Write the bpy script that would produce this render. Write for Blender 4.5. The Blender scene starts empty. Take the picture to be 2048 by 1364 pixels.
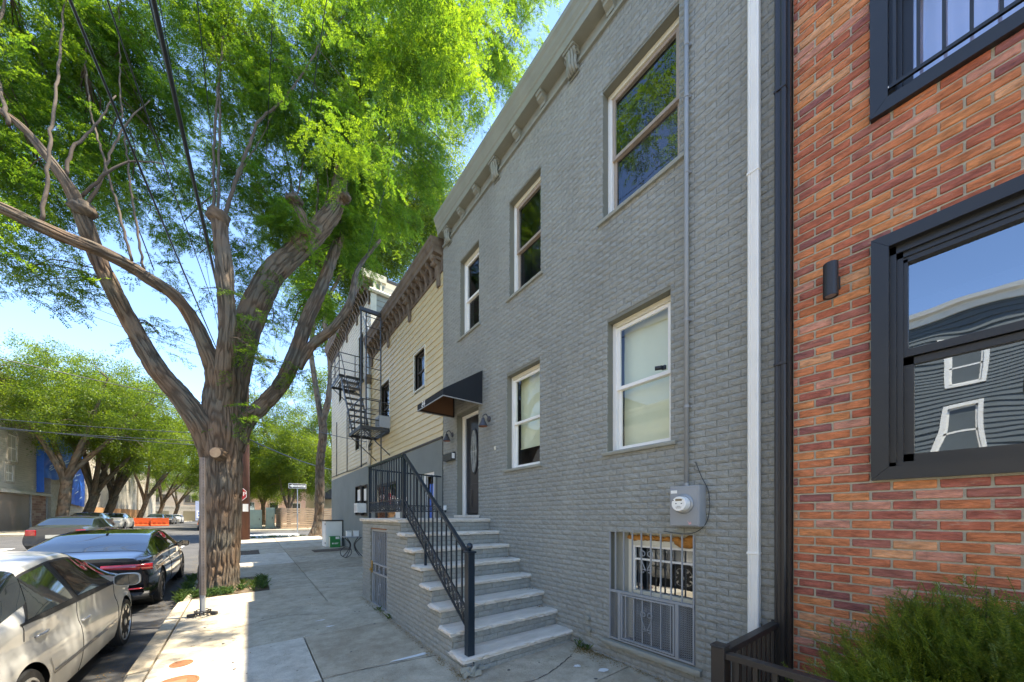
import bpy, math, random
import numpy as np
from mathutils import Vector, Matrix
random.seed(7); rng = np.random.default_rng(7)
C = bpy.context.scene.collection
SC = bpy.context.scene
# ------------------------------------------------------------------ camera
F = 705.0; VX = 493.0; VY = 1033.0; H = 1.67; D = 3.5
TH = math.atan((1024-VX)/F); c_ = math.cos(TH); s_ = math.sin(TH)
cam_d = bpy.data.cameras.new('camera'); cam = bpy.data.objects.new('camera', cam_d); C.objects.link(cam)
cam_d.sensor_width = 36; cam_d.lens = 36*F/2048; cam_d.shift_y = (VY-682)/2048
cam_d.clip_start = .05; cam_d.clip_end = 900
cam.location = (0, 0, H); cam.rotation_euler = (math.pi/2, 0, -TH)
SC.camera = cam
# ------------------------------------------------------------------ light
SUN = Vector((.40, -.15, 1.0)).normalized()
w = bpy.data.worlds.new('World'); SC.world = w; w.use_nodes = True
nt = w.node_tree; bg = nt.nodes['Background']
sky = nt.nodes.new('ShaderNodeTexSky'); sky.sky_type = 'NISHITA'; sky.sun_disc = False
sky.sun_elevation = math.asin(SUN.z); sky.sun_rotation = math.atan2(SUN.x, SUN.y)
sky.air_density = 1.0; sky.altitude = 2500; sky.dust_density = 0; sky.ozone_density = 1.8
nt.links.new(sky.outputs[0], bg.inputs[0]); bg.inputs[1].default_value = .13
sd = bpy.data.lights.new('sun', 'SUN'); sd.energy = 3.3; sd.angle = math.radians(.55); sd.color = (1, .90, .74)
so = bpy.data.objects.new('sun', sd); C.objects.link(so)
so.rotation_euler = SUN.to_track_quat('Z', 'Y').to_euler(); so.location = (5, -5, 30)
SC.view_settings.view_transform = 'Standard'; SC.view_settings.look = 'None'
SC.view_settings.exposure = 2.28; SC.view_settings.gamma = 1
SC.render.engine = 'CYCLES'
SC.cycles.max_bounces = 7; SC.cycles.transparent_max_bounces = 12
SC.cycles.diffuse_bounces = 4
# ------------------------------------------------------------------ helpers
def at(px, py, w):
    u = (px-1024)/F*w
    return np.array([u*c_+w*s_, -u*s_+w*c_, H+(VY-py)*w/F])
def proj(p):
    u = p[0]*c_-p[1]*s_; w = p[0]*s_+p[1]*c_
    return 1024+F*u/w, VY-F*(p[2]-H)/w, w
KERB = -1.05
def gz(x, y):
    yy = .025*(max(-8, min(34, y))-3.5)
    return yy + (-.02*(D-x) if x > KERB else -.092-.14)
def vn(P, seed=0):
    """smooth value noise, P (n,3) -> (n,) in -1..1"""
    P = np.asarray(P, float); I = np.floor(P).astype(np.int64); f = P-I; f = f*f*(3-2*f)
    def h(a):
        n = (a[:, 0]*374761393+a[:, 1]*668265263+a[:, 2]*2147483647+seed*974634777) & 0x7fffffff
        n = ((n ^ (n >> 13))*1274126177) & 0x7fffffff
        n = (n ^ (n >> 16)) & 0xffff
        return n/32767.5-1
    r = 0
    for dx in (0, 1):
        for dy in (0, 1):
            for dz in (0, 1):
                wgt = (f[:, 0] if dx else 1-f[:, 0])*(f[:, 1] if dy else 1-f[:, 1])*(f[:, 2] if dz else 1-f[:, 2])
                r = r+wgt*h(I+np.array([dx, dy, dz]))
    return r
def sheet(x, y0, y1, z0, z1):
    return MB().add([(x, y0, z0), (x, y0, z1), (x, y1, z1), (x, y1, z0)], [(0, 1, 2, 3)])
class MB:
    def __init__(s): s.v = []; s.f = []; s.n = 0; s.a = []
    def add(s, v, f, rnd=0.0):
        v = np.asarray(v, float).reshape(-1, 3)
        s.v.append(v); s.f += [tuple(i+s.n for i in q) for q in f]; s.a.append(np.full(len(v), rnd)); s.n += len(v); return s
    def box(s, a, b, R=None, o=None, rnd=0.0):
        x0, y0, z0 = a; x1, y1, z1 = b
        v = np.array([(x0,y0,z0),(x1,y0,z0),(x1,y1,z0),(x0,y1,z0),(x0,y0,z1),(x1,y0,z1),(x1,y1,z1),(x0,y1,z1)], float)
        if R is not None: v = v @ np.array(R).T
        if o is not None: v = v+np.array(o)
        return s.add(v, [(0,3,2,1),(4,5,6,7),(0,1,5,4),(1,2,6,5),(2,3,7,6),(3,0,4,7)], rnd)
    def cbox(s, c, d, **k):
        return s.box([c[i]-d[i]/2 for i in range(3)], [c[i]+d[i]/2 for i in range(3)], **k)
    def bar(s, p, q, w, h=None, up=(0, 0, 1), rnd=0.0):
        """square bar from p to q"""
        h = h or w; p = np.array(p, float); q = np.array(q, float); d = q-p; L = np.linalg.norm(d); d /= L
        u = np.array(up, float)
        if abs(d@u) > .95: u = np.array((1., 0, 0))
        a = np.cross(d, u); a /= np.linalg.norm(a); b = np.cross(a, d)
        R = np.array([a, d, b]).T
        return s.box((-w/2, 0, -h/2), (w/2, L, h/2), R=R, o=p, rnd=rnd)
    def tube(s, pts, r, n=8, caps=True, rnd=0.0):
        pts = np.array(pts, float); m = len(pts)
        r = np.broadcast_to(np.asarray(r, float), (m,))
        T = np.gradient(pts, axis=0); T /= np.linalg.norm(T, axis=1)[:, None]+1e-12
        u = np.array((0, 0, 1.)) if abs(T[0][2]) < .9 else np.array((1., 0, 0))
        a = np.cross(T[0], u); a /= np.linalg.norm(a); V = []
        th = np.arange(n)*2*math.pi/n
        for i in range(m):
            a = a-T[i]*(a@T[i]); a /= np.linalg.norm(a)+1e-12; b = np.cross(T[i], a)
            V.append(pts[i]+r[i]*(np.cos(th)[:, None]*a+np.sin(th)[:, None]*b))
        f = [(i*n+j, i*n+(j+1) % n, (i+1)*n+(j+1) % n, (i+1)*n+j) for i in range(m-1) for j in range(n)]
        if caps: f += [tuple(range(n-1, -1, -1)), tuple((m-1)*n+j for j in range(n))]
        return s.add(np.concatenate(V), f, rnd)
    def grid(s, P, flip=False, close=False, rnd=0.0):
        P = np.asarray(P, float); n, m = P.shape[:2]
        f = []
        for i in range(n-1):
            for j in range(m if close else m-1):
                k = (j+1) % m; q = (i*m+j, i*m+k, (i+1)*m+k, (i+1)*m+j); f.append(q[::-1] if flip else q)
        return s.add(P.reshape(-1, 3), f, rnd)
    def prism(s, poly, axis, a, b, rnd=0.0):
        """poly of 2-D points extruded along axis from a to b"""
        n = len(poly); V = []
        for t in (a, b):
            for p in poly:
                q = [0, 0, 0]; o = [i for i in range(3) if i != axis]; q[axis] = t; q[o[0]] = p[0]; q[o[1]] = p[1]; V.append(q)
        f = [tuple(range(n)), tuple(range(2*n-1, n-1, -1))]+[(j, n+j, n+(j+1) % n, (j+1) % n) for j in range(n)]
        return s.add(V, f, rnd)
    def lathe(s, c, prof, n=16, axis=2, rnd=0.0):
        V = []; o = [i for i in range(3) if i != axis]
        for r, z in prof:
            for k in range(n):
                q = [0, 0, 0]; q[axis] = c[axis]+z; q[o[0]] = c[o[0]]+r*math.cos(2*math.pi*k/n); q[o[1]] = c[o[1]]+r*math.sin(2*math.pi*k/n); V.append(q)
        m = len(prof)
        f = [(i*n+j, i*n+(j+1) % n, (i+1)*n+(j+1) % n, (i+1)*n+j) for i in range(m-1) for j in range(n)]
        f += [tuple(range(n-1, -1, -1)), tuple((m-1)*n+j for j in range(n))]
        return s.add(V, f, rnd)
    def mesh(s, name, mat, smooth=False, off=(0, 0, 0), fix=True):
        me = bpy.data.meshes.new(name); V = np.concatenate(s.v)-np.array(off)
        me.from_pydata(V.tolist(), [], s.f)
        if fix:
            import bmesh
            bm = bmesh.new(); bm.from_mesh(me); bmesh.ops.recalc_face_normals(bm, faces=bm.faces); bm.to_mesh(me); bm.free()
        at_ = me.attributes.new('rnd', 'FLOAT', 'POINT'); at_.data.foreach_set('value', np.concatenate(s.a).astype(np.float32))
        if mat: me.materials.append(mat)
        if smooth: me.polygons.foreach_set('use_smooth', [True]*len(me.polygons))
        me.update(); return me
    def build(s, name, mat, parent=None, smooth=False, local=False, fix=True, bevel=0):
        off = (0, 0, 0)
        if parent is not None and not local: off = wloc(parent)
        me = s.mesh(name, mat, smooth, off, fix)
        o = bpy.data.objects.new(name, me); C.objects.link(o); o.parent = parent
        if bevel:
            m = o.modifiers.new('b', 'BEVEL'); m.width = bevel; m.segments = 2; m.limit_method = 'ANGLE'
            m.harden_normals = False
        return o
def wloc(o):
    v = np.zeros(3)
    while o is not None: v += np.array(o.location); o = o.parent
    return v
def tag(o, label=None, cat=None, group=None, kind=None):
    if label: o['label'] = label
    if cat: o['category'] = cat
    if group: o['group'] = group
    if kind: o['kind'] = kind
    return o
def thing(name, label, cat, loc=(0, 0, 0), rz=0, group=None):
    o = bpy.data.objects.new(name, None); C.objects.link(o); o.location = loc; o.rotation_euler = (0, 0, rz)
    o.empty_display_size = .2
    return tag(o, label, cat, group)
def copy_tree(o, parent=None):
    n = o.copy(); C.objects.link(n); n.parent = parent
    for ch in list(o.children): copy_tree(ch, n)
    return n
def spline(pts, step=.05):
    """Catmull-Rom through rows (x,y,z,r...)"""
    P = np.array(pts, float); P = np.vstack([2*P[0]-P[1], P, 2*P[-1]-P[-2]]); out = []
    for i in range(1, len(P)-2):
        n = max(2, int(np.linalg.norm(P[i+1][:3]-P[i][:3])/step))
        for k in range(n):
            t = k/n; a, b, c, d = P[i-1:i+3]
            out.append(.5*((2*b)+(-a+c)*t+(2*a-5*b+4*c-d)*t*t+(-a+3*b-3*c+d)*t**3))
    out.append(P[-2]); return np.array(out)
# ------------------------------------------------------------------ materials
def mat(name, col, rough=.7, metal=0.0, spec=.5, bump=0.0, bscale=30, var=0.0, vscale=3, col2=None, detail=4, coat=0, stretch=None, alpha=None):
    m = bpy.data.materials.new(name); m.use_nodes = True; n = m.node_tree; b = n.nodes['Principled BSDF']
    b.inputs['Base Color'].default_value = (*col, 1); b.inputs['Roughness'].default_value = rough
    b.inputs['Metallic'].default_value = metal; b.inputs['Specular IOR Level'].default_value = spec
    if coat: b.inputs['Coat Weight'].default_value = coat; b.inputs['Coat Roughness'].default_value = .02
    if var or bump or col2:
        tc = n.nodes.new('ShaderNodeTexCoord'); mp = n.nodes.new('ShaderNodeMapping')
        g = n.nodes.new('ShaderNodeNewGeometry'); n.links.new(g.outputs['Position'], mp.inputs[0])
        if stretch: mp.inputs['Scale'].default_value = stretch
    if var or col2:
        t = n.nodes.new('ShaderNodeTexNoise'); t.inputs['Scale'].default_value = vscale; t.inputs['Detail'].default_value = detail+3
        t.inputs['Roughness'].default_value = .65
        n.links.new(mp.outputs[0], t.inputs['Vector'])
        r = n.nodes.new('ShaderNodeValToRGB'); r.color_ramp.elements[0].position = .3; r.color_ramp.elements[1].position = .7
        if col2: ca, cb = col, col2
        else: ca = tuple(x*(1-var) for x in col); cb = tuple(min(1, x*(1+var)) for x in col)
        r.color_ramp.elements[0].color = (*ca, 1); r.color_ramp.elements[1].color = (*cb, 1)
        n.links.new(t.outputs['Fac'], r.inputs[0]); n.links.new(r.outputs[0], b.inputs['Base Color'])
    if bump:
        t2 = n.nodes.new('ShaderNodeTexNoise'); t2.inputs['Scale'].default_value = bscale; t2.inputs['Detail'].default_value = detail
        n.links.new(mp.outputs[0], t2.inputs['Vector'])
        bp = n.nodes.new('ShaderNodeBump'); bp.inputs['Strength'].default_value = min(1, bump); bp.inputs['Distance'].default_value = .02*max(1, bump)
        n.links.new(t2.outputs['Fac'], bp.inputs['Height']); n.links.new(bp.outputs[0], b.inputs['Normal'])
    return m
def glass_mat(name, r0=.08, tint=(1, 1, 1), wave=.0, trans=(1, 1, 1)):
    m = bpy.data.materials.new(name); m.use_nodes = True; n = m.node_tree; n.nodes.clear(); N = n.nodes.new; L = n.links.new
    o = N('ShaderNodeOutputMaterial'); mx = N('ShaderNodeMixShader'); ge = N('ShaderNodeNewGeometry')
    dt = N('ShaderNodeVectorMath'); dt.operation = 'DOT_PRODUCT'; L(ge.outputs['Incoming'], dt.inputs[0]); L(ge.outputs['Normal'], dt.inputs[1])
    ab = N('ShaderNodeMath'); ab.operation = 'ABSOLUTE'; L(dt.outputs['Value'], ab.inputs[0])
    su = N('ShaderNodeMath'); su.operation = 'SUBTRACT'; su.inputs[0].default_value = 1; L(ab.outputs[0], su.inputs[1])
    pw = N('ShaderNodeMath'); pw.operation = 'POWER'; L(su.outputs[0], pw.inputs[0]); pw.inputs[1].default_value = 5
    ma = N('ShaderNodeMath'); ma.operation = 'MULTIPLY_ADD'; L(pw.outputs[0], ma.inputs[0]); ma.inputs[1].default_value = 1-r0; ma.inputs[2].default_value = r0
    t = N('ShaderNodeBsdfTransparent'); t.inputs[0].default_value = (*trans, 1); g = N('ShaderNodeBsdfGlossy'); g.inputs['Roughness'].default_value = .01; g.inputs[0].default_value = (*tint, 1)
    L(ma.outputs[0], mx.inputs[0]); L(t.outputs[0], mx.inputs[1]); L(g.outputs[0], mx.inputs[2]); L(mx.outputs[0], o.inputs[0])
    if wave:
        ns = N('ShaderNodeTexNoise'); ns.inputs['Scale'].default_value = 2.2; ns.inputs['Detail'].default_value = .5
        L(ge.outputs['Position'], ns.inputs['Vector']); bp = N('ShaderNodeBump'); bp.inputs['Strength'].default_value = 1; bp.inputs['Distance'].default_value = wave
        L(ns.outputs['Fac'], bp.inputs['Height']); L(bp.outputs[0], g.inputs['Normal'])
    return m
def brick_mat(name, cols, mott=.25, bump=.5, bscale=60, speck=None, rough=.85, sx=(1, 1, 1), big=0):
    """one colour per brick from (rnd attribute + object random)"""
    m = bpy.data.materials.new(name); m.use_nodes = True; n = m.node_tree; b = n.nodes['Principled BSDF']; b.inputs['Roughness'].default_value = rough
    b.inputs['Specular IOR Level'].default_value = .3
    a = n.nodes.new('ShaderNodeAttribute'); a.attribute_name = 'rnd'; oi = n.nodes.new('ShaderNodeObjectInfo')
    ad = n.nodes.new('ShaderNodeMath'); ad.operation = 'ADD'; fr = n.nodes.new('ShaderNodeMath'); fr.operation = 'FRACT'
    n.links.new(a.outputs['Fac'], ad.inputs[0]); n.links.new(oi.outputs['Random'], ad.inputs[1]); n.links.new(ad.outputs[0], fr.inputs[0])
    r = n.nodes.new('ShaderNodeValToRGB'); r.color_ramp.interpolation = 'CONSTANT'
    el = r.color_ramp.elements
    while len(el) < len(cols): el.new(.5)
    for i, (p, cc) in enumerate(cols): el[i].position = p; el[i].color = (*cc, 1)
    n.links.new(fr.outputs[0], r.inputs[0])
    g = n.nodes.new('ShaderNodeNewGeometry'); mp = n.nodes.new('ShaderNodeMapping'); mp.inputs['Scale'].default_value = sx; n.links.new(g.outputs['Position'], mp.inputs[0])
    t = n.nodes.new('ShaderNodeTexNoise'); t.inputs['Scale'].default_value = 22; t.inputs['Detail'].default_value = 8; t.inputs['Roughness'].default_value = .7; n.links.new(mp.outputs[0], t.inputs['Vector'])
    mr = n.nodes.new('ShaderNodeMapRange'); mr.inputs[1].default_value = .3; mr.inputs[2].default_value = .7; mr.inputs[3].default_value = 1-mott; mr.inputs[4].default_value = 1+mott; n.links.new(t.outputs['Fac'], mr.inputs[0])
    mx = n.nodes.new('ShaderNodeMix'); mx.data_type = 'RGBA'; mx.blend_type = 'MULTIPLY'; mx.inputs[0].default_value = 1
    n.links.new(r.outputs[0], mx.inputs[6]); n.links.new(mr.outputs[0], mx.inputs[7]); out = mx.outputs[2]
    if speck:
        t3 = n.nodes.new('ShaderNodeTexNoise'); t3.inputs['Scale'].default_value = 9; t3.inputs['Detail'].default_value = 9; t3.inputs['Roughness'].default_value = .75; n.links.new(mp.outputs[0], t3.inputs['Vector'])
        r3 = n.nodes.new('ShaderNodeValToRGB'); r3.color_ramp.elements[0].position = .58; r3.color_ramp.elements[1].position = .66
        r3.color_ramp.elements[0].color = (0, 0, 0, 1); r3.color_ramp.elements[1].color = (.6, .6, .6, 1); n.links.new(t3.outputs['Fac'], r3.inputs[0])
        m3 = n.nodes.new('ShaderNodeMix'); m3.data_type = 'RGBA'; n.links.new(r3.outputs[0], m3.inputs[0]); n.links.new(out, m3.inputs[6]); m3.inputs[7].default_value = (*speck, 1); out = m3.outputs[2]
    if big:
        t5 = n.nodes.new('ShaderNodeTexNoise'); t5.inputs['Scale'].default_value = 1.1; t5.inputs['Detail'].default_value = 7; t5.inputs['Roughness'].default_value = .6
        mp5 = n.nodes.new('ShaderNodeMapping'); mp5.inputs['Scale'].default_value = (1, 1.3, .45); n.links.new(g.outputs['Position'], mp5.inputs[0]); n.links.new(mp5.outputs[0], t5.inputs['Vector'])
        m5 = n.nodes.new('ShaderNodeMapRange'); m5.inputs[1].default_value = .3; m5.inputs[2].default_value = .7; m5.inputs[3].default_value = 1-big*1.6; m5.inputs[4].default_value = 1+big; n.links.new(t5.outputs['Fac'], m5.inputs[0])
        x5 = n.nodes.new('ShaderNodeMix'); x5.data_type = 'RGBA'; x5.blend_type = 'MULTIPLY'; x5.inputs[0].default_value = 1; n.links.new(out, x5.inputs[6]); n.links.new(m5.outputs[0], x5.inputs[7]); out = x5.outputs[2]
    n.links.new(out, b.inputs['Base Color'])
    t2 = n.nodes.new('ShaderNodeTexNoise'); t2.inputs['Scale'].default_value = bscale; t2.inputs['Detail'].default_value = 5; n.links.new(mp.outputs[0], t2.inputs['Vector'])
    bp = n.nodes.new('ShaderNodeBump'); bp.inputs['Strength'].default_value = bump; bp.inputs['Distance'].default_value = .012; n.links.new(t2.outputs['Fac'], bp.inputs['Height']); n.links.new(bp.outputs[0], b.inputs['Normal'])
    return m
def leaf_mat(name, d, t, mix=.55, hue=.12):
    m = bpy.data.materials.new(name); m.use_nodes = True; n = m.node_tree; n.nodes.clear()
    o = n.nodes.new('ShaderNodeOutputMaterial'); mx = n.nodes.new('ShaderNodeMixShader'); mx.inputs[0].default_value = mix
    df = n.nodes.new('ShaderNodeBsdfDiffuse'); tr = n.nodes.new('ShaderNodeBsdfTranslucent')
    oi = n.nodes.new('ShaderNodeObjectInfo'); a = n.nodes.new('ShaderNodeAttribute'); a.attribute_name = 'rnd'
    g = n.nodes.new('ShaderNodeNewGeometry'); ns = n.nodes.new('ShaderNodeTexNoise'); ns.inputs['Scale'].default_value = .9; n.links.new(g.outputs['Position'], ns.inputs['Vector'])
    ad = n.nodes.new('ShaderNodeMath'); ad.operation = 'ADD'; n.links.new(ns.outputs['Fac'], ad.inputs[0]); n.links.new(a.outputs['Fac'], ad.inputs[1])
    for node, col in ((df, d), (tr, t)):
        r = n.nodes.new('ShaderNodeValToRGB'); r.color_ramp.elements[0].position = .35; r.color_ramp.elements[1].position = 1.25/1.6
        r.color_ramp.elements[0].color = (col[0]*.48, col[1]*.60, col[2]*.8, 1); r.color_ramp.elements[1].color = (min(1, col[0]*1.38), col[1]*1.22, col[2]*.9, 1)
        sc = n.nodes.new('ShaderNodeMath'); sc.operation = 'MULTIPLY'; sc.inputs[1].default_value = .66; n.links.new(ad.outputs[0], sc.inputs[0])
        n.links.new(sc.outputs[0], r.inputs[0]); n.links.new(r.outputs[0], node.inputs[0])
    n.links.new(df.outputs[0], mx.inputs[1]); n.links.new(tr.outputs[0], mx.inputs[2])
    gl = n.nodes.new('ShaderNodeBsdfGlossy'); gl.inputs['Roughness'].default_value = .45; gl.inputs[0].default_value = (.6, .7, .6, 1)
    m2 = n.nodes.new('ShaderNodeMixShader'); m2.inputs[0].default_value = .035; n.links.new(mx.outputs[0], m2.inputs[1]); n.links.new(gl.outputs[0], m2.inputs[2])
    n.links.new(m2.outputs[0], o.inputs[0]); return m
M = {}
gcols = [(0, (.322, .322, .282)), (.25, (.332, .333, .292)), (.5, (.312, .313, .274)), (.75, (.325, .326, .285))]
M['gbrick'] = brick_mat('painted_grey_brick', gcols, mott=.14, bump=1.0, bscale=85, big=.09)
M['gmortar'] = mat('painted_grey_joint', (.20, .195, .15), .9, bump=.4, bscale=60)
rc = [(0, (.55, .185, .075)), (.16, (.62, .24, .09)), (.27, (.45, .135, .07)), (.40, (.58, .205, .085)), (.52, (.36, .13, .09)), (.60, (.58, .26, .17)), (.70, (.50, .16, .075)), (.80, (.40, .125, .08)), (.92, (.64, .31, .15)), (.96, (.30, .11, .09))]
M['rbrick'] = brick_mat('red_facing_brick', rc, mott=.5, bump=1.0, bscale=55, big=.10, speck=(.60, .42, .28), sx=(1, .45, 1.6))
M['rmortar'] = mat('pale_grey_mortar', (.46, .42, .31), .95, bump=.5, bscale=120, var=.12, vscale=20)
M['gpaint'] = mat('grey_paint', (.30, .298, .245), .6, bump=.15, bscale=12, var=.08)
M['cornice'] = mat('grey_green_cornice_paint', (.265, .262, .21), .55, bump=.15, bscale=10, var=.10)
M['gmetal'] = mat('grey_painted_metal', (.29, .30, .30), .45, bump=.05, bscale=20, var=.06)
M['white'] = mat('white_vinyl', (.86, .83, .75), .4, bump=.04, bscale=15, var=.04)
M['cream'] = mat('cream_vinyl', (.68, .63, .48), .45, var=.08)
M['taupe'] = mat('taupe_sash', (.36, .29, .22), .45, var=.08)
M['blind'] = mat('cream_roller_shade', (.62, .66, .44), .9, var=.05, vscale=1.5, bump=.1, bscale=4)
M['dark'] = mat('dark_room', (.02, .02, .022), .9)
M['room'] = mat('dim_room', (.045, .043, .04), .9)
M['glass'] = glass_mat('window_glass', .07, wave=.002)
M['glass2'] = glass_mat('big_window_glass', .30, tint=(.85, .92, 1), wave=.0045)
M['black'] = mat('black_painted_metal', (.018, .024, .03), .35, var=.15, bump=.05)
M['rail'] = mat('blue_black_railing_paint', (.012, .022, .032), .3, var=.2, bump=.06, bscale=40)
M['bronze'] = mat('black_bronze_aluminium', (.026, .022, .019), .42, var=.1)
M['winblk'] = mat('black_window_frame', (.024, .024, .024), .38, var=.12)
M['awn'] = mat('black_awning_canvas', (.008, .010, .012), .8, bump=.2, bscale=200)
M['awnin'] = mat('brown_awning_underside', (.20, .105, .055), .8, bump=.1)
M['alu'] = mat('bare_aluminium_edge', (.45, .43, .40), .4, metal=.4)
M['stone'] = mat('limestone_tread', (.58, .51, .41), .85, bump=.8, bscale=28, col2=(.76, .69, .58), vscale=6, detail=6, stretch=(.5, 1.6, 2))
M['sidingy'] = mat('yellow_vinyl_siding', (.62, .50, .27), .5, bump=.08, bscale=6, var=.06, vscale=2)
M['sidingw'] = mat('pale_vinyl_siding', (.66, .57, .40), .5, bump=.08, bscale=6, var=.08, vscale=1.2)
M['brownc'] = mat('weathered_brown_cornice', (.10, .065, .04), .8, bump=.5, bscale=18, col2=(.22, .17, .12), vscale=5)
M['stucco'] = mat('grey_stucco', (.20, .215, .195), .9, bump=.5, bscale=60, var=.08, vscale=1.5)
M['iron'] = mat('fire_escape_iron', (.018, .022, .024), .5, bump=.2, bscale=40, col2=(.05, .042, .035), vscale=7)
M['asph'] = mat('asphalt', (.055, .055, .056), .9, bump=.7, bscale=160, col2=(.10, .098, .094), vscale=1.2, detail=9)
M['paint'] = mat('worn_road_paint', (.72, .72, .68), .7, var=.12, vscale=8, bump=.2)
M['soil'] = mat('soil', (.07, .05, .032), 1, bump=1, bscale=40, col2=(.16, .12, .08), vscale=8)
M['earth'] = mat('earth_subbase', (.045, .04, .034), 1, bump=.6, bscale=30)
M['rust'] = mat('rusty_cast_iron', (.19, .075, .03), .8, bump=.6, bscale=90, col2=(.30, .13, .05), vscale=14)
M['galv'] = mat('galvanised_steel', (.33, .34, .34), .45, metal=.6, bump=.1, bscale=60, var=.15, vscale=8)
M['post'] = mat('weathered_sign_post', (.20, .15, .11), .55, metal=.3, col2=(.26, .22, .19), vscale=7, bump=.15)
M['bark'] = None
def conc(name, a, b, crack=.0):
    m = mat(name, a, .9, bump=.45, bscale=90, col2=b, vscale=1.3, detail=9); n = m.node_tree; bs = n.nodes['Principled BSDF']
    src = bs.inputs['Base Color'].links[0].from_socket
    g = n.nodes.new('ShaderNodeNewGeometry')
    t = n.nodes.new('ShaderNodeTexNoise'); t.inputs['Scale'].default_value = 55; t.inputs['Detail'].default_value = 3; n.links.new(g.outputs['Position'], t.inputs['Vector'])
    r = n.nodes.new('ShaderNodeValToRGB'); r.color_ramp.elements[0].position = .27; r.color_ramp.elements[1].position = .36; r.color_ramp.elements[0].color = (.55, .53, .5, 1); r.color_ramp.elements[1].color = (1.06, 1.05, 1.03, 1)
    n.links.new(t.outputs['Fac'], r.inputs[0]); mx = n.nodes.new('ShaderNodeMix'); mx.data_type = 'RGBA'; mx.blend_type = 'MULTIPLY'; mx.inputs[0].default_value = 1
    n.links.new(src, mx.inputs[6]); n.links.new(r.outputs[0], mx.inputs[7])
    t4 = n.nodes.new('ShaderNodeTexNoise'); t4.inputs['Scale'].default_value = 3.5; t4.inputs['Detail'].default_value = 12; t4.inputs['Roughness'].default_value = .8; n.links.new(g.outputs['Position'], t4.inputs['Vector'])
    r4 = n.nodes.new('ShaderNodeValToRGB'); r4.color_ramp.elements[0].position = .36; r4.color_ramp.elements[1].position = .6; r4.color_ramp.elements[0].color = (.74, .715, .67, 1); r4.color_ramp.elements[1].color = (1.15, 1.14, 1.12, 1)
    n.links.new(t4.outputs['Fac'], r4.inputs[0]); m4 = n.nodes.new('ShaderNodeMix'); m4.data_type = 'RGBA'; m4.blend_type = 'MULTIPLY'; m4.inputs[0].default_value = 1
    n.links.new(mx.outputs[2], m4.inputs[6]); n.links.new(r4.outputs[0], m4.inputs[7]); n.links.new(m4.outputs[2], bs.inputs['Base Color']); return m
M['conc'] = conc('old_concrete', (.36, .315, .235), (.49, .435, .335))
M['conc2'] = conc('brown_concrete', (.31, .262, .187), (.46, .40, .30))
M['concl'] = conc('new_pale_concrete', (.50, .455, .375), (.57, .525, .44))
def bark_mat():
    m = bpy.data.materials.new('furrowed_bark'); m.use_nodes = True; n = m.node_tree; b = n.nodes['Principled BSDF']; b.inputs['Roughness'].default_value = .95; b.inputs['Specular IOR Level'].default_value = .2
    a = n.nodes.new('ShaderNodeAttribute'); a.attribute_name = 'rnd'
    g = n.nodes.new('ShaderNodeNewGeometry'); t = n.nodes.new('ShaderNodeTexNoise'); t.inputs['Scale'].default_value = 2.2; t.inputs['Detail'].default_value = 6; n.links.new(g.outputs['Position'], t.inputs['Vector'])
    r = n.nodes.new('ShaderNodeValToRGB'); e = r.color_ramp.elements; e[0].position = .36; e[0].color = (.125, .110, .085, 1); e[1].position = .74; e[1].color = (.185, .118, .072, 1); n.links.new(t.outputs['Fac'], r.inputs[0])
    r2 = n.nodes.new('ShaderNodeValToRGB'); e = r2.color_ramp.elements; e[0].position = .25; e[0].color = (.66, .63, .61, 1); e[1].position = .8; e[1].color = (1.25, 1.23, 1.2, 1); n.links.new(a.outputs['Fac'], r2.inputs[0])
    mx = n.nodes.new('ShaderNodeMix'); mx.data_type = 'RGBA'; mx.blend_type = 'MULTIPLY'; mx.inputs[0].default_value = 1; n.links.new(r.outputs[0], mx.inputs[6]); n.links.new(r2.outputs[0], mx.inputs[7]); n.links.new(mx.outputs[2], b.inputs['Base Color'])
    t2 = n.nodes.new('ShaderNodeTexNoise'); t2.inputs['Scale'].default_value = 38; t2.inputs['Detail'].default_value = 8; mq = n.nodes.new('ShaderNodeMapping'); mq.inputs['Scale'].default_value = (1, 1, .28); n.links.new(g.outputs['Position'], mq.inputs[0]); n.links.new(mq.outputs[0], t2.inputs['Vector'])
    bp = n.nodes.new('ShaderNodeBump'); bp.inputs['Strength'].default_value = .8; bp.inputs['Distance'].default_value = .02; n.links.new(t2.outputs['Fac'], bp.inputs['Height']); n.links.new(bp.outputs[0], b.inputs['Normal']); return m
M['bark'] = bark_mat()
M['twig'] = mat('twig_bark', (.095, .07, .048), .9, var=.25, vscale=6)
M['cutwood'] = mat('cut_wood', (.55, .36, .20), .8, col2=(.42, .25, .13), vscale=18, bump=.2)
M['leaf'] = leaf_mat('locust_leaf', (.06, .11, .014), (.27, .44, .018), .58)
M['leafb'] = leaf_mat('far_leaf', (.09, .12, .014), (.32, .45, .02), .5)
M['leafd'] = leaf_mat('yew_needle', (.16, .20, .028), (.36, .50, .04), .45)
M['grass'] = leaf_mat('weed_leaf', (.07, .12, .03), (.2, .3, .05), .4)
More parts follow.
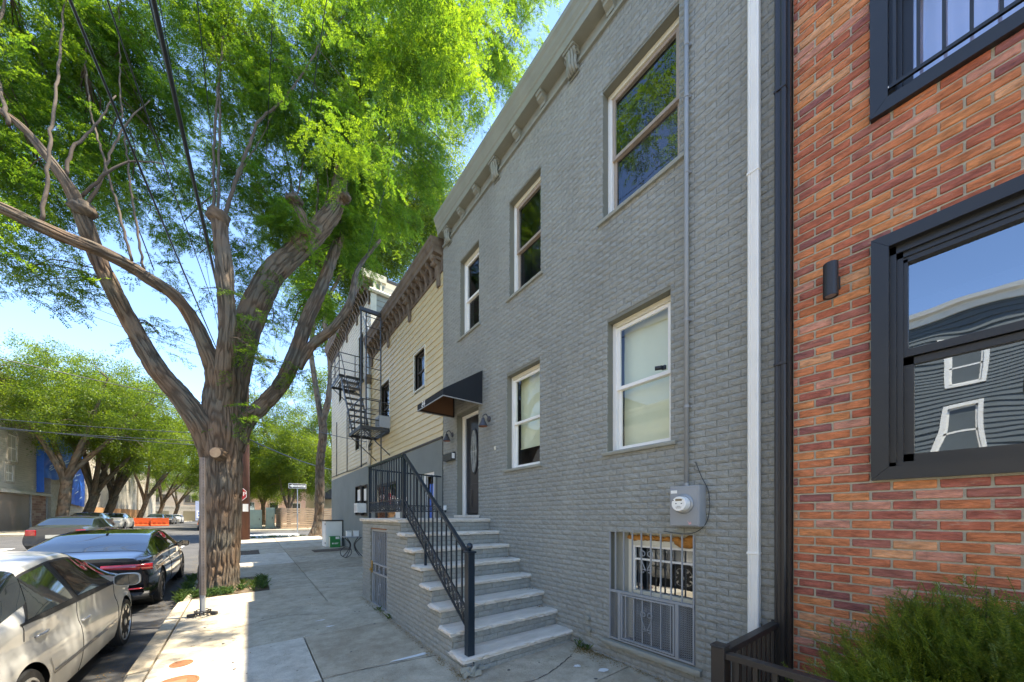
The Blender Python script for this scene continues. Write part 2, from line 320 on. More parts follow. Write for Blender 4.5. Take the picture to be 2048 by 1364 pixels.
# ------------------------------------------------------------------ brick walls
def brick_variant(L, h, d, rough, nx, nz, seed):
    r = np.random.default_rng(seed); V = []; F = []
    ys = np.linspace(-L/2, L/2, nx); zs = np.linspace(-h/2, h/2, nz)
    for i in range(nx):
        for j in range(nz):
            e = i in (0, nx-1) or j in (0, nz-1)
            jy = r.uniform(-1, 1)*(.0015 if e else L/nx*.22); jz = r.uniform(-1, 1)*(.0012 if e else h/nz*.22)
            x = -d*(.42+r.uniform(-.1, .1)) if e else -d-r.uniform(-1, 1)*rough
            V.append((x, ys[i]+jy, zs[j]+jz))
    for i in range(nx-1):
        for j in range(nz-1): F.append((i*nz+j, i*nz+j+1, (i+1)*nz+j+1, (i+1)*nz+j))
    per = [i*nz for i in range(nx)]+[(nx-1)*nz+j for j in range(1, nz)]+[i*nz+nz-1 for i in range(nx-2, -1, -1)]+[j for j in range(nz-2, 0, -1)]
    k = len(V)
    for p in per: V.append((.012, V[p][1], V[p][2]))
    m = len(per)
    for a in range(m): F.append((per[a], per[(a+1) % m], k+(a+1) % m, k+a))
    return np.array(V), F
GV = [brick_variant(.196, .0605, .012, .0045, 6, 4, i) for i in range(14)]
RV = [brick_variant(.193, .0555, .010, .0012, 4, 4, 50+i) for i in range(8)]
def flat_brick(seed):
    r = np.random.default_rng(seed); L, h = .193, .0555; V = []
    j = lambda a: r.uniform(-a, a)
    o = [(-L/2, -h/2+.003), (-L/2+.005, -h/2), (L/2-.005, -h/2), (L/2, -h/2+.003), (L/2, h/2-.003), (L/2-.005, h/2), (-L/2+.005, h/2), (-L/2, h/2-.003)]
    o = [(y+j(.0015), z+j(.001)) for y, z in o]
    for y, z in o: V.append((.012, y, z))
    for y, z in o: V.append((-.003, y, z))
    for y, z in o: V.append((-.007-abs(j(.0015)), y*.965, z*.90))
    F = [(i, i+8, (i+1) % 8+8, (i+1) % 8) for i in range(8)]+[(i+8, i+16, (i+1) % 8+16, (i+1) % 8+8) for i in range(8)]+[tuple(range(16, 24))]
    return np.array(V), F
RV = [flat_brick(i) for i in range(8)]
def bricks(parent, pieces, variants, L0, h0, material, axis='x', nmax=300, name='brick', rank=True):
    """pieces: (centre, length, height); axis x: faces -X, axis y: faces -Y"""
    def score(p):
        x, y, w_ = proj(p[0])
        if w_ < .3: return 0
        s = p[1]*p[2]/w_**2
        if not (-20 < x < 2068 and -20 < y < 1384): s *= .001
        return s
    order = sorted(range(len(pieces)), key=lambda i: -score(pieces[i]))
    R = np.eye(3) if axis == 'x' else np.array([(0, 1, 0), (1, 0, 0), (0, 0, 1)], float)
    if axis == 'y': R = np.array([(0, -1, 0), (1, 0, 0), (0, 0, 1)], float)
    meshes = []
    for V, Fc in variants:
        mb = MB(); mb.add(V, Fc); meshes.append(mb.mesh(name, material))
    W = wloc(parent); rest = MB()
    for k, i in enumerate(order):
        c, L, h = pieces[i]; vi = int(rng.integers(len(variants))); fl = -1 if rng.random() < .5 else 1
        if k < nmax:
            o = bpy.data.objects.new(name, meshes[vi]); C.objects.link(o); o.parent = parent; o.location = np.array(c)-W
            o.scale = (1+rng.uniform(-.12, .12), L/L0, h/h0)
            if axis == 'y': o.rotation_euler = (0, 0, math.pi/2)
        else:
            V = variants[vi][0]*np.array((1, L/L0, h/h0)); V = V @ R.T+np.array(c)
            rest.add(V, variants[vi][1], rnd=float(rng.random()))
    if rest.n:
        o = rest.build(name+'work', material, parent); o['kind'] = 'stuff'
def rows(a0, a1, z0, z1, course, pitch, joint, holes, phase=0.0):
    """running bond rectangles (a centre, z centre, length, height) outside holes (a0,a1,z0,z1)"""
    out = []; k = 0; z = z0
    while z < z1-.01:
        zt = min(z+course-joint, z1); st = a0-pitch*(.5 if k % 2 else 0)-phase*pitch
        a = st
        while a < a1:
            lo, hi = max(a, a0), min(a+pitch-joint, a1); segs = [(lo, hi)]
            for (ha, hb, hc, hd) in holes:
                if zt > hc+.01 and z < hd-.01:
                    ns = []
                    for (p, q) in segs:
                        if q <= ha or p >= hb: ns.append((p, q)); continue
                        if p < ha: ns.append((p, ha))
                        if q > hb: ns.append((hb, q))
                    segs = ns
            for (p, q) in segs:
                if q-p > .02: out.append(((p+q)/2, (z+zt)/2, q-p, zt-z))
            a += pitch
        z += course; k += 1
    return out
def holed(mb, a0, a1, z0, z1, x, holes, depth, axis='x'):
    A = sorted(set([a0, a1]+[h[0] for h in holes]+[h[1] for h in holes])); Z = sorted(set([z0, z1]+[h[2] for h in holes]+[h[3] for h in holes]))
    A = [a for a in A if a0 <= a <= a1]; Z = [z for z in Z if z0 <= z <= z1]
    P = (lambda a, z, d: (x+d, a, z)) if axis == 'x' else (lambda a, z, d: (a, x+d, z))
    inh = lambda a, z: any(h[0] < a < h[1] and h[2] < z < h[3] for h in holes)
    for i in range(len(A)-1):
        for j in range(len(Z)-1):
            if not inh((A[i]+A[i+1])/2, (Z[j]+Z[j+1])/2):
                mb.add([P(A[i], Z[j], 0), P(A[i+1], Z[j], 0), P(A[i+1], Z[j+1], 0), P(A[i], Z[j+1], 0)], [(0, 1, 2, 3)])
    for (ha, hb, hc, hd) in holes:
        q = [(ha, hc), (hb, hc), (hb, hd), (ha, hd)]
        for i in range(4):
            a, b = q[i], q[(i+1) % 4]
            mb.add([P(a[0], a[1], 0), P(b[0], b[1], 0), P(b[0], b[1], depth), P(a[0], a[1], depth)], [(0, 1, 2, 3)])
def window(parent, y0, y1, z0, z1, x=D, rec=.10, frame='white', sash='white', shade=None, fw=.055, glass='glass', sill=True, room='room', mid=None, sillm='gpaint', head='cream'):
    """double-hung window in an opening that faces -X"""
    xf = x+rec; mb = MB()
    for a, b, c, d in ((y0, y0+fw, z0, z1), (y1-fw, y1, z0, z1), (y0+fw, y1-fw, z0, z0+.03)): mb.box((xf, a, c), (xf+.09, b, d))
    fr = mb.build('window', M[frame], parent, bevel=.004)
    mb = MB(); mb.box((xf-.006, y0+fw*.8, z1-fw), (xf+.088, y1-fw*.8, z1-.001)); mb.box((xf-.012, y0+.012, z1-fw*.35), (xf-.006, y1-.012, z1-.002)); mb.build('head', M[head], fr, bevel=.003)
    a, b, c, d = y0+fw, y1-fw, z0+.03, z1-fw; zm = mid if mid else (c+d)/2; sw = .042
    for nm, xs, lo, hi in (('upper_sash', xf+.015, zm-.02, d), ('lower_sash', xf+.045, c, zm+.02)):
        mb = MB()
        for p, q, r, s in ((a, a+sw, lo, hi), (b-sw, b, lo, hi), (a+sw, b-sw, lo, lo+sw), (a+sw, b-sw, hi-sw, hi)): mb.box((xs, p, r), (xs+.028, q, s))
        mb.build(nm, M[sash], fr, bevel=.003)
        sheet(xs+.012, a+sw, b-sw, lo+sw, hi-sw).build('pane', M[glass], fr, fix=False)
    if sill:
        mb = MB(); n = 14
        P = np.zeros((n, 5, 3)); ys = np.linspace(y0-.07, y1+.05, n)
        for i, yy in enumerate(ys):
            j = [rng.uniform(-.004, .004) for _ in range(4)]
            P[i] = [(x+.1, yy, z0), (x-.045+j[0], yy, z0-.004), (x-.052+j[1], yy, z0-.02+j[2]), (x-.045+j[3], yy, z0-.045), (x+.01, yy, z0-.047)]
        mb.grid(P); mb.add(P[0], [(0, 1, 2, 3, 4)]); mb.add(P[-1], [(0, 1, 2, 3, 4)]); mb.build('sill', M[sillm], fr)
    if shade is not None:
        sh = MB(); n = 12; zb = z0+.03+(z1-z0)*shade; P = np.zeros((n, 9, 3))
        for i in range(n):
            for j in range(9):
                P[i, j] = (xf+.16+.006*math.sin(j*1.9)+.003*math.sin(i*1.3+j), a+(b-a)*j/8, zb+(z1-zb)*i/(n-1))
        sh.grid(P); sh.build('shade', M['blind'], fr, smooth=True)
        MB().box((xf+.155, a, zb-.02), (xf+.17, b, zb)).build('shade_bar', M['blind'], fr)
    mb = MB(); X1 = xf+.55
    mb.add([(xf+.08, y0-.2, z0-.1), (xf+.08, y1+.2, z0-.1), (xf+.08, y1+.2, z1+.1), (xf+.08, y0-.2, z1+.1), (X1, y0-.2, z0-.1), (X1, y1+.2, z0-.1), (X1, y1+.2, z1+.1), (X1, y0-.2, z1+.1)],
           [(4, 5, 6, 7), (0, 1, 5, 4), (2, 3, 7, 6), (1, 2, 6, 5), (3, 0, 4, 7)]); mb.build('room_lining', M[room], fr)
    return fr
def shell(parent, x0, x1, y0, y1, z0, z1, m, front=False):
    """back and side walls and flat roof of a row house"""
    mb = MB()
    mb.add([(x0, y0, z0), (x1, y0, z0), (x1, y1, z0), (x0, y1, z0), (x0, y0, z1), (x1, y0, z1), (x1, y1, z1), (x0, y1, z1)],
           [(0, 1, 5, 4), (1, 2, 6, 5), (2, 3, 7, 6)]); mb.build('wall', m, parent)
    MB().box((x0, y0, z1-.02), (x1, y1, z1+.1)).build('roof', M['roof'], parent)
M['roof'] = mat('tar_roof', (.06, .06, .06), .95, bump=.3)
# ------------------------------------------------------------------ ground
def strip(name, x0, x1, ys, m, dz=0, kind='structure', zf=gz, xs=None, ret=False):
    mb = MB(); xs = xs or [x0, x1]; P = np.array([[(x, y, zf(x, y)+dz) for x in xs] for y in ys]); mb.grid(P)
    o = mb.build(name, M[m], None); o['kind'] = kind; return o
YS = [-60, -30, -8, -4, 0, 4, 8, 12, 16, 20, 24, 26.5, 34, 40, 60, 90, 140, 300]
zroad = lambda x, y: gz(-2, y)+.03*(1-((x+5.6)/4.6)**2)*1.2 if y < 24.6 or x < KERB else gz(-2, y)
def zr(x, y): return .025*(max(-8, min(34, y))-3.5)-.232+(.04*(1-((x+5.6)/4.6)**2) if -10.3 < x < KERB else 0)
g0 = MB(); g0.grid(np.array([[(x, y, .025*(max(-8, min(34, y))-3.5)-.36) for x in (-400, -60, -14, 3, 40, 400)] for y in YS]))
o = g0.build('ground', M['earth'], None); o['kind'] = 'structure'
road_xs = [-10.2, -9, -7.5, -5.6, -3.5, -2, KERB]
strip('road', 0, 0, YS, 'asph', zf=zr, xs=road_xs)
strip('cross_street', 0, 0, [24.62, 27, 30, 33.2], 'asph', zf=lambda x, y: zr(-1.04, y)+.0, xs=[KERB, 2, 6, 40, 120])
strip('left_cross_street', 0, 0, [24.62, 27, 30, 33.2], 'asph', zf=lambda x, y: zr(-1.04, y), xs=[-120, -40, -10.2])
# own side pavement: slabs
pav = thing('pavement', None, None, (0, 0, 0)); pav['kind'] = 'structure'
def slab(x0, x1, y0, y1, m, parent=pav, dz=0, g=.007, zf=gz, name='paving_slab'):
    x0 += g; x1 -= g; y0 += g; y1 -= g; b = .008; t = .1; mb = MB(); j = [rng.uniform(-.003, .003) for _ in range(4)]
    P = [(x0, y0), (x1, y0), (x1, y1), (x0, y1)]; Q = [(x0+b, y0+b), (x1-b, y0+b), (x1-b, y1-b), (x0+b, y1-b)]
    V = [(x, y, zf(x, y)-t) for x, y in P]+[(x, y, zf(x, y)-b+dz) for x, y in P]+[(Q[i][0], Q[i][1], zf(*Q[i])+dz+j[i]) for i in range(4)]
    F = [(i, (i+1) % 4, (i+1) % 4+4, i+4) for i in range(4)]+[(i+4, (i+1) % 4+4, (i+1) % 4+8, i+8) for i in range(4)]+[(8, 9, 10, 11)]
    return mb.add(V, F).build(name, M[m], parent)
KX = -.86
Yr = [-14, -12, -10, -8.2, -6.4, -4.7, -3.0, -1.2, .6, 2.4, 4.16, 5.66, 7.48, 9.25, 11.25, 13.22, 14.7, 16.3, 17.9, 19.5, 21.3, 23.0, 24.4]
for i in range(len(Yr)-1):
    a, b = Yr[i], Yr[i+1]
    xm = .64 if b <= 5.7 else 1.24
    if (a, b) == (5.66, 7.48): slab(KX, D, a, b, 'conc2') if False else (slab(KX, D, a, b, 'conc'))
    elif a == 9.25: slab(.40, xm, a, b, 'conc'); slab(xm, D, a, b, 'conc')
    elif a == 16.3: slab(.40, xm, a, b, 'conc'); slab(xm, D, a, b, 'conc2')
    else:
        slab(KX, xm, a, b, 'concl' if a in (2.4, 4.16, 13.22, 14.7) and a != 2.4 or a in (4.16,) else ('conc' if rng.random() < .6 else 'conc2'))
        if 2.4 <= a < 4 : slab(xm, D, a, b, 'conc')
        else: slab(xm, D, a, b, 'conc2' if i % 3 else 'conc')
sub = MB(); sub.grid(np.array([[(x, y, gz(x, y)-.045) for x in (KX-.02, .4, D)] for y in Yr])); sub.build('joint_bed', M['earth'], pav)
# kerb stones
kb = thing('kerb', None, None, (0, 0, 0)); kb['kind'] = 'structure'
y = -14.0
while y < 24.4:
    L = 1.55+rng.uniform(-.2, .3); y2 = min(y+L, 24.5); dx = rng.uniform(-.012, .012); mb = MB(); dz = rng.uniform(-.012, .006)
    prof = [(KERB-.012+dx, -.26), (KERB+dx, -.03), (KERB+.018+dx, -.006), (KX-.012, .0)]
    P = np.array([[(px, yy, (gz(KX, yy))+pz+dz) for px, pz in prof+[(KX-.012, -.26)]] for yy in (y+.005, y2-.005)])
    mb.grid(P); mb.add(P[0], [(0, 1, 2, 3, 4)]); mb.add(P[1], [(0, 1, 2, 3, 4)]); mb.build('kerb_stone', M['conc' if rng.random() < .7 else 'conc2'], kb); y = y2
# far pavements (flat strips with kerb step)
def far_walk(name, x0, x1, y0, y1, step=1.6):
    p = thing(name, None, None); p['kind'] = 'structure'; zf = lambda x, y: gz(KERB+.01, y)-.02
    mb = MB(); P = np.array([[(x0, y, zf(x0, y)-.2), (x0, y, zf(x0, y)), (x1, y, zf(x1, y)), (x1, y, zf(x1, y)-.2)] for y in np.linspace(y0, y1, max(2, int((y1-y0)/4)+1))])
    mb.grid(P); mb.add(P[0], [(0, 1, 2, 3)]); mb.add(P[-1], [(3, 2, 1, 0)]); mb.build('concrete_bed', M['conc'], p)
    j = MB(); y = y0+step
    while y < y1: j.box((x0+.01, y-.008, zf(x0, y)-.01), (x1, y+.008, zf(x0, y)+.003)); y += step
    o = j.build('joint', M['earth'], p); o['kind'] = 'stuff'
far_walk('left_pavement', -13.5, -10.2, -30, 24.5); far_walk('left_pavement', -13.5, -10.2, 33.3, 140)
far_walk('far_pavement', -1.05, 6.0, 33.3, 140)
xw = thing('crosswalk', None, None); xw['kind'] = 'structure'
for k in range(6):
    yy = 25.15+k*.95; mb = MB(); mb.grid(np.array([[(x, y_, zr(-1.04, y_)+.005) for x in (-1.0, 3.0)] for y_ in (yy, yy+.42)])); mb.build('painted_stripe', M['paint'], xw)
for k in range(6):
    xx = -9.6+k*1.35; mb = MB(); mb.grid(np.array([[(x, y_, zr(x, y_)+.006) for x in (xx, xx+.5)] for y_ in (21.5, 23.0, 24.4)])); mb.build('painted_stripe', M['paint'], xw)
# iron covers
def cover(label, x, y, r, rec=False):
    t = thing('utility_cover', label, 'manhole cover', (x, y, gz(x, y)+.002)); mb = MB(); sl = .025
    mb.lathe((0, 0, 0), [(r, -.03), (r, .003), (r-.01, .006), (r-.02, .006), (r-.024, .002), (r-.03, .002), (r-.034, .006)], 36)
    mb.v[-1][:, 2] += mb.v[-1][:, 1]*sl+mb.v[-1][:, 0]*.02; mb.build('lid', M['rust'], t, local=True)
    if rec:
        m2 = MB(); m2.box((-.09, -.055, .007), (.09, .055, .010)); m2.v[-1][:, 2] += m2.v[-1][:, 1]*sl+m2.v[-1][:, 0]*.02; m2.build('plate', M['rust2'], t, local=True)
M['rust2'] = mat('paler_rust', (.30, .15, .075), .8, bump=.4, bscale=80)
cover('larger rusty iron cover with a raised plate in the pale slab, nearest the camera', -.585, 4.96, .19, True)
cover('small rusty iron cover in the pale slab near the kerb', -.60, 5.55, .105)
# ------------------------------------------------------------------ grey brick house
GY0, GY1, GZT = .93, 7.18, 7.60
U1, U2, U3 = (1.83, 2.79, 5.29, 6.87), (3.93, 4.72, 5.29, 6.88), (5.67, 6.41, 5.30, 6.88)
LA, LB = (1.92, 2.72, 2.45, 4.02), (3.95, 4.79, 2.46, 4.02)
DR = (5.69, 6.56, 1.66, 3.76); BW = (1.67, 2.69, .20, 1.495)
holes = [U1, U2, U3, LA, LB, DR, BW]
gh = thing('brick_townhouse', 'grey painted rock-faced brick townhouse with bracketed cornice and stone stoop at its door', 'house', (D, 4, 0))
mb = MB(); holed(mb, GY0, GY1, -.4, GZT, D, holes, .14); mb.add([(D, GY0, -.4), (D+.5, GY0, -.4), (D+.5, GY0, GZT), (D, GY0, GZT)], [(0, 1, 2, 3)]); mb.build('wall', M['gmortar'], gh)
pc = rows(GY0, GY1, -.34, GZT, .0677, .2024, .0042, holes, .3)
bricks(gh, [((D-.001, a, z), L, h) for a, z, L, h in pc], GV, .196, .0605, M['gbrick'])
shell(gh, D+.02, 15, GY0, GY1, -.4, 8.12, M['gpaint'])
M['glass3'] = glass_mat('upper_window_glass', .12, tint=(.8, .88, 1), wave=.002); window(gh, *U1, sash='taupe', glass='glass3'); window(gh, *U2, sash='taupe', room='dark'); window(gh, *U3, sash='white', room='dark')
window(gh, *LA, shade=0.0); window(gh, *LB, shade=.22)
# cornice
def cornice(parent, y0, y1, zw, prof, m, name='cornice'):
    """prof: (x offset from the wall, z) outline"""
    P = np.array([[(D+px, yy, pz) for px, pz in prof] for yy in (y0, y1)]); mb = MB(); mb.grid(P, close=True)
    mb.add(P[0], [tuple(range(len(prof)))]); mb.add(P[1], [tuple(range(len(prof)-1, -1, -1))]); return mb.build(name, M[m], parent)
co = cornice(gh, GY0, 7.14, GZT, [(.05, 7.60), (-.045, 7.60), (-.05, 7.62), (-.045, 7.645), (-.012, 7.65), (-.012, 7.80), (-.165, 7.80), (-.17, 7.90), (-.185, 7.915), (-.19, 7.95), (-.215, 8.0), (-.225, 8.05), (-.25, 8.09), (-.255, 8.15), (-.245, 8.17), (.05, 8.20)], 'cornice')
def small_bracket(yc, h=.15, wd=.105):
    mb = MB(); y0, y1 = yc-wd/2, yc+wd/2
    pr = [(D-.014, 7.655), (D-.055, 7.65), (D-.06, 7.69), (D-.085, 7.70), (D-.12, 7.715), (D-.125, 7.75), (D-.145, 7.755), (D-.15, 7.80), (D-.014, 7.80)]
    mb.prism(pr, 1, y0, y1); return mb.build('bracket', M['cornice'], co)
def big_bracket(yc):
    mb = MB(); wd = .17; y0, y1 = yc-wd/2, yc+wd/2
    mb.prism([(D-.014, 7.50), (D-.03, 7.50), (D-.035, 7.80), (D-.014, 7.80)], 1, y0, y1)
    mb.box((D-.15, y0-.01, 7.765), (D-.035, y1+.01, 7.80))
    b = mb.build('scroll_bracket', M['cornice'], co)
    lf = MB()
    for k in range(5):   # acanthus lobes
        yy = yc+(k-2)*.034; a = 1-abs(k-2)*.18
        pts = [(D-.04, yy, 7.53), (D-.07*a-.02, yy, 7.55-.01*(k % 2)), (D-.10*a-.02, yy, 7.60), (D-.12*a, yy, 7.66), (D-.13*a, yy, 7.72), (D-.12, yy, 7.765)]
        lf.tube(spline([p+(.02,) for p in pts], .02)[:, :3], .021, 6)
    for sy in (y0-.004, y1+.004):
        th = np.linspace(0, 4.2*math.pi/2*1.6, 18); r = .05*(1-th/th[-1]*.75); cx, cz = D-.075, 7.715
        lf.tube([(cx+r_*math.cos(t_), sy, cz+r_*math.sin(t_)) for r_, t_ in zip(r, th)], .007, 5)
    lf.build('acanthus_leaf', M['cornice'], b, smooth=True)
for i, yc in enumerate([6.84, 6.24, 5.65, 5.05, 4.42, 3.83, 3.24, 2.64, 2.04, 1.44]):
    (big_bracket if i in (0, 3, 6, 9) else small_bracket)(yc)
# ------------------------------------------------------------------ door, awning, lamps
xd = D+.13
mb = MB()
for a, b, c, d in ((5.69, 5.79, 1.70, 3.70), (6.46, 6.56, 1.70, 3.70), (5.69, 6.56, 3.70, 3.76)): mb.box((xd, a, c), (xd+.08, b, d))
dfr = mb.build('door_frame', M['white'], gh, bevel=.006)
M['door'] = mat('black_door', (.022, .024, .03), .3, var=.1)
mb = MB(); mb.box((xd+.04, 5.79, 1.73), (xd+.08, 6.46, 3.70)); dr = mb.build('door', M['door'], gh)
mb = MB()
for a, b, c, d in ((5.86, 6.06, 1.86, 2.22), (6.19, 6.39, 1.86, 2.22)):
    mb.box((xd+.032, a, c), (xd+.04, b, d)); mb.box((xd+.026, a+.03, c+.03), (xd+.032, b-.03, d-.03))
mb.box((xd+.034, 5.84, 2.30), (xd+.04, 6.41, 2.33)); mb.box((xd+.034, 5.84, 2.30), (xd+.04, 5.86, 3.6)); mb.box((xd+.034, 6.39, 2.30), (xd+.04, 6.41, 3.6)); mb.build('panel', M['door'], dr, bevel=.003)
th = np.linspace(0, 2*math.pi, 33)[:-1]; yc, zc = 6.125, 2.98
mb = MB(); mb.prism([(yc+.145*math.cos(t), zc+.47*math.sin(t)) for t in th], 0, xd+.022, xd+.038); mb.build('oval_trim', M['door'], dr)
M['leaded'] = mat('leaded_glass', (.30, .33, .30), .08, spec=.9, col2=(.06, .07, .07), vscale=9, bump=.9, bscale=16)
mb = MB(); mb.prism([(yc+.115*math.cos(t), zc+.43*math.sin(t)) for t in th], 0, xd+.016, xd+.021); mb.build('oval_glass', M['leaded'], dr)
mb = MB()
for k in range(-1, 2):
    mb.tube([(xd+.014, yc+k*.07*math.cos(t), zc+.42*math.sin(t)) for t in np.linspace(-1.57, 1.57, 16)], .0035, 5)
mb.tube([(xd+.014, yc-.11, zc), (xd+.014, yc+.11, zc)], .0035, 5); mb.build('lead_came', M['alu'], dr)
mb = MB(); mb.lathe((xd+.0, 5.86, 2.62), [(.012, .0), (.012, .04)], 8, axis=0); mb.lathe((xd-.03, 5.86, 2.62), [(.01, 0), (.028, .006), (.03, .02), (.02, .035)], 12, axis=0); mb.build('handle', M['alu'], dr, smooth=True)
mb = MB(); mb.box((D-.05, 5.66, 1.645), (xd+.06, 6.60, 1.70)); mb.build('door_sill', M['stone'], gh, bevel=.008)
aw = thing('door_awning', 'black fabric awning numbered 84 over the front door', 'awning', (D, 6.1, 3.9))
ya, yb, xo, zb, zf_, zt = 5.53, 6.67, 2.69, 3.745, 3.865, 4.37
mb = MB()
V = [(D-.02, ya, zt), (xo, ya, zf_), (xo, ya, zb), (D-.02, ya, zb), (D-.02, yb, zt), (xo, yb, zf_), (xo, yb, zb), (D-.02, yb, zb)]
mb.add(V, [(0, 1, 5, 4), (1, 2, 6, 5), (0, 3, 2, 1), (4, 5, 6, 7)]); mb.build('canopy', M['awn'], aw)
e = .006
mb = MB(); mb.add([(D-.03, ya+e, zt-.02), (xo+e, ya+e, zf_-.01), (xo+e, yb-e, zf_-.01), (D-.03, yb-e, zt-.02)], [(0, 1, 2, 3)]); mb.build('lining', M['awnin'], aw)
mb = MB(); mb.add([(D-.03, yb-.008, zt-.02), (xo+e, yb-.008, zf_-.01), (xo+e, yb-.008, zb+.01), (D-.03, yb-.008, zb+.01)], [(0, 1, 2, 3)]); mb.build('lining', M['awnin'], aw)
mb = MB()
for p, q in (((xo, ya, zb), (xo, yb, zb)), ((xo, ya, zb), (D-.02, ya, zb)), ((xo, yb, zb), (D-.02, yb, zb))): mb.bar(p, q, .014, .014)
mb.build('edge_trim', M['alu'], aw)
mb = MB()
for yy in (ya+.03, yb-.03): mb.bar((xo+.03, yy, zb+.02), (D-.03, yy, zb+.02), .02); mb.bar((D-.03, yy, zb), (D-.03, yy, zt-.05), .02)
mb.bar((xo+.02, ya+.02, zb+.02), (xo+.02, yb-.02, zb+.02), .02); mb.build('frame', M['bronze'], aw)
def text(s, size, m, parent, loc, rot, name='lettering', ext=.0015, shear=0, xs=1, font=None, spacing=1):
    cu = bpy.data.curves.new(name, 'FONT'); cu.body = s; cu.size = size; cu.extrude = ext; cu.align_x = 'CENTER'; cu.align_y = 'CENTER'; cu.shear = shear; cu.offset = 0; cu.space_character = spacing
    t = bpy.data.objects.new('tmp', cu); me = bpy.data.meshes.new_from_object(t); me.name = name; bpy.data.objects.remove(t)
    me.materials.clear(); me.materials.append(m); o = bpy.data.objects.new(name, me); C.objects.link(o); o.parent = parent
    o.location = np.array(loc)-wloc(parent); o.rotation_euler = rot; o.scale = (xs, 1, 1); return o
text('84', .155, M['white'], aw, (xo-.004, 6.38, 3.808), (math.pi/2, 0, -math.pi/2), shear=.25)
def wall_lamp(label, y, z, out):
    t = thing('wall_lamp', label, 'wall lamp', (D-.02, y, z), 0, 'barn lamps beside the door'); mb = MB()
    mb.lathe((0, 0, 0), [(.05, .0), (.05, -.012), (.04, -.02), (.015, -.022)], 16, axis=0); mb.build('back_plate', M['lampm'], t, local=True, smooth=False)
    pts = spline([(-.015, 0, 0, 1), (-.05, 0, .055, 1), (-out*.6, 0, .075, 1), (-out, 0, .04, 1), (-out, 0, -.0, 1)], .01)[:, :3]
    MB().tube(pts, .009, 8).build('arm', M['lampm'], t, local=True, smooth=True)
    mb = MB(); n = 20; P = []
    for r, zz in ((.018, .0), (.028, -.012), (.036, -.05), (.078, -.135), (.08, -.15)): P.append([(-out+r*math.cos(a), r*math.sin(a), zz) for a in np.linspace(0, 2*math.pi, n, endpoint=False)])
    mb.grid(P, close=True); mb.add(P[0], [tuple(range(n))]); mb.build('lamp_shade', M['lampm'], t, local=True, smooth=True)
    mb = MB(); P2 = [[(-out+r*math.cos(a), r*math.sin(a), zz) for a in np.linspace(0, 2*math.pi, n, endpoint=False)] for r, zz in ((.077, -.149), (.07, -.13), (.03, -.05))]
    mb.grid(P2, close=True); mb.add(P2[-1], [tuple(range(n))]); mb.build('inner_shade', M['copper'], t, local=True)
M['lampm'] = mat('grey_bronze_lamp', (.075, .075, .085), .5, metal=.3, var=.15, bump=.1); M['copper'] = mat('copper_lining', (.30, .13, .07), .6, var=.2)
wall_lamp('barn lamp on the grey brick just right of the door', 5.30, 3.42, .13)
wall_lamp('barn lamp on the grey brick left of the door, above the mailbox', 6.72, 3.40, .13)
mbx = thing('mailbox', 'long black metal mailbox on the wall left of the door', 'mailbox', (D-.02, 6.78, 2.94))
mb = MB(); mb.prism([(-.095, -.085), (0, -.085), (0, .085), (-.05, .075), (-.10, .03)], 1, -.2, .2)
for v in mb.v: v[:, [0]] = v[:, [0]]
mb.build('box', M['black'], mbx, local=True); MB().box((-.106, -.205, .02), (-.098, .205, .05)).build('lid_edge', M['black'], mbx, local=True)
MB().box((-.085, -.203, -.06), (-.02, -.2005, .05)).build('side_label', M['white'], mbx, local=True)
fl = thing('flood_light', 'small white floodlight low on the wall behind the railing', 'flood light', (D-.03, 7.05, 1.86))
MB().cbox((0, 0, 0), (.05, .07, .10)).build('housing', M['white'], fl, local=True, bevel=.008); MB().cbox((-.03, 0, 0), (.012, .055, .075)).build('lens', M['glass'], fl, local=True); MB().cbox((.01, 0, -.07), (.03, .03, .05)).build('bracket', M['black'], fl, local=True)
db = thing('doorbell', 'tiny white doorbell on the brick right of the door', 'doorbell', (D-.018, 5.12, 2.87)); MB().cbox((0, 0, 0), (.012, .035, .065)).build('plate', M['cream'], db, local=True, bevel=.003); MB().lathe((-.006, 0, 0), [(.009, 0), (.009, -.005)], 10, axis=0).build('button', M['white'], db, local=True)
# ------------------------------------------------------------------ basement window and its grille
bx = D+.11
bwf = MB()
for a, b, c, d in ((1.67, 1.72, .25, 1.40), (2.45, 2.50, .25, 1.44), (1.72, 2.45, 1.34, 1.40), (1.72, 2.45, .78, .82)): bwf.box((bx, a, c), (bx+.06, b, d))
bw = bwf.build('window', M['cream'], gh)
mb = MB()
for a, b, c, d in ((1.72, 1.745, .82, 1.34), (2.425, 2.45, .82, 1.34), (1.745, 2.425, 1.315, 1.34), (1.745, 2.425, 1.17, 1.19)): mb.box((bx+.015, a, c), (bx+.045, b, d))
mb.build('sash', M['white'], bw); sheet(bx+.03, 1.745, 2.425, .82, 1.315).build('pane', M['glass2'], bw, fix=False)
sheet(bx+.02, 1.70, 2.46, .26, .78).build('lower_pane', M['glass2'], bw, fix=False)
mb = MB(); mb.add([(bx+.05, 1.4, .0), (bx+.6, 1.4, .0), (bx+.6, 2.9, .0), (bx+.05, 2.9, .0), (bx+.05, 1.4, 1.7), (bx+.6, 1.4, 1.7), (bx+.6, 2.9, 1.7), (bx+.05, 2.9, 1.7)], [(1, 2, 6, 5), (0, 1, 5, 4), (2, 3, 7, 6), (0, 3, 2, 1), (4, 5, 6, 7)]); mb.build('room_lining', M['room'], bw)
mb = MB()   # insulation foam squeezed along the head
M['foam'] = mat('orange_insulation_foam', (.50, .22, .045), .9, bump=.8, bscale=40, var=.25, vscale=14)
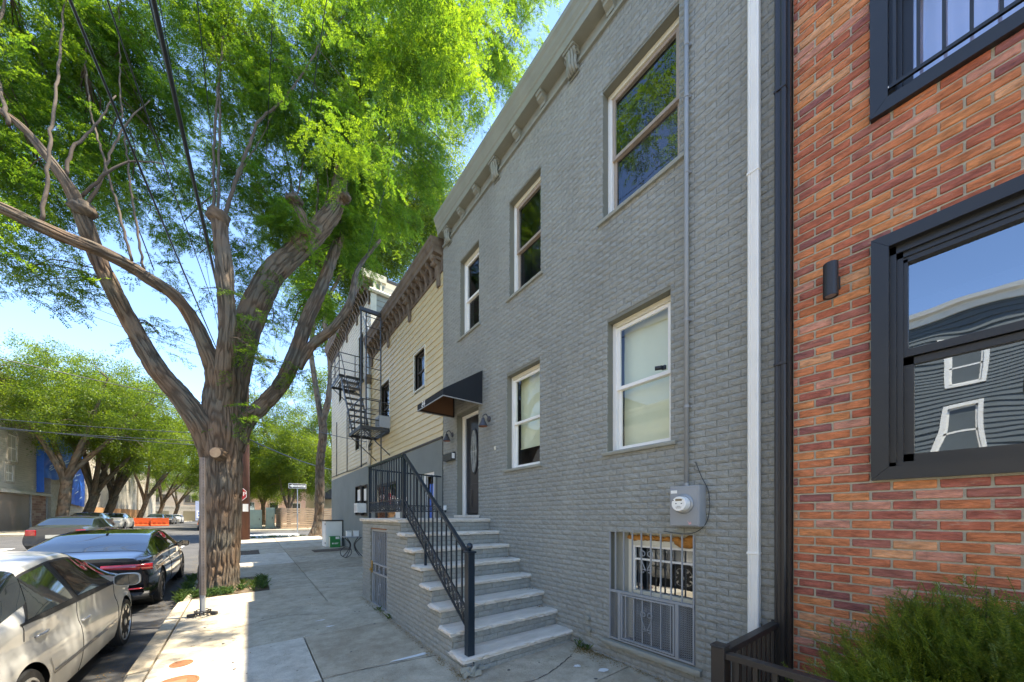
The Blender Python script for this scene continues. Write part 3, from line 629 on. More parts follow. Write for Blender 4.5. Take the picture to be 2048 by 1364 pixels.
for k in range(26):
    yy = 1.70+k*.031; r = .018+.018*rng.random()+(.022 if k < 7 else 0); zz = 1.43-.008*rng.random()-(.03 if 2 < k < 7 else 0)
    th2 = np.linspace(0, 2*math.pi, 9)[:-1]; P = [[(bx-.005+r*.7*math.cos(a)*math.sin(b)+rng.normal()*.002, yy+r*1.4*math.cos(b), zz+r*math.sin(a)*math.sin(b)+rng.normal()*.002) for a in th2] for b in np.linspace(.05, 3.09, 6)]
    mb.grid(P, close=True)
mb.build('foam', M['foam'], bw, smooth=True)
MB().box((bx+.03, 1.67, 1.38), (bx+.06, 2.50, 1.495)).build('head_board', M['cream'], bw)
MB().box((bx-.0, 2.50, .2), (bx+.03, 2.69, 1.495)).build('jamb', M['gpaint'], bw)
mb = MB(); P = np.array([[(D+.12, yy, .20), (D-.06+rng.uniform(-.006, .006), yy, .195), (D-.066, yy, .17+rng.uniform(-.006, .006)), (D-.06+rng.uniform(-.006, .006), yy, .14), (D, yy, .14)] for yy in np.linspace(1.60, 2.76, 16)]); mb.grid(P); mb.add(P[0], [(0, 1, 2, 3, 4)]); mb.add(P[-1], [(4, 3, 2, 1, 0)]); mb.build('sill', M['gpaint'], bw)
gr = thing('window_grille', 'grey iron security grille with scrolled hearts over the basement window', 'window grille', (D, 2.18, .8))
gx = D-.005
def scroll(mb, pl, cy, cz, s, flip):
    """S scroll making half of a heart, pl(y,z)->point"""
    pts = []
    for t in np.linspace(0, 1, 14): a = math.pi*1.9*(1-t)+.3; r = .32*(.35+.65*t); pts.append((.33+r*math.cos(a)*.9, .78+r*math.sin(a)))
    x0, z0 = pts[-1]
    for t in np.linspace(.1, 1, 7): pts.append((x0+(.06-x0)*t**1.5, z0+(-.62-z0)*t))
    for t in np.linspace(0, 1, 12): a = math.pi*1.0-t*math.pi*1.9; r = .22*(1-.6*t); pts.append((.30+r*math.cos(a)*1.05, -.72+r*math.sin(a)*.9))
    mb.tube([pl(cy+flip*x*s, cz+z*s) for x, z in pts], .0055, 5)
mb = MB()
ys8 = np.linspace(1.80, 2.60, 8)
for yy in ys8: mb.box((gx-.006, yy-.007, .80), (gx+.006, yy+.007, 1.495))
for yy in np.linspace(1.88, 2.50, 7): mb.box((gx-.006, yy-.007, .26), (gx+.006, yy+.007, .77))
ob = mb.build('bar', M['gmetal'], gr); bpy.data.objects.remove(ob)
for yy in ys8: MB().box((gx-.006, yy-.007, .805), (gx+.006, yy+.007, 1.49)).build('bar', M['gmetal'], gr)
for yy in np.linspace(1.92, 2.46, 6): MB().box((gx-.006, yy-.006, .27), (gx+.006, yy+.006, .765)).build('bar', M['gmetal'], gr)
mb = MB(); mb.box((gx-.014, 1.675, .775), (gx+.014, 2.685, .803)); mb.build('cross_rail', M['gmetal'], gr)
mb = MB()
for a, b in ((1.675, 1.69), (2.67, 2.685)): mb.box((gx-.01, a, .215), (gx+.01, b, 1.49))
mb.box((gx-.01, 1.69, .215), (gx+.01, 2.67, .235)); mb.build('outer_frame', M['gmetal'], gr)
mb = MB()
for a, b in ((1.83, 1.865), (2.52, 2.555)): mb.box((gx-.016, a, .236), (gx+.012, b, .774))
for a, b in ((1.872, 1.890), (2.496, 2.514)): mb.box((gx-.016, a, .245), (gx+.012, b, .768))
mb.box((gx-.016, 1.89, .245), (gx+.012, 2.496, .262)); mb.box((gx-.016, 1.89, .75), (gx+.012, 2.496, .768)); mb.build('gate_frame', M['gmetal'], gr)
mb = MB(); pl = lambda y, z: (gx-.012, y, z)
for cz, s in ((1.16, .125), (.50, .115)):
    for fl_ in (-1, 1): scroll(mb, pl, 2.19, cz, s, fl_)
mb.build('scroll', M['gmetal'], gr, smooth=True)
mb = MB(); px_, pz_ = .042, .018   # expanded mesh
for k in range(-40, 60):
    for sg in (-1, 1):
        a0_, z0_ = (1.69, .235+k*pz_) if sg > 0 else (1.69, .235+k*pz_)
        slope = sg*(pz_/px_)*1.0
        pA = np.array((1.69, z0_)); pB = np.array((2.67, z0_+slope*.98))
        def clip(p, q, lo, hi):
            d = q-p; t0, t1 = 0., 1.
            for s1, s2 in ((p[1]-lo, d[1]), (hi-p[1], -d[1])):
                if abs(s2) < 1e-9:
                    if s1 < 0: return None
                    continue
                t = -s1/s2
                if s2 > 0: t0 = max(t0, t)
                else: t1 = min(t1, t)
            return (p+d*t0, p+d*t1) if t0 < t1 else None
        r_ = clip(pA, pB, .236, .775)
        if r_ is None: continue
        p, q = r_; mb.bar((gx+.012, p[0], p[1]), (gx+.012, q[0], q[1]), .0035, .002, up=(1, 0, 0))
o = mb.build('expanded_mesh', M['gmetal'], gr)
# ------------------------------------------------------------------ meter, conduit, downspout
mt = thing('electric_meter', 'grey electric meter box with a round glass meter above the basement window', 'electric meter', (D-.075, 1.71, 1.77))
MB().cbox((0, 0, 0), (.14, .285, .39)).build('box', M['gmetal'], mt, local=True, bevel=.006)
MB().cbox((-.0725, 0, -.01), (.006, .262, .352)).build('cover', M['gmetal'], mt, local=True, bevel=.003)
mb = MB(); mb.lathe((-.076, .0, .02), [(.094, 0), (.094, -.008), (.086, -.014), (.078, -.016)], 32, axis=0); mb.build('collar', M['galv'], mt, local=True, smooth=False)
mb = MB(); mb.lathe((-.09, .0, .02), [(.070, 0), (.070, -.075), (.066, -.083)], 32, axis=0); mt1 = mb.build('meter_body', M['white'], mt, local=True)
M['lcd'] = mat('meter_display', (.16, .12, .05), .3); M['ink'] = mat('black_ink', (.03, .03, .03), .6); M['pink'] = mat('pink_tag', (.62, .34, .32), .7)
MB().box((-.1745, -.032, .047), (-.1735, .030, .066)).build('display', M['lcd'], mt1, local=True)
mb = MB()
for a, b, c, d in ((-.035, -.022, .018, .026), (.018, .031, .018, .026), (.045, .058, .05, .056), (-.015, .015, -.004, -.001), (-.03, .03, -.012, -.009), (-.025, .025, -.022, -.019), (-.045, -.04, .06, .066)): mb.box((-.1742, a, c), (-.1735, b, d))
mb.build('printed_mark', M['ink'], mt1, local=True)
MB().box((-.0775, .065, .125), (-.076, .128, .155)).build('label', M['white'], mt, local=True)
mb = MB(); mb.add([(-.078, -.03, -.135), (-.078, -.06, -.16), (-.079, -.07, -.145), (-.08, -.075, -.17), (-.079, -.05, -.178), (-.078, -.045, -.155)], [(0, 1, 5), (1, 2, 3, 4), (1, 4, 5)]); mb.build('tag', M['pink'], mt, local=True)
cd = thing('conduit', 'grey electrical conduit running up the brick from the meter box', 'conduit', (D-.05, 1.735, 4.5))
MB().tube([(D-.05, 1.735, 1.96), (D-.05, 1.735, 8.0)], .021, 14).build('pipe', M['gmetal'], cd, smooth=True)
for z in (2.75, 3.6, 5.05, 5.79, 6.3, 7.2):
    mb = MB(); mb.lathe((D-.05, 1.735, z), [(.025, -.012), (.025, .012)], 14); mb.box((D-.03, 1.70, z-.01), (D-.012, 1.77, z+.01)); mb.build('clip', M['gmetal'], cd)
MB().lathe((D-.05, 1.735, 1.965), [(.03, 0), (.03, .03), (.024, .035)], 14).build('hub', M['galv'], cd)
wr = MB(); wr.tube(spline([(D-.02, 1.66, 2.2, 1), (D-.03, 1.60, 2.05, 1), (D-.03, 1.535, 1.90, 1), (D-.035, 1.53, 1.70, 1), (D-.04, 1.58, 1.57, 1), (D-.04, 1.72, 1.50, 1), (D-.03, 1.98, 1.515, 1)], .03)[:, :3], .0035, 6)
tag(wr.build('cable', M['black'], None, smooth=True), 'thin black cable looping around the meter box', 'cable')
def corrugated(name, label, y0, y1, x0, z0, z1, m, grooves=5, joints=()):
    t = thing(name, label, 'downspout', (x0, (y0+y1)/2, z0)); mb = MB(); pr = [(D-.025, y0), (x0+.008, y0), (x0, y0+.008)]
    n = grooves; wdt = (y1-y0-.016)/n
    for k in range(n): a = y0+.008+k*wdt; pr += [(x0, a+wdt*.3), (x0+.006, a+wdt*.45), (x0+.006, a+wdt*.75), (x0, a+wdt*.9)]
    pr += [(x0, y1-.008), (x0+.008, y1), (D-.025, y1)]
    mb.prism(pr, 2, z0, z1)
    mb.build('pipe', M[m], t)
    for z in joints: MB().box((x0-.004, y0-.004, z-.02), (D-.02, y1+.004, z)).build('joint_band', M[m], t, bevel=.003)
    return t
corrugated('downspout', 'white ribbed aluminium downspout on the grey wall', 1.115, 1.197, D-.085, -.30, 8.0, 'white', joints=(1.37, 4.6))
ds = corrugated('downspout', 'black box downspout between the grey and the red brick houses', .925, 1.0, D-.10, -.30, 8.6, 'bronze', grooves=1, joints=(5.1, 2.9))
MB().box((D-.06, .905, -.3), (D+.02, .924, 8.6)).build('corner_trim', M['bronze'], ds)
for z, y_ in ((.38, 3.0), (.24, 2.985)):
    t = thing('pipe_stub', 'upper grey capped pipe stub in the brick beside the steps' if z > .3 else 'lower grey capped pipe stub in the brick beside the steps', 'pipe', (D-.02, y_, z)); MB().lathe((0, 0, 0), [(.028, .0), (.028, -.045), (.02, -.05)], 14, axis=0).build('pipe', M['gpaint'], t, local=True); MB().lathe((0, 0, 0), [(.036, -.02), (.036, -.035)], 8, axis=0).build('collar', M['gpaint'], t, local=True)
cmx = thing('camera', 'small black security camera beside the lower near window', 'camera', (D-.03, 1.98, 3.22)); MB().tube([(-.02, .01, 0), (-.05, .07, 0)], .022, 12).build('body', M['black'], cmx, local=True, smooth=True); MB().cbox((0, -.0, 0), (.03, .04, .04)).build('mount', M['black'], cmx, local=True)
# ------------------------------------------------------------------ stoop
SX0, SX1 = 1.88, D
st = thing('stoop', 'grey brick stoop with eight rough limestone treads and a gated side door', 'stoop', (2.7, 5, 0))
RZ, RY = .212, .2856
def tr_top(k): return .155+RZ*(k-1)      # k=1..8
def tr_y(k): return 3.275+RY*(k-1)       # nosing
SYE = 7.5
gate = (5.97, 6.95, -.05, 1.47)
# side wall polygon made as columns under each tread
mb = MB()
def side(mb, x, hole):
    cols = [(tr_y(k)+.05, tr_y(k+1)+.05, tr_top(k)-.06) for k in range(1, 8)]
    for a, b, z in cols: mb.add([(x, a, -.4), (x, b, -.4), (x, b, z), (x, a, z)], [(0, 1, 2, 3)])
    holed(mb, tr_y(8)+.05, SYE, -.4, tr_top(8)-.06, x, hole, .12)
side(mb, SX0, [gate])
for k in range(1, 9):
    a = tr_y(k)+.05; z0 = tr_top(k-1) if k > 1 else -.4
    mb.add([(SX0, a, z0-.07), (SX1, a, z0-.07), (SX1, a, tr_top(k)-.06), (SX0, a, tr_top(k)-.06)], [(0, 1, 2, 3)])
mb.add([(SX0, SYE, -.4), (SX1, SYE, -.4), (SX1, SYE, 1.58), (SX0, SYE, 1.58)], [(0, 1, 2, 3)]); mb.build('wall', M['gmortar'], st)
pcs = []
def zt_at(y):
    if y >= tr_y(8)+.05: return tr_top(8)-.065
    k = int((y-tr_y(1)-.05)/RY)+1; return tr_top(max(1, k))-.065
cs = .0677
z = -.3; r = 0
while z < 1.58:
    y = tr_y(1)+.05-(.10 if r % 2 else 0); h = cs-.0055
    while y < SYE:
        lo, hi = max(y, tr_y(1)+.052), min(y+.197, SYE)
        segs = [(lo, hi)]
        if z < gate[3]-.01 and z+h > gate[2]: 
            ns = []
            for p, q in segs:
                if q <= gate[0] or p >= gate[1]: ns.append((p, q))
                else:
                    if p < gate[0]: ns.append((p, gate[0]))
                    if q > gate[1]: ns.append((gate[1], q))
            segs = ns
        for p, q in segs:
            while p < q and zt_at(p+.01) < z+h*.5: p += .02
            if q-p > .02: pcs.append(((SX0-.001, (p+q)/2, z+h/2), q-p, min(h, max(.01, min(zt_at((p+q)/2), zt_at(p+.01))-z))))
        y += .2024
    z += cs; r += 1
pcs = [p for p in pcs if p[2] > .015]
bricks(st, pcs, GV, .196, .0605, M['gbrick'], nmax=190)
pcs = []
for k in range(1, 9):
    zb = (tr_top(k-1) if k > 1 else -.12); zt = tr_top(k)-.062; n = 2 if k > 1 else 3; hh = (zt-zb)/n
    for j in range(n):
        x = SX0+.002-(.10 if (j+k) % 2 else 0)
        while x < SX1:
            lo, hi = max(x, SX0+.002), min(x+.197, SX1)
            if hi-lo > .02: pcs.append((((lo+hi)/2, tr_y(k)+.049, zb+hh*(j+.5)), hi-lo, hh-.006))
            x += .2024
bricks(st, pcs, GV, .196, .0605, M['gbrick'], axis='y', nmax=110)
def tread(x0, x1, y0, y1, zt, th, seed, name='tread'):
    """slab whose front and left edges are rock-faced"""
    r = np.random.default_rng(seed); nx, ny = 40, 10; mb = MB()
    path = [(x0, y1-(y1-y0)*i/ny) for i in range(ny)]+[(x0+(x1-x0)*i/nx, y0) for i in range(nx+1)]
    L = []
    for i, (x, y) in enumerate(path):
        dx, dy = (1, 0) if i < ny else (0, 1)
        if i == ny: dx = dy = .7
        n1 = r.normal()*.007; n2 = r.normal()*.010
        L.append([(x+dx*.03, y+dy*.03, zt+r.normal()*.0006), (x+dx*(.012+n1), y+dy*(.012+n1), zt-.004-abs(n2)*.4), (x+dx*(.0+n2*.6), y+dy*(.0+n2*.6), zt-.018+r.normal()*.003), (x+dx*(.006-n1), y+dy*(.006-n1), zt-th*.65+r.normal()*.003), (x+dx*(.014+n1*.5), y+dy*(.014+n1*.5), zt-th), (x+dx*.06, y+dy*.06, zt-th)])
    mb.grid(L); n = len(L)
    top = [tuple(L[i][0]) for i in range(n)]+[(x1, y1, zt)]; bot = [tuple(L[i][5]) for i in range(n)]+[(x1, y1, zt-th)]
    mb.add(top, [tuple(range(len(top)))]); mb.add(bot, [tuple(range(len(bot)))[::-1]])
    mb.add([(x1, y0+.03, zt), (x1, y1, zt), (x1, y1, zt-th), (x1, y0+.03, zt-th)], [(0, 1, 2, 3)]); mb.add([(x0+.03, y1, zt), (x1, y1, zt), (x1, y1, zt-th), (x0+.03, y1, zt-th)], [(0, 1, 2, 3)])
    return mb.build(name, M['stone'], st)
for k in range(1, 8): tread(1.82, SX1-.001, tr_y(k), tr_y(k+1)+.045, tr_top(k), .055, 100+k)
tread(1.82, SX1-.001, tr_y(8), SYE+.06, tr_top(8), .06, 120, 'landing_slab')
# broken corner mortar patch round the newel foot
mb = MB(); 
for k in range(9):
    a = rng.uniform(0, 6.28); r = rng.uniform(.05, .12); mb.cbox((0, 0, 0), (.07, .06, .05)); v = mb.v[-1]; v += rng.normal(size=v.shape)*.010; v += np.array((1.93+r*math.cos(a), 3.30+r*.5*math.sin(a), .015+rng.uniform(-.02, .03)))
mb.build('broken_mortar', M['gpaint'], st)
# side gate
sg = thing('side_gate', 'grey barred iron gate in the side of the stoop', 'gate', (SX0, 6.4, .7)); gx2 = SX0+.03; z0, z1 = .03, 1.44
mb = MB()
for a, b, c, d in ((5.99, 6.03, z0, z1), (6.88, 6.92, z0, z1), (6.03, 6.88, z1-.04, z1), (6.03, 6.88, z0, z0+.04), (6.03, 6.88, .62, .65), (6.03, 6.88, .79, .82)): mb.box((gx2-.015, a, c), (gx2+.015, b, d))
mb.build('frame', M['gmetal'], sg)
for yy in np.linspace(6.10, 6.80, 8):
    MB().box((gx2-.006, yy-.006, z0+.04), (gx2+.006, yy+.006, .62)).build('bar', M['gmetal'], sg); MB().box((gx2-.006, yy-.006, .82), (gx2+.006, yy+.006, z1-.04)).build('bar', M['gmetal'], sg)
mb = MB(); pl = lambda y, z: (gx2-.014, y, z)
for cz, s in ((1.12, .12), (.34, .12), ):
    for fl_ in (-1, 1): scroll(mb, pl, 6.45, cz, s, fl_)
for yc_ in (6.2, 6.45, 6.7):
    for fl_ in (-1, 1): scroll(mb, pl, yc_, .72, .07, fl_)
mb.build('scroll', M['gmetal'], sg)
mb = MB()
for k in range(-2, 62):
    zz = z0+.03+k*.024
    mb.bar((gx2+.02, 6.03, max(z0, zz)), (gx2+.02, 6.88, min(z1, zz+.2)), .005, .002, up=(1, 0, 0)); mb.bar((gx2+.02, 6.03, min(z1, zz+.2)), (gx2+.02, 6.88, max(z0, zz)), .005, .002, up=(1, 0, 0))
o = mb.build('expanded_mesh', M['gmetal'], sg)
M['brass'] = mat('worn_brass', (.45, .28, .08), .35, metal=.8, var=.3, vscale=30)
mb = MB(); mb.box((gx2-.03, 6.86, .62), (gx2-.015, 6.93, .84)); lk = mb.build('lock_plate', M['brass'], sg); MB().lathe((gx2-.03, 6.90, .68), [(.02, 0), (.028, -.02), (.015, -.035)], 12, axis=0).build('knob', M['brass'], sg, smooth=True)
MB().box((SX0-.004, 6.0, 1.44), (SX0+.02, 6.9, 1.462)).build('rusty_head', M['rust'], sg)
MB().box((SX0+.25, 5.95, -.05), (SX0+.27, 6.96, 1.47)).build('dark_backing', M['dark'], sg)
# railing
rl = thing('stair_railing', 'blue-black iron stair railing with a ball-topped newel and an ornamental lower band', 'railing', (1.95, 4.5, 1))
RX = 1.95; yA, zA0, zA1 = 3.36, .0, 1.27; yB, zB = 5.36, 2.62; yC = 7.27
mb = MB(); mb.box((RX-.042, yA-.042, .0), (RX+.042, yA+.042, zA1)); mb.box((RX-.055, yA-.055, zA1), (RX+.055, yA+.055, zA1+.022))
nw = mb.build('newel_post', M['rail'], rl, bevel=.004)
mb = MB(); mb.lathe((RX, yA, zA1+.02), [(.016, 0), (.016, .02), (.030, .032), (.036, .05), (.036, .06), (.030, .078), (.015, .09), (.002, .094)], 18); mb.build('ball', M['rail'], nw, smooth=True)
def post(y, z0, z1, w=.045): return MB().box((RX-w/2, y-w/2, z0), (RX+w/2, y+w/2, z1)).build('post', M['rail'], rl)
post(yB, 1.64, zB); post(yC, 1.64, zB+.02)
post(4.55, tr_top(5), tr_top(5)+.30, .03)
zr1 = lambda y: 1.235+(zB-1.235)*(y-yA)/(yB-yA)
MB().bar((RX, yA+.04, zr1(yA+.04)), (RX, yB, zB), .045, .03).build('handrail', M['rail'], rl)
MB().bar((RX, yB-.02, zB), (RX, yC+.02, zB+.03), .045, .03).build('handrail', M['rail'], rl)
MB().bar((RX, yC, zB-.02), (D+.0, yC, zB-.06), .035, .03).build('handrail', M['rail'], rl)
lo1 = lambda y, dz: .40+dz+(1.74-.40)*(y-yA)/(yB-yA)
# sloping band
for dz in (0, .20): MB().bar((RX, yA+.04, lo1(yA+.04, dz)), (RX, yB, lo1(yB, dz)), .022, .018).build('lower_rail', M['rail'], rl)
for dz in (1.75, 1.94): MB().bar((RX, yB, dz), (RX, yC, dz), .022, .018).build('lower_rail', M['rail'], rl)
for z in (1.78, ): MB().bar((RX, yC, z), (D, yC, z), .022, .018).build('lower_rail', M['rail'], rl)
MB().bar((RX, yC, 1.9), (D, yC, 1.9), .022, .018).build('lower_rail', M['rail'], rl)
n = 15
for i in range(1, n):
    y = yA+.04+(yB-yA-.04)*i/n; MB().box((RX-.008, y-.008, lo1(y, .20)), (RX+.008, y+.008, zr1(y))).build('baluster', M['rail'], rl)
for i in range(1, 16):
    y = yB+(yC-yB)*i/16; MB().box((RX-.008, y-.008, 1.94), (RX+.008, y+.008, zB+.015)).build('baluster', M['rail'], rl)
for i in range(1, 13):
    x = RX+(D-RX)*i/13; MB().box((x-.007, yC-.007, 1.9), (x+.007, yC+.007, zB-.03)).build('baluster', M['rail'], rl)
def motif(mb, cy, cz, sy, sz, slope, axis='y'):
    def P(a, b): return (RX, cy+a, cz+b+slope*a) if axis == 'y' else (cy+a, yC, cz+b)
    th3 = np.linspace(0, 2*math.pi, 13)
    mb.tube([P(sy*.5*math.cos(t), sz*.5*math.sin(t)) for t in th3], .006, 5); mb.tube([P(sy*.22*math.cos(t), sz*.24*math.sin(t)) for t in th3[:]], .005, 5)
    for sg_ in (-1, 1):
        for q in (-1, 1): mb.tube([P(sg_*sy*.5, 0), P(sg_*sy*.62, q*sz*.3), P(sg_*sy*.5, q*sz*.55)], .005, 4)
k = 17
for i in range(k):
    y = yA+.11+(yB-yA-.18)*i/(k-1); mb = MB(); motif(mb, y, lo1(y, .10), .085, .15, (1.74-.40)/(yB-yA)); o = mb.build('cast_ring', M['rail'], rl)
for i in range(16):
    y = yB+.08+(yC-yB-.16)*i/15; mb = MB(); motif(mb, y, 1.845, .085, .15, 0); mb.build('cast_ring', M['rail'], rl)
for i in range(12):
    x = RX+.1+(D-RX-.2)*i/11; mb = MB(); motif(mb, x, 1.84, .08, .10, 0, 'x'); mb.build('cast_ring', M['rail'], rl)
# ------------------------------------------------------------------ red brick house
rh = thing('brick_house', 'red brick house with thick black window surrounds at the right edge', 'house', (D, -2, 0))
RB, RT = (-.92, .455, 1.92, 3.577), (-.92, .46, 4.42, 6.1)
RLO = (-.9, .45, -.9, -.8)
rhz = [RB, RT]
RY0, RY1 = -5.2, .90
mb = MB(); holed(mb, RY0, RY1, -.4, 9.0, D, rhz, .10); mb.build('wall', M['rmortar'], rh)
pcr = rows(RY0, RY1-.004, -.33, 9.0, .0661, .2024, .0125, rhz, .0)
bricks(rh, [((D-.001, a, z), L, h) for a, z, L, h in pcr], RV, .193, .0555, M['rbrick'])
shell(rh, D+.02, 15, RY0, RY1, -.4, 9.0, M['roof'])
def big_window(y0, y1, z0, z1, grille=False, curtain=False):
    w_ = .085; mb = MB(); xo_ = D-.045
    for q in ([(y0, z0), (y1, z0), (y1-w_, z0+w_), (y0+w_, z0+w_)], [(y0, z1), (y1, z1), (y1-w_, z1-w_), (y0+w_, z1-w_)], [(y0, z0), (y0, z1), (y0+w_, z1-w_), (y0+w_, z0+w_)], [(y1, z0), (y1, z1), (y1-w_, z1-w_), (y1-w_, z0+w_)]):
        cy = sum(p[0] for p in q)/4; cz = sum(p[1] for p in q)/4; q2 = [(cy+(p[0]-cy)*.9985, cz+(p[1]-cz)*.9985) for p in q]
        mb.prism([(a, b) for a, b in q2], 0, xo_, D+.06)
    fr = mb.build('window', M['winblk'], rh)
    mb = MB(); a, b, c, d = y0+w_, y1-w_, z0+w_, z1-w_; zm = (c+d)/2+.04
    for p, q, r, s, t in ((a, a+.03, c, d, 0), (b-.03, b, c, d, 0), (a, b, c, c+.03, 0), (a, b, d-.05, d, 0), (a+.03, a+.06, c, d, .02), (b-.06, b-.03, c, d, .02), (a+.03, b-.03, d-.085, d-.05, .02)): mb.box((D+.0+t, p, r), (D+.07+t, q, s))
    mb.build('frame_step', M['winblk'], fr)
    mb = MB(); a += .06; b -= .06
    for p, q, r, s in ((a, b, zm-.05, zm), (a, b, d-.12, d-.085), (b-.02, b, zm, d-.1), (a, a+.02, zm, d-.1)): mb.box((D+.03, p, r), (D+.075, q, s))
    mb.build('upper_sash', M['winblk'], fr)
    mb = MB()
    for p, q, r, s in ((a, b, zm-.10, zm-.055), (a, b, c+.03, c+.085), (b-.045, b, c+.03, zm-.055), (a, a+.045, c+.03, zm-.055)): mb.box((D+.055, p, r), (D+.10, q, s))
    mb.build('lower_sash', M['winblk'], fr)
    sheet(D+.062, a, b, zm, d-.085).build('pane', M['glass2'], fr, fix=False); sheet(D+.078, a, b, c+.06, zm-.06).build('pane', M['glass2'], fr, fix=False)
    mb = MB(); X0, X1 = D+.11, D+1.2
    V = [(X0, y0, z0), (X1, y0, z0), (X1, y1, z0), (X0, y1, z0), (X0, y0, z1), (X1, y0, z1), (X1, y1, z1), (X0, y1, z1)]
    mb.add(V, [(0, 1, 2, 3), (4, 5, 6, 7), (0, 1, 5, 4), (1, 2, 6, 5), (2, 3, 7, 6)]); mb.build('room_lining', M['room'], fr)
    if curtain:
        P = [[(D+.16+.012*math.sin(j*1.3), y0+(y1-y0)*j/60, zz) for j in range(61)] for zz in (z0, z1)]; mb = MB(); mb.grid(P); mb.build('curtain', M['lilac'], fr, smooth=True)
    return fr
M['lilac'] = mat('pale_lilac_curtain', (.50, .50, .66), .9)
big_window(*RB); big_window(*RT, curtain=True)
wg = thing('window_guard', 'black barred guard over the upper window of the red brick house', 'window guard', (D, -.2, 5))
for z in (4.56, 5.25, 5.9): MB().box((D-.035, -.83, z), (D-.015, .375, z+.022)).build('guard_rail', M['winblk'], wg)
for k in range(12): y = .345-k*.105; MB().box((D-.034, y-.008, 4.56), (D-.018, y+.008, 6.0)).build('bar', M['winblk'], wg)
for z in (4.565, 5.26): mb = MB(); mb.box((D-.036, .37, z), (D-.03, .42, z+.012)); mb.box((D-.04, .415, z), (D-.036, .425, z+.03)); mb.build('screw_tab', M['white'], wg)
sc = thing('wall_light', 'black cylinder wall light on the red brick', 'wall light', (D, .655, 3.39))
mb = MB(); n = 24; P = [[(-.10+r*math.cos(a), r*math.sin(a), z) for a in np.linspace(0, 2*math.pi, n, endpoint=False)] for r, z in ((.030, -.112), (.041, -.115), (.043, -.12), (.043, .12), (.040, .123), (.0, .123))]
mb.grid(P, close=True); mb.build('cylinder', M['bronze'], sc, local=True); MB().lathe((-.10, 0, -.113), [(.03, 0), (.03, .006)], 20).build('lens', M['galv'], sc, local=True)
MB().cbox((-.035, 0, .0), (.05, .03, .05)).build('arm', M['bronze'], sc, local=True); MB().cbox((-.012, 0, 0), (.016, .075, .095)).build('back_plate', M['bronze'], sc, local=True, bevel=.003)
# areaway fence
fn = thing('areaway_fence', 'low black metal fence round the front yard of the red brick house', 'fence', (2.3, .7, 0))
FX, FY = 2.42, 1.0; zt = .82
mb = MB(); mb.box((FX-.04, FY-.04, -.2), (FX+.04, FY+.04, zt+.02)); p0 = mb.build('post', M['bronze'], fn, bevel=.004); MB().box((FX-.046, FY-.046, zt+.02), (FX+.046, FY+.046, zt+.035)).build('cap', M['bronze'], p0, bevel=.01)
MB().box((FX+.04, FY-.028, zt-.045), (D-.03, FY+.028, zt-.005)).build('top_rail', M['bronze'], fn, bevel=.003); MB().box((FX+.04, FY-.018, .0), (D-.03, FY+.018, .03)).build('bottom_rail', M['bronze'], fn)
for k in range(11): x = FX+.12+k*.092; MB().box((x-.012, FY-.012, .03), (x+.012, FY+.012, zt-.045)).build('picket', M['bronze'], fn)
MB().box((D-.05, FY-.035, -.1), (D-.03, FY+.035, zt+.0)).build('wall_bracket', M['bronze'], fn)
MB().box((FX-.028, -3.2, zt-.045), (FX+.028, FY-.04, zt-.005)).build('top_rail', M['bronze'], fn, bevel=.003); MB().box((FX-.018, -3.2, .0), (FX+.018, FY-.04, .03)).build('bottom_rail', M['bronze'], fn)
for k in range(42): y = FY-.10-k*.098; MB().box((FX-.012, y-.012, .03), (FX+.012, y+.012, zt-.045)).build('picket', M['bronze'], fn)
yard = MB(); yard.grid(np.array([[(x, y, -.02+.01*math.sin(x*5+y*3)) for x in np.linspace(FX+.05, D, 5)] for y in np.linspace(-3.2, FY-.05, 12)])); o = yard.build('yard_soil', M['soil'], None); o['kind'] = 'structure'
# ------------------------------------------------------------------ yellow clapboard buildings and the fire escape
def siding(parent, x, y0, y1, z0, z1, exposure, m, holes, axis='x', name='siding_board', th=.02):
    """lapped boards; each course an object, cut at the openings"""
    z = z0; k = 0
    while z < z1-.02:
        zt = min(z+exposure, z1); segs = [(y0, y1)]
        for (ha, hb, hc, hd) in holes:
            if zt > hc+.02 and z < hd-.02:
                ns = []
                for p, q in segs:
                    if q <= ha or p >= hb: ns.append((p, q))
                    else:
                        if p < ha: ns.append((p, ha))
                        if q > hb: ns.append((hb, q))
                segs = ns
        for p, q in segs:
            if q-p < .03: continue
            mb = MB(); pr = [(x+.005, z), (x-th, z), (x-th-.002, z+.006), (x-th*.55, z+exposure*.5), (x-.004, zt), (x+.005, zt)]
            if axis == 'x': mb.prism(pr, 1, p, q)
            else: mb.add([(a, b, c) for (b, c) in pr for a in (p, q)], [(2*i, 2*i+1, 2*((i+1) % 6)+1, 2*((i+1) % 6)) for i in range(6)]+[(0, 2, 4, 6, 8, 10), (11, 9, 7, 5, 3, 1)])
            mb.build(name, m, parent, fix=True)
        z += exposure; k += 1
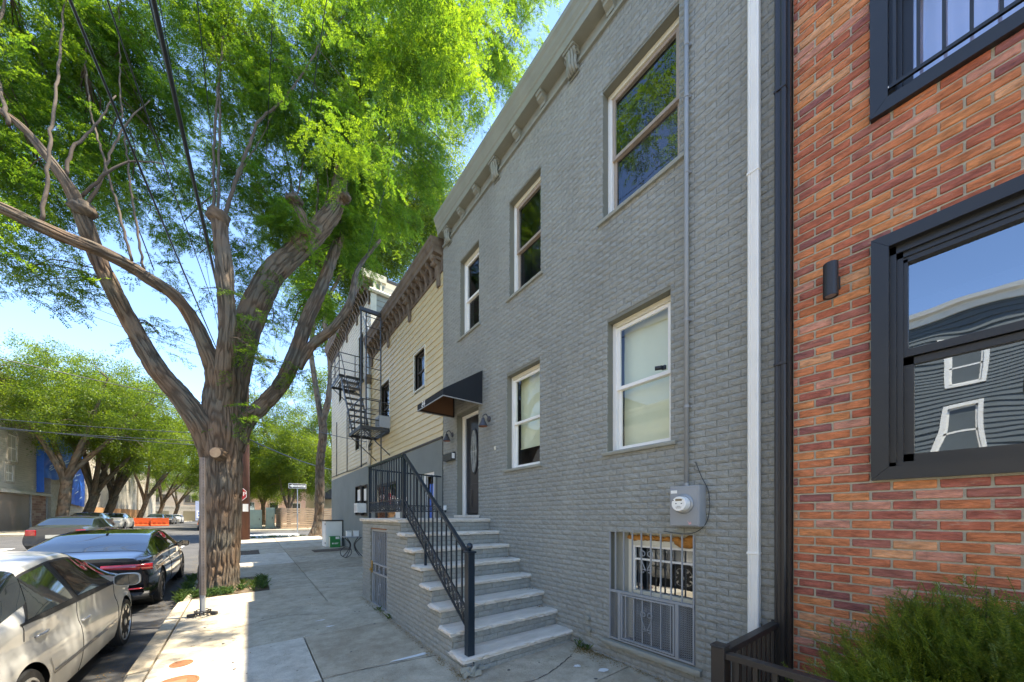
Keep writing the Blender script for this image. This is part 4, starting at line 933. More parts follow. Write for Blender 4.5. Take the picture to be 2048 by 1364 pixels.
def dark_window(parent, y0, y1, z0, z1, x=D, trim='cream', rec=.09):
    mb = MB(); t = .035
    for a, b, c, d in ((y0-t, y0, z0-t, z1+t), (y1, y1+t, z0-t, z1+t), (y0, y1, z1, z1+t), (y0, y1, z0-t, z0)): mb.box((x-.03, a, c), (x+rec, b, d))
    fr = mb.build('window', M[trim], parent)
    mb = MB(); zm = (z0+z1)/2; xs = x+rec-.03
    for a, b, c, d in ((y0, y0+.05, z0, z1), (y1-.05, y1, z0, z1), (y0+.05, y1-.05, z0, z0+.05), (y0+.05, y1-.05, z1-.06, z1), (y0+.05, y1-.05, zm-.025, zm+.025)): mb.box((xs, a, c), (xs+.04, b, d))
    mb.build('sash', M['dsash'], fr); sheet(xs+.02, y0+.05, y1-.05, z0+.05, z1-.06).build('pane', M['glass'], fr, fix=False)
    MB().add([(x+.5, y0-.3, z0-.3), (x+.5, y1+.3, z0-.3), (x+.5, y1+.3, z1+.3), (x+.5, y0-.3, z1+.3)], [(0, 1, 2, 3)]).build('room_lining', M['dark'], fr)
    return fr
M['dsash'] = mat('dark_brown_sash', (.055, .045, .035), .6, var=.2)
def bracket_cornice(parent, y0, y1, z_wall, z_top, out, m, n, zbase):
    a = z_wall; h = z_top-z_wall
    co_ = cornice(parent, y0, y1, a, [(.05, a-.02), (-.035, a-.02), (-.04, a+.03), (-.02, a+.035), (-.025, a+h*.50), (-out*.78, a+h*.52), (-out*.80, a+h*.66), (-out*.9, a+h*.72), (-out*.93, a+h*.86), (-out, a+h*.9), (-out*1.02, z_top), (.05, z_top+.06)], m)
    for i in range(n):
        yc = y0+.16+(y1-y0-.32)*i/(n-1); big = i % 6 == 0; w_ = .13 if big else .075
        mb = MB(); zb = a-.30 if big else a+.06
        pr = [(D-.02, zb), (D-.06, zb), (D-.075, a+.02), (D-out*.35, a+h*.18), (D-out*.45, a+h*.32), (D-out*.72, a+h*.40), (D-out*.76, a+h*.515), (D-.02, a+h*.515)]
        mb.prism(pr, 1, yc-w_/2, yc+w_/2)
        if big: mb.lathe((D-out*.42, yc-w_/2-.01, a+h*.30), [(.06, 0), (.06, w_+.02)], 10, axis=1)
        mb.build('bracket', M[m], co_)
    mb = MB()
    for i in range(int((y1-y0)/.13)):
        yc = y0+.08+i*.13; mb.box((D-out*.5, yc-.028, a+h*.36), (D-.03, yc+.028, a+h*.47))
    o = mb.build('dentil', M[m], co_); o['kind'] = 'stuff'
    return co_
Y1a, Y1b, Y2b = 7.19, 12.83, 19.98
h1 = thing('clapboard_house', 'low yellow clapboard building with a grey ground floor, next to the grey brick house', 'house', (D, 10, 0))
W1, W1b = (8.17, 8.84, 4.90, 5.84), (10.84, 11.66, 4.33, 5.88)
siding(h1, D, Y1a, Y1b-.01, 3.44, 7.14, .154, M['sidingy'], [W1, W1b])
for q in (W1, W1b): dark_window(h1, *q)
gb = [(7.62, 8.25, .2, 2.72), (13.30, 13.98, 1.72, 2.80), (14.15, 14.92, 1.75, 2.82), (10.2, 12.4, 1.35, 2.72)]
mb = MB(); holed(mb, Y1a, Y1b, 0, 3.46, D-.02, [gb[0], gb[3]], .12); holed(mb, Y1a, Y1b, 3.44, 7.3, D+.01, [W1, W1b], .1); mb.build('wall', M['stucco'], h1)
MB().box((D-.045, Y1a, 3.41), (D-.005, Y1b, 3.455)).build('belt_trim', M['dsash'], h1)
bracket_cornice(h1, Y1a, Y1b-.02, 7.15, 7.80, .30, 'brownc', 19, 0)
shell(h1, D+.02, 15, Y1a, Y1b, 0, 7.75, M['roof'])
# storefront door and shop window
mb = MB()
for a, b, c, d in ((7.62, 7.70, .2, 2.72), (8.17, 8.25, .2, 2.72), (7.70, 8.17, 2.64, 2.72)): mb.box((D, a, c), (D+.07, b, d))
sf = mb.build('shop_door', M['white'], h1); sheet(D+.03, 7.70, 8.17, .4, 2.64).build('pane', M['glass'], sf, fix=False)
M['blue'] = mat('blue_poster', (.03, .12, .55), .6, col2=(.10, .25, .7), vscale=3)
MB().box((D+.036, 7.76, 1.5), (D+.04, 8.0, 2.45)).build('blue_poster', M['blue'], sf); MB().box((D+.30, 7.5, 0), (D+.31, 8.4, 2.8)).build('room_lining', M['dark'], sf)
mb = MB()
for a, b, c, d in ((10.2, 10.27, 1.35, 2.72), (12.33, 12.4, 1.35, 2.72), (10.27, 12.33, 2.65, 2.72), (10.27, 12.33, 1.35, 1.42), (11.26, 11.33, 1.42, 2.65)): mb.box((D, a, c), (D+.07, b, d))
sw_ = mb.build('shop_window', M['dsash'], h1); sheet(D+.03, 10.27, 12.33, 1.42, 2.65).build('pane', M['glass2'], sw_, fix=False); MB().box((D+.5, 10, 1.1), (D+.51, 12.6, 2.9)).build('room_lining', M['dark'], sw_)
for yy in (9.3, 9.9): MB().box((D-.03, yy, 1.5), (D-.02, yy+.35, 2.2)).build('notice', M['white'], h1)
h2 = thing('clapboard_building', 'tall pale clapboard corner building with brown bracketed cornice and a fire escape', 'building', (D, 16, 0))
W2 = [(13.82, 14.48, 6.70, 8.58), (17.60, 18.16, 7.02, 7.92), (14.40, 15.02, 4.29, 4.93)]
siding(h2, D, Y1b, Y2b, 3.50, 9.50, .15, M['sidingw'], W2)
for q in W2: dark_window(h2, *q)
mb = MB(); holed(mb, Y1b, Y2b, 0, 3.52, D-.02, gb[1:3], .12); holed(mb, Y1b, Y2b, 3.5, 9.6, D+.01, W2, .1); mb.build('wall', M['stucco'], h2)
for q in gb[1:3]:
    f_ = dark_window(h2, *q, x=D-.02, trim='dsash'); MB().box((D+.0, q[0]+.06, q[2]+.04), (D+.02, q[0]+.10, q[3]-.05)).build('jamb', M['white'], f_); MB().box((D+.02, q[0]+.1, (q[2]+q[3])/2), (D+.03, q[1]-.06, q[3]-.1)).build('blind', M['white'], f_)
bracket_cornice(h2, Y1b+.02, Y2b+.1, 9.50, 10.20, .34, 'brownc', 25, 0)
shell(h2, D+.02, 15, Y1b, Y2b, 0, 10.1, M['sidingw'])
siding(h2, Y1b, D+.02, 9, 7.8, 9.9, .19, M['shingle'] if 'shingle' in M else M['gpaint'], [], axis='y', name='side_board')
MB().box((D-.03, Y1b-.035, 7.4), (D+.16, Y1b, 9.5)).build('corner_board', M['cream'], h2)
MB().tube([(D-.1, Y1b-.09, 9.58), (8, Y1b-.09, 9.5)], .065, 10).build('gutter', M['cream'], h2)
MB().box((D-.36, Y1b-.07, 9.98), (D+.5, Y1b+.04, 10.22)).build('fascia', M['cream'], h2)
MB().box((D+.05, Y1b-.05, 9.62), (D+.14, Y1b-.005, 10.0)).build('trim_post', M['cream'], h2); MB().box((D+.28, Y1b-.05, 9.62), (D+.34, Y1b-.005, 10.0)).build('trim_post', M['cream'], h2)
# white drain pipe
dp = thing('drain_pipe', 'white round drain pipe with a square hopper down the clapboard', 'drain pipe', (D-.1, 12.86, 5))
MB().tube([(D-.08, 12.86, 3.5), (D-.08, 12.86, 6.32)], .065, 12).build('pipe', M['white'], dp, smooth=True); MB().cbox((D-.1, 12.86, 6.45), (.16, .22, .30)).build('hopper', M['brownc'], dp); MB().tube([(D-.08, 12.86, 6.58), (D-.08, 12.86, 8.1), (D-.25, 12.86, 8.6)], .05, 10).build('upper_pipe', M['galv'], dp)
# service wires and brackets clipped to the wall
mb = MB()
for i in range(5):
    mb.tube(spline([(D-.05, 12.9-.1*i, 3.6+.2*i, 1), (D-.10, 12.8+.05*i, 4.1, 1), (D-.06, 13.0, 4.5+.1*i, 1)], .1)[:, :3], .02, 5)
mb.tube(spline([(D-.04, 13, 3.62, 1), (D-.05, 15, 3.56, 1), (D-.05, 17, 3.62, 1), (D-.04, 19.9, 3.66, 1)], .3)[:, :3], .018, 5)
for yy in (16.4, 18.6): mb.tube([(D-.04, yy, 3.6), (D-.04, yy, 6.2)], .018, 5)
tag(mb.build('service_cable', M['black'], None), 'tangle of black service cables clipped to the pale clapboard', 'cables')
fe = thing('fire_escape', 'dark iron fire escape with two railed platforms, stair and roof ladder', 'fire escape', (D-.5, 12, 5)); IR = M['iron']
def platform(y0, y1, z, x0=2.64, rails=('n', 'o', 'f'), open_=None):
    x1 = D-.03; mb = MB()
    for p, q in (((x0, y0, z), (x1, y0, z)), ((x0, y1, z), (x1, y1, z)), ((x0, y0, z), (x0, y1, z)), ((x1, y0, z), (x1, y1, z))): mb.bar(p, q, .012, .10)
    pf = mb.build('platform', IR, fe); mb = MB()
    n_ = int((x1-x0)/.075)
    for k in range(1, n_): x = x0+(x1-x0)*k/n_; MB().box((x-.018, y0, z+.01), (x+.018, y1, z+.02)).build('slat', IR, pf)
    hr = .82
    for a, b, c in (('n', (x0, y0), (x1, y0)), ('o', (x0, y0), (x0, y1)), ('f', (x0, y1), (x1, y1))):
        if a not in rails: continue
        for hh in (.25, .52, hr): MB().bar((b[0], b[1], z+hh), (c[0], c[1], z+hh), .025 if hh == hr else .016).build('guard_rail', IR, fe)
    for (x, y) in ((x0, y0), (x0, y1), (x0, (y0+y1)/2), (x1-.3, y0), (x1-.35, y1)): MB().bar((x, y, z-.05), (x, y, z+hr), .026).build('stanchion', IR, fe)
    for y in (y0+.03, y1-.03): MB().bar((x0+.05, y, z-.04), (D, y, z-.75), .025).build('brace', IR, fe)
platform(10.80, 12.25, 4.28); platform(13.75, 15.25, 6.72)
n_ = 10; sy0, sz0, sy1, sz1 = 13.8, 6.72, 12.0, 4.28
for x in (2.70, 3.25): MB().bar((x, sy0, sz0), (x, sy1, sz1), .02, .11).build('stair_stringer', IR, fe)
for k in range(1, n_): t = k/n_; y, z = sy0+(sy1-sy0)*t, sz0+(sz1-sz0)*t; MB().box((2.71, y-.09, z-.012), (3.24, y+.09, z+.012)).build('stair_tread', IR, fe)
MB().bar((2.70, sy0, sz0+.8), (2.70, sy1, sz1+.8), .022).build('stair_handrail', IR, fe)
for x in (2.80, 3.22): MB().bar((x, 10.82, 4.28), (x, 10.82, 7.68), .045, .03).build('ladder_rail', IR, fe)
for k in range(11): MB().bar((2.80, 10.82, 4.55+k*.3), (3.22, 10.82, 4.55+k*.3), .018).build('ladder_rung', IR, fe)
MB().box((2.62, 10.78, 7.66), (3.30, 10.86, 7.76)).build('top_beam', IR, fe)
MB().bar((2.66, 10.82, 4.28), (2.66, 10.82, 7.68), .04).build('ladder_rail', IR, fe)
for x in (2.66, 3.22): MB().bar((x, 10.80, 3.1), (x, 10.80, 4.28), .03).build('drop_ladder_rail', IR, fe)
ac = thing('air_conditioner', 'grey window air conditioner by the lower fire escape platform', 'air conditioner', (D-.16, 10.98, 4.52))
MB().cbox((0, 0, 0), (.36, .42, .36)).build('case', M['gmetal'], ac, local=True, bevel=.01); mb = MB()
for k in range(7): mb.cbox((-.182, 0, -.12+k*.035), (.006, .34, .012))
mb.build('grille', M['iron'], ac, local=True)
ac2 = thing('air_conditioner', 'small white window air conditioner in the grey ground floor window behind the railing', 'air conditioner', (D-.2, 13.55, 1.98))
MB().cbox((0, 0, 0), (.32, .45, .34)).build('case', M['white'], ac2, local=True, bevel=.01); mb = MB()
for k in range(7): mb.cbox((-.163, 0, -.11+k*.035), (.006, .36, .010))
mb.build('grille', M['gmetal'], ac2, local=True)
sm = thing('window_bracket', 'small dark metal box on the yellow clapboard left of the awning', 'wall box', (D-.05, 8.02, 4.30)); MB().cbox((0, 0, 0), (.09, .14, .10)).build('box', M['iron'], sm, local=True); MB().cbox((-.06, 0, -.06), (.05, .02, .02)).build('spout', M['iron'], sm, local=True)
# ------------------------------------------------------------------ pavement furniture
sh = thing('storage_cabinet', 'pale grey plastic storage cabinet with dark lid against the grey wall', 'cabinet', (3.10, 17.6, gz(3.1, 17.6)))
zc = 0; mb = MB(); mb.box((-.33, -.35, 0), (.33, .55, 1.12)); mb.build('body', M['white'], sh, local=True)
for k in range(9): MB().box((-.27, -.362, .10+k*.108), (.30, -.35, .19+k*.108)).build('slat', M['white'], sh, local=True)
MB().box((-.36, -.39, 1.12), (.40, .58, 1.17)).build('lid', M['bronze'], sh, local=True); MB().box((.33, -.35, 0), (.395, .55, 1.12)).build('side_frame', M['bronze'], sh, local=True)
for z in (.12, .95): MB().box((-.345, -.30, z), (-.33, -.22, z+.07)).build('hinge', M['ink'], sh, local=True)
M['green'] = mat('green_box', (.03, .22, .05), .6, var=.1)
gbx = thing('cardboard_box', 'green box with a white label standing before the storage cabinet', 'box', (3.08, 17.02, gz(3.1, 17.0)))
MB().box((-.20, -.14, 0), (.20, .14, .48)).build('carton', M['green'], gbx, local=True); MB().box((.02, -.143, .36), (.17, -.1405, .46)).build('label', M['white'], gbx, local=True); MB().box((-.204, -.13, .02), (-.2005, .13, .46)).build('side_panel', M['cream'], gbx, local=True)
mb = MB(); mb.lathe((-.09, -.143, .17), [(.035, 0), (.035, .002)], 12, axis=1); mb.build('logo', M['white'], gbx, local=True)
for k, (w_) in enumerate((.16, .13)): MB().box((-.03, -.143, .175-k*.035), (-.03+w_, -.1405, .195-k*.035)).build('printed_line', M['white'], gbx, local=True)
tb = thing('cafe_table', 'small outdoor table with scrolled black iron legs by the gated stoop', 'table', (3.0, 13.4, gz(3, 13.4)))
MB().box((-.30, -.3, .70), (.35, .3, .725)).build('table_top', M['galv'], tb, local=True)
for sx in (-.22, .25):
    for sy in (-.2, .2):
        MB().tube(spline([(sx, sy, .70, 1), (sx*.3, sy*.3, .45, 1), (sx*.6, sy*.6, .2, 1), (sx*1.2, sy*1.2, 0, 1)], .05)[:, :3], .014, 6).build('leg', M['ink'], tb, local=True)
MB().tube([(.18*math.cos(a)-.25, -.2, .2+.18*math.sin(a)) for a in np.linspace(0, 6.28, 20)], .012, 6).build('scroll', M['ink'], tb, local=True)
for k, dx in enumerate((-.12, .12)):
    t = thing('white_tub', 'left small white tub on the outdoor table' if k == 0 else 'right small white tub on the outdoor table', 'tub', (3.0+dx, 13.4, gz(3, 13.4)+.726)); MB().cbox((0, 0, .09), (.16, .16, .18)).build('tub', M['white'], t, local=True, bevel=.01); MB().cbox((0, 0, .19), (.17, .17, .02)).build('lid', M['white'], t, local=True)
rug = MB(); rug.grid(np.array([[(x, y, gz(x, y)+.012) for x in (2.1, 3.45)] for y in (15.5, 16.4)])); tag(rug.build('door_mat', M['soil'], None), 'dark brown mat on the pavement before the cabinet', 'mat')
# perforated sign post
spx, spy = -.575, 7.72; zg = gz(spx, spy)
sp = thing('sign_post', 'rusty perforated steel sign post with a chain at its foot by the kerb', 'sign post', (spx, spy, zg), math.radians(12))
mb = MB(); zt = 2.62
mb.prism([(-.045, .012), (-.040, .012), (-.022, -.022), (.022, -.022), (.040, .012), (.045, .012), (.045, .018), (.036, .018), (.018, -.014), (-.018, -.014), (-.036, .018), (-.045, .018)], 2, .35, zt); mb.build('channel', M['post'], sp, local=True)
mb = MB(); mb.prism([(-.038, .02), (-.02, -.010), (.02, -.010), (.038, .02), (.038, .028), (-.038, .028)], 2, -.05, .62); mb.build('stub', M['stub'], sp, local=True) if 'stub' in M else mb.build('stub', M['gmetal'], sp, local=True)
mb = MB()
for k in range(90):
    z = .4+k*.0254; mb.cbox((0, -.0228, z), (.009, .002, .011))
o = mb.build('hole', M['dark'], sp, local=True); o['kind'] = 'stuff'
chn = thing('chain', 'dark heavy chain wound round the foot of the sign post', 'chain', (spx, spy, zg+.05)); 
for k in range(22):
    a = k*2*math.pi/11; r = .085+.012*(k//11); cx, cy, cz = r*math.cos(a), r*math.sin(a), .0+.035*(k//11); pts = []
    for t in np.linspace(0, 2*math.pi, 11): pts.append((.030*math.cos(t), .017*math.sin(t)))
    ta = a+math.pi/2; mb = MB(); P = []
    for u_, v_ in pts: P.append((cx+u_*math.cos(ta), cy+u_*math.sin(ta), cz+v_) if k % 2 else (cx+u_*math.cos(ta)-v_*math.sin(ta), cy+u_*math.sin(ta)+v_*math.cos(ta), cz))
    mb.tube(P, .008, 5); mb.build('link', M['iron'], chn, local=True)
MB().tube([(.10, .02, -.01), (.18, -.02, -.02)], .03, 8).build('lock', M['iron'], chn, local=True)
MB().tube([(-.10, -.02, -.01), (-.19, .02, -.02)], .028, 8).build('lock', M['iron'], chn, local=True)
stk = MB(); stk.add([(-1.25, 4.9, -.2), (-1.17, 4.88, -.2), (-1.235, 4.9, .12), (-1.25, 4.915, -.2), (-1.17, 4.895, -.2), (-1.235, 4.915, .12)], [(0, 1, 2), (5, 4, 3), (0, 2, 5, 3), (1, 4, 5, 2), (0, 3, 4, 1)]); tag(stk.build('white_stake', M['white'], None), 'thin pointed white stake standing in the gutter', 'stake')
# utility pole
pol = thing('utility_pole', 'brown wooden utility pole with a crossarm behind the big tree', 'utility pole', (-.04, 23.7, gz(0, 23.7)))
M['polew'] = mat('creosoted_pole', (.15, .06, .035), .9, bump=.7, bscale=8, col2=(.09, .05, .035), vscale=4, stretch=(4, 4, .3)); M['wood'] = mat('weathered_wood', (.26, .19, .13), .9, bump=.5, bscale=30, var=.2, vscale=5)
MB().tube([(0, 0, -.2), (0, 0, 5), (0, 0, 11.3)], [.20, .175, .13], 18).build('shaft', M['polew'], pol, local=True, smooth=True)
pd = math.radians(0); MB().box((-1.15, -.22, 9.75), (1.35, -.13, 9.88)).build('crossarm', M['wood'], pol, local=True)
for sx in (-1, 1): MB().bar((0, -.14, 9.1), (sx*.7, -.14, 9.75), .03).build('arm_brace', M['galv'], pol, local=True)
for x in (-1.0, -.5, .5, 1.2): MB().lathe((x, -.175, 9.88), [(.02, 0), (.02, .08), (.05, .10), (.055, .13), (.035, .15), (.05, .17), (.03, .21)], 10).build('insulator', M['iron'], pol, local=True)
def octo(r): return [(r*math.cos(math.pi/8+k*math.pi/4), r*math.sin(math.pi/8+k*math.pi/4)) for k in range(8)]
M['red'] = mat('stop_sign_red', (.42, .02, .025), .45)
ssx, ssz = -.33, 2.85
stp = thing('stop_sign', 'red octagonal stop sign on the utility pole behind the big tree', 'stop sign', (-.04+ssx, 23.7-.26, ssz), 0)
MB().prism(octo(.41), 1, -.004, .004).build('border', M['white'], stp, local=True); MB().prism(octo(.385), 1, -.007, -.0045).build('face', M['red'], stp, local=True)
text('STOP', .30, M['white'], stp, (-.04+ssx, 23.7-.269, ssz), (math.pi/2, 0, 0))
MB().box((-.02, .004, -.3), (.02, .05, .3)).build('back_strap', M['galv'], stp, local=True)
for i, (z, x) in enumerate(((2.2, 0),)): MB().box((-.12, -.20, 1.5), (.12, -.18, 1.9)).build('notice', M['white'], pol, local=True)
# one way sign
ow = thing('one_way_sign', 'black and white one way sign on a grey post by the crossing', 'road sign', (3.0, 30.3, gz(3, 30.3)-.1), 0)
MB().tube([(0, 0, 0), (0, 0, 3.55)], .035, 8).build('post', M['galv'], ow, local=True)
za = 3.35; mb = MB(); mb.box((-.56, -.055, za-.18), (.56, -.045, za+.18)); mb.build('border', M['white'], ow, local=True); MB().box((-.53, -.058, za-.155), (.53, -.0555, za+.155)).build('face', M['ink'], ow, local=True)
mb = MB(); mb.add([(-.50, -.060, za), (-.30, -.060, za-.13), (-.30, -.060, za-.075), (.50, -.060, za-.075), (.50, -.060, za+.075), (-.30, -.060, za+.075), (-.30, -.060, za+.13)], [(0, 1, 6), (1, 2, 5, 6), (2, 3, 4, 5)]); mb.build('arrow', M['white'], ow, local=True)
text('ONE WAY', .135, M['ink'], ow, (3.1, 30.3-.0625, gz(3, 30.3)-.1+za), (math.pi/2, 0, 0))
# ------------------------------------------------------------------ foliage
def spray(seed, n_leaf=11, L=.42, leaf_len=.17, pairs=7, lw=.0175, ll=.048, droop=.55, needles=False):
    r = np.random.default_rng(seed); V = []; Fc = []; A = []
    def quad(p, d, side, l, w_, nrm, rv):
        k = len(V); a = np.array(p); d = d/np.linalg.norm(d); s = np.cross(d, nrm); s /= np.linalg.norm(s)+1e-9
        V.extend([a, a+d*l*.45+s*w_*.5, a+d*l, a+d*l*.45-s*w_*.5]); A.extend([rv]*4); Fc.append((k, k+1, k+2, k+3))
    def strip(p, q, w_):
        k = len(V); p = np.array(p); q = np.array(q); s = np.array((0, 0, w_)); t = np.array((w_, 0, 0)) ; V.extend([p-s, q-s*.6, q+s*.6, p+s]); A.extend([.1]*4); Fc.append((k, k+1, k+2, k+3))
    tw = [np.array((t*L, .05*math.sin(t*3+seed), -droop*L*t*t)) for t in np.linspace(0, 1, 6)]
    for i in range(5): strip(tw[i], tw[i+1], .0025)
    for i in range(n_leaf):
        t = (i+.6)/n_leaf; k = min(4, int(t*5)); p = tw[k]+(tw[k+1]-tw[k])*(t*5-k); sd = 1 if i % 2 else -1
        d = np.array((.55+r.normal()*.15, sd*(.8+r.normal()*.2), -.15+r.normal()*.25)); d /= np.linalg.norm(d); rv = r.uniform(.0, .6)
        q = p.copy(); ln = leaf_len*r.uniform(.7, 1.15); n = pairs; dd = d.copy()
        for j in range(n):
            qn = q+dd*ln/n; dd = dd+np.array((0, 0, -.10)); dd /= np.linalg.norm(dd)
            if j % 3 == 0: strip(q, qn+(dd*ln/n)*2, .0012)
            nrm = np.array((0, 0, 1.))+r.normal(size=3)*.35; s = np.cross(dd, nrm); s /= np.linalg.norm(s)
            for sg in (-1, 1):
                quad(qn, dd*.45+s*sg, sg, ll*(1-.35*abs(j/n-.45)), lw, nrm+r.normal(size=3)*.2, rv+r.uniform(-.08, .08))
            q = qn
    return np.array(V), Fc, np.array(A)
def clump(seed, n=46, R=.42, l=.10, w_=.05):
    r = np.random.default_rng(seed); V = []; Fc = []; A = []
    for i in range(n):
        p = r.normal(size=3)*R*.45; p[2] *= .55; d = p/np.linalg.norm(p)+r.normal(size=3)*.6; d[2] -= .25; d /= np.linalg.norm(d)
        nrm = r.normal(size=3)*.6+np.array((0, 0, 1.)); s = np.cross(d, nrm); s /= np.linalg.norm(s); k = len(V); lq = l*r.uniform(.6, 1.3); wq = w_*r.uniform(.7, 1.2)
        V.extend([p, p+d*lq*.5+s*wq*.5, p+d*lq, p+d*lq*.5-s*wq*.5]); A.extend([r.uniform(0, .5)]*4); Fc.append((k, k+1, k+2, k+3))
    return np.array(V), Fc, np.array(A)
def foliage(name, parent, P, rot, scl, variants, material, kind='stuff'):
    """one object: leaf sprays (geometry nodes) on the points P"""
    P = np.asarray(P, float); off = wloc(parent) if parent is not None else np.zeros(3); nv = len(variants)
    V = []; Fc = []; src = []; rn = []; k = 0
    for i, (v, f, a) in enumerate(variants):
        V.append(v); Fc += [tuple(j+k for j in q) for q in f]; src.append(np.full(len(v), i+1)); rn.append(a); k += len(v)
    V.append(P-off); src.append(np.zeros(len(P))); rn.append(np.zeros(len(P))); V = np.concatenate(V)
    me = bpy.data.meshes.new(name); me.from_pydata(V.tolist(), [], Fc); n0 = len(V)-len(P)
    def attr(nm, tp, arr, key='value'):
        a = me.attributes.new(nm, tp, 'POINT'); a.data.foreach_set(key, np.asarray(arr).ravel())
    attr('rnd', 'FLOAT', np.concatenate(rn).astype(np.float32)); attr('src', 'INT', np.concatenate(src).astype(np.int32))
    kd = np.zeros(len(V), np.int32); kd[n0:] = rng.integers(1, nv+1, len(P)); attr('kd', 'INT', kd)
    ro = np.zeros((len(V), 3), np.float32); ro[n0:] = rot; attr('rot', 'FLOAT_VECTOR', ro, 'vector')
    sc_ = np.ones(len(V), np.float32); sc_[n0:] = scl; attr('scl', 'FLOAT', sc_)
    me.materials.append(material)
    o = bpy.data.objects.new(name, me); C.objects.link(o); o.parent = parent
    if kind: o['kind'] = kind
    ng = bpy.data.node_groups.new(name+'_nodes', 'GeometryNodeTree'); ng.interface.new_socket('Geometry', in_out='INPUT', socket_type='NodeSocketGeometry'); ng.interface.new_socket('Geometry', in_out='OUTPUT', socket_type='NodeSocketGeometry')
    N = ng.nodes.new; L = ng.links.new; gi = N('NodeGroupInput'); go = N('NodeGroupOutput'); jn = N('GeometryNodeJoinGeometry')
    def named(nm, tp): a = N('GeometryNodeInputNamedAttribute'); a.data_type = tp; a.inputs['Name'].default_value = nm; return a.outputs[0]
    def eq(s, v): c = N('FunctionNodeCompare'); c.data_type = 'INT'; c.operation = 'EQUAL'; L(s, c.inputs[2]); c.inputs[3].default_value = v; return c.outputs[0]
    s_src = named('src', 'INT'); s_kd = named('kd', 'INT'); s_rot = named('rot', 'FLOAT_VECTOR'); s_scl = named('scl', 'FLOAT')
    for i in range(1, nv+1):
        a = N('GeometryNodeSeparateGeometry'); L(gi.outputs[0], a.inputs[0]); L(eq(s_src, i), a.inputs[1])
        b = N('GeometryNodeSeparateGeometry'); L(gi.outputs[0], b.inputs[0]); L(eq(s_kd, i), b.inputs[1])
        ip = N('GeometryNodeInstanceOnPoints'); L(b.outputs[0], ip.inputs['Points']); L(a.outputs[0], ip.inputs['Instance']); L(s_rot, ip.inputs['Rotation']); L(s_scl, ip.inputs['Scale'])
        L(ip.outputs[0], jn.inputs[0])
    L(jn.outputs[0], go.inputs[0]); m = o.modifiers.new('leaves', 'NODES'); m.node_group = ng
    return o
def scatter(blobs, clump_n=12, sg=.22):
    """blobs: (centre, radius or (rx,ry,rz), number) -> points"""
    out = []
    for c, R, n in blobs:
        R = np.array((R, R, R) if np.isscalar(R) else R, float); m = max(1, int(n/clump_n))
        d = rng.normal(size=(m, 3)); d /= np.linalg.norm(d, axis=1)[:, None]; cc = np.array(c)+d*R*(rng.random((m, 1))**.45)
        for q in cc: out.append(q+rng.normal(size=(clump_n, 3))*sg*np.array((1, 1, .8)))
    return np.concatenate(out)
def bark_tube(rows_, n=40, amp=.028, step=.04, fr=9, seed=0, cap=True):
    S = spline(rows_, step); P = S[:, :3]; R = S[:, 3]; T = np.gradient(P, axis=0); T /= np.linalg.norm(T, axis=1)[:, None]
    u = np.array((0, 0, 1.)) if abs(T[0][2]) < .9 else np.array((1., 0, 0)); a = np.cross(T[0], u); th = np.arange(n)*2*math.pi/n; V = []; ls = np.concatenate([[0], np.cumsum(np.linalg.norm(np.diff(P, axis=0), axis=1))]); A = []
    for i in range(len(P)):
        a = a-T[i]*(a@T[i]); a /= np.linalg.norm(a); b = np.cross(T[i], a); rr = R[i]
        q = np.stack([np.cos(th)*max(rr, .07)*fr*2.0, np.sin(th)*max(rr, .07)*fr*2.0, np.full(n, ls[i]*2.6)], 1)
        wv = vn(q*np.array((.3, .3, .7))+9, seed+5)*.7
        r1 = 1-np.abs(vn(q+np.stack([wv, wv, wv*0], 1), seed))*2.1; r2 = vn(q*2.7, seed+1); r3 = vn(q*np.array((.08, .08, .3)), seed+2)
        h = np.clip(np.abs(vn(q+np.stack([wv, wv, wv*0], 1), seed))*2.6, 0, 1)*1.3-.75+r2*.5+.3*vn(q*np.array((.45, .45, .8)), seed+8); d = amp*min(1, rr/.14)*h+rr*.09*r3
        V.append(P[i]+(rr+d)[:, None]*(np.cos(th)[:, None]*a+np.sin(th)[:, None]*b)); A.append(np.clip(.5+h*.5, 0, 1))
    A = np.concatenate(A); V = np.concatenate(V); m = len(P)
    F_ = [(i*n+j, i*n+(j+1) % n, (i+1)*n+(j+1) % n, (i+1)*n+j) for i in range(m-1) for j in range(n)]
    if cap: F_ += [tuple((m-1)*n+j for j in range(n)), tuple(range(n-1, -1, -1))]
    return V, F_, A, S
def limb(name, parent, rows_, material=None, **k):
    V, F_, A, S = bark_tube(rows_, **k); mb = MB(); mb.add(V, F_); mb.a[-1] = A
    return mb.build(name, material or M['bark'], parent, smooth=True, fix=False), S
def px(rows_): return [tuple(at(a, b, c))+(r/math.sqrt(1+((a-1024)/F)**2)*.98,) for a, b, c, r in rows_]
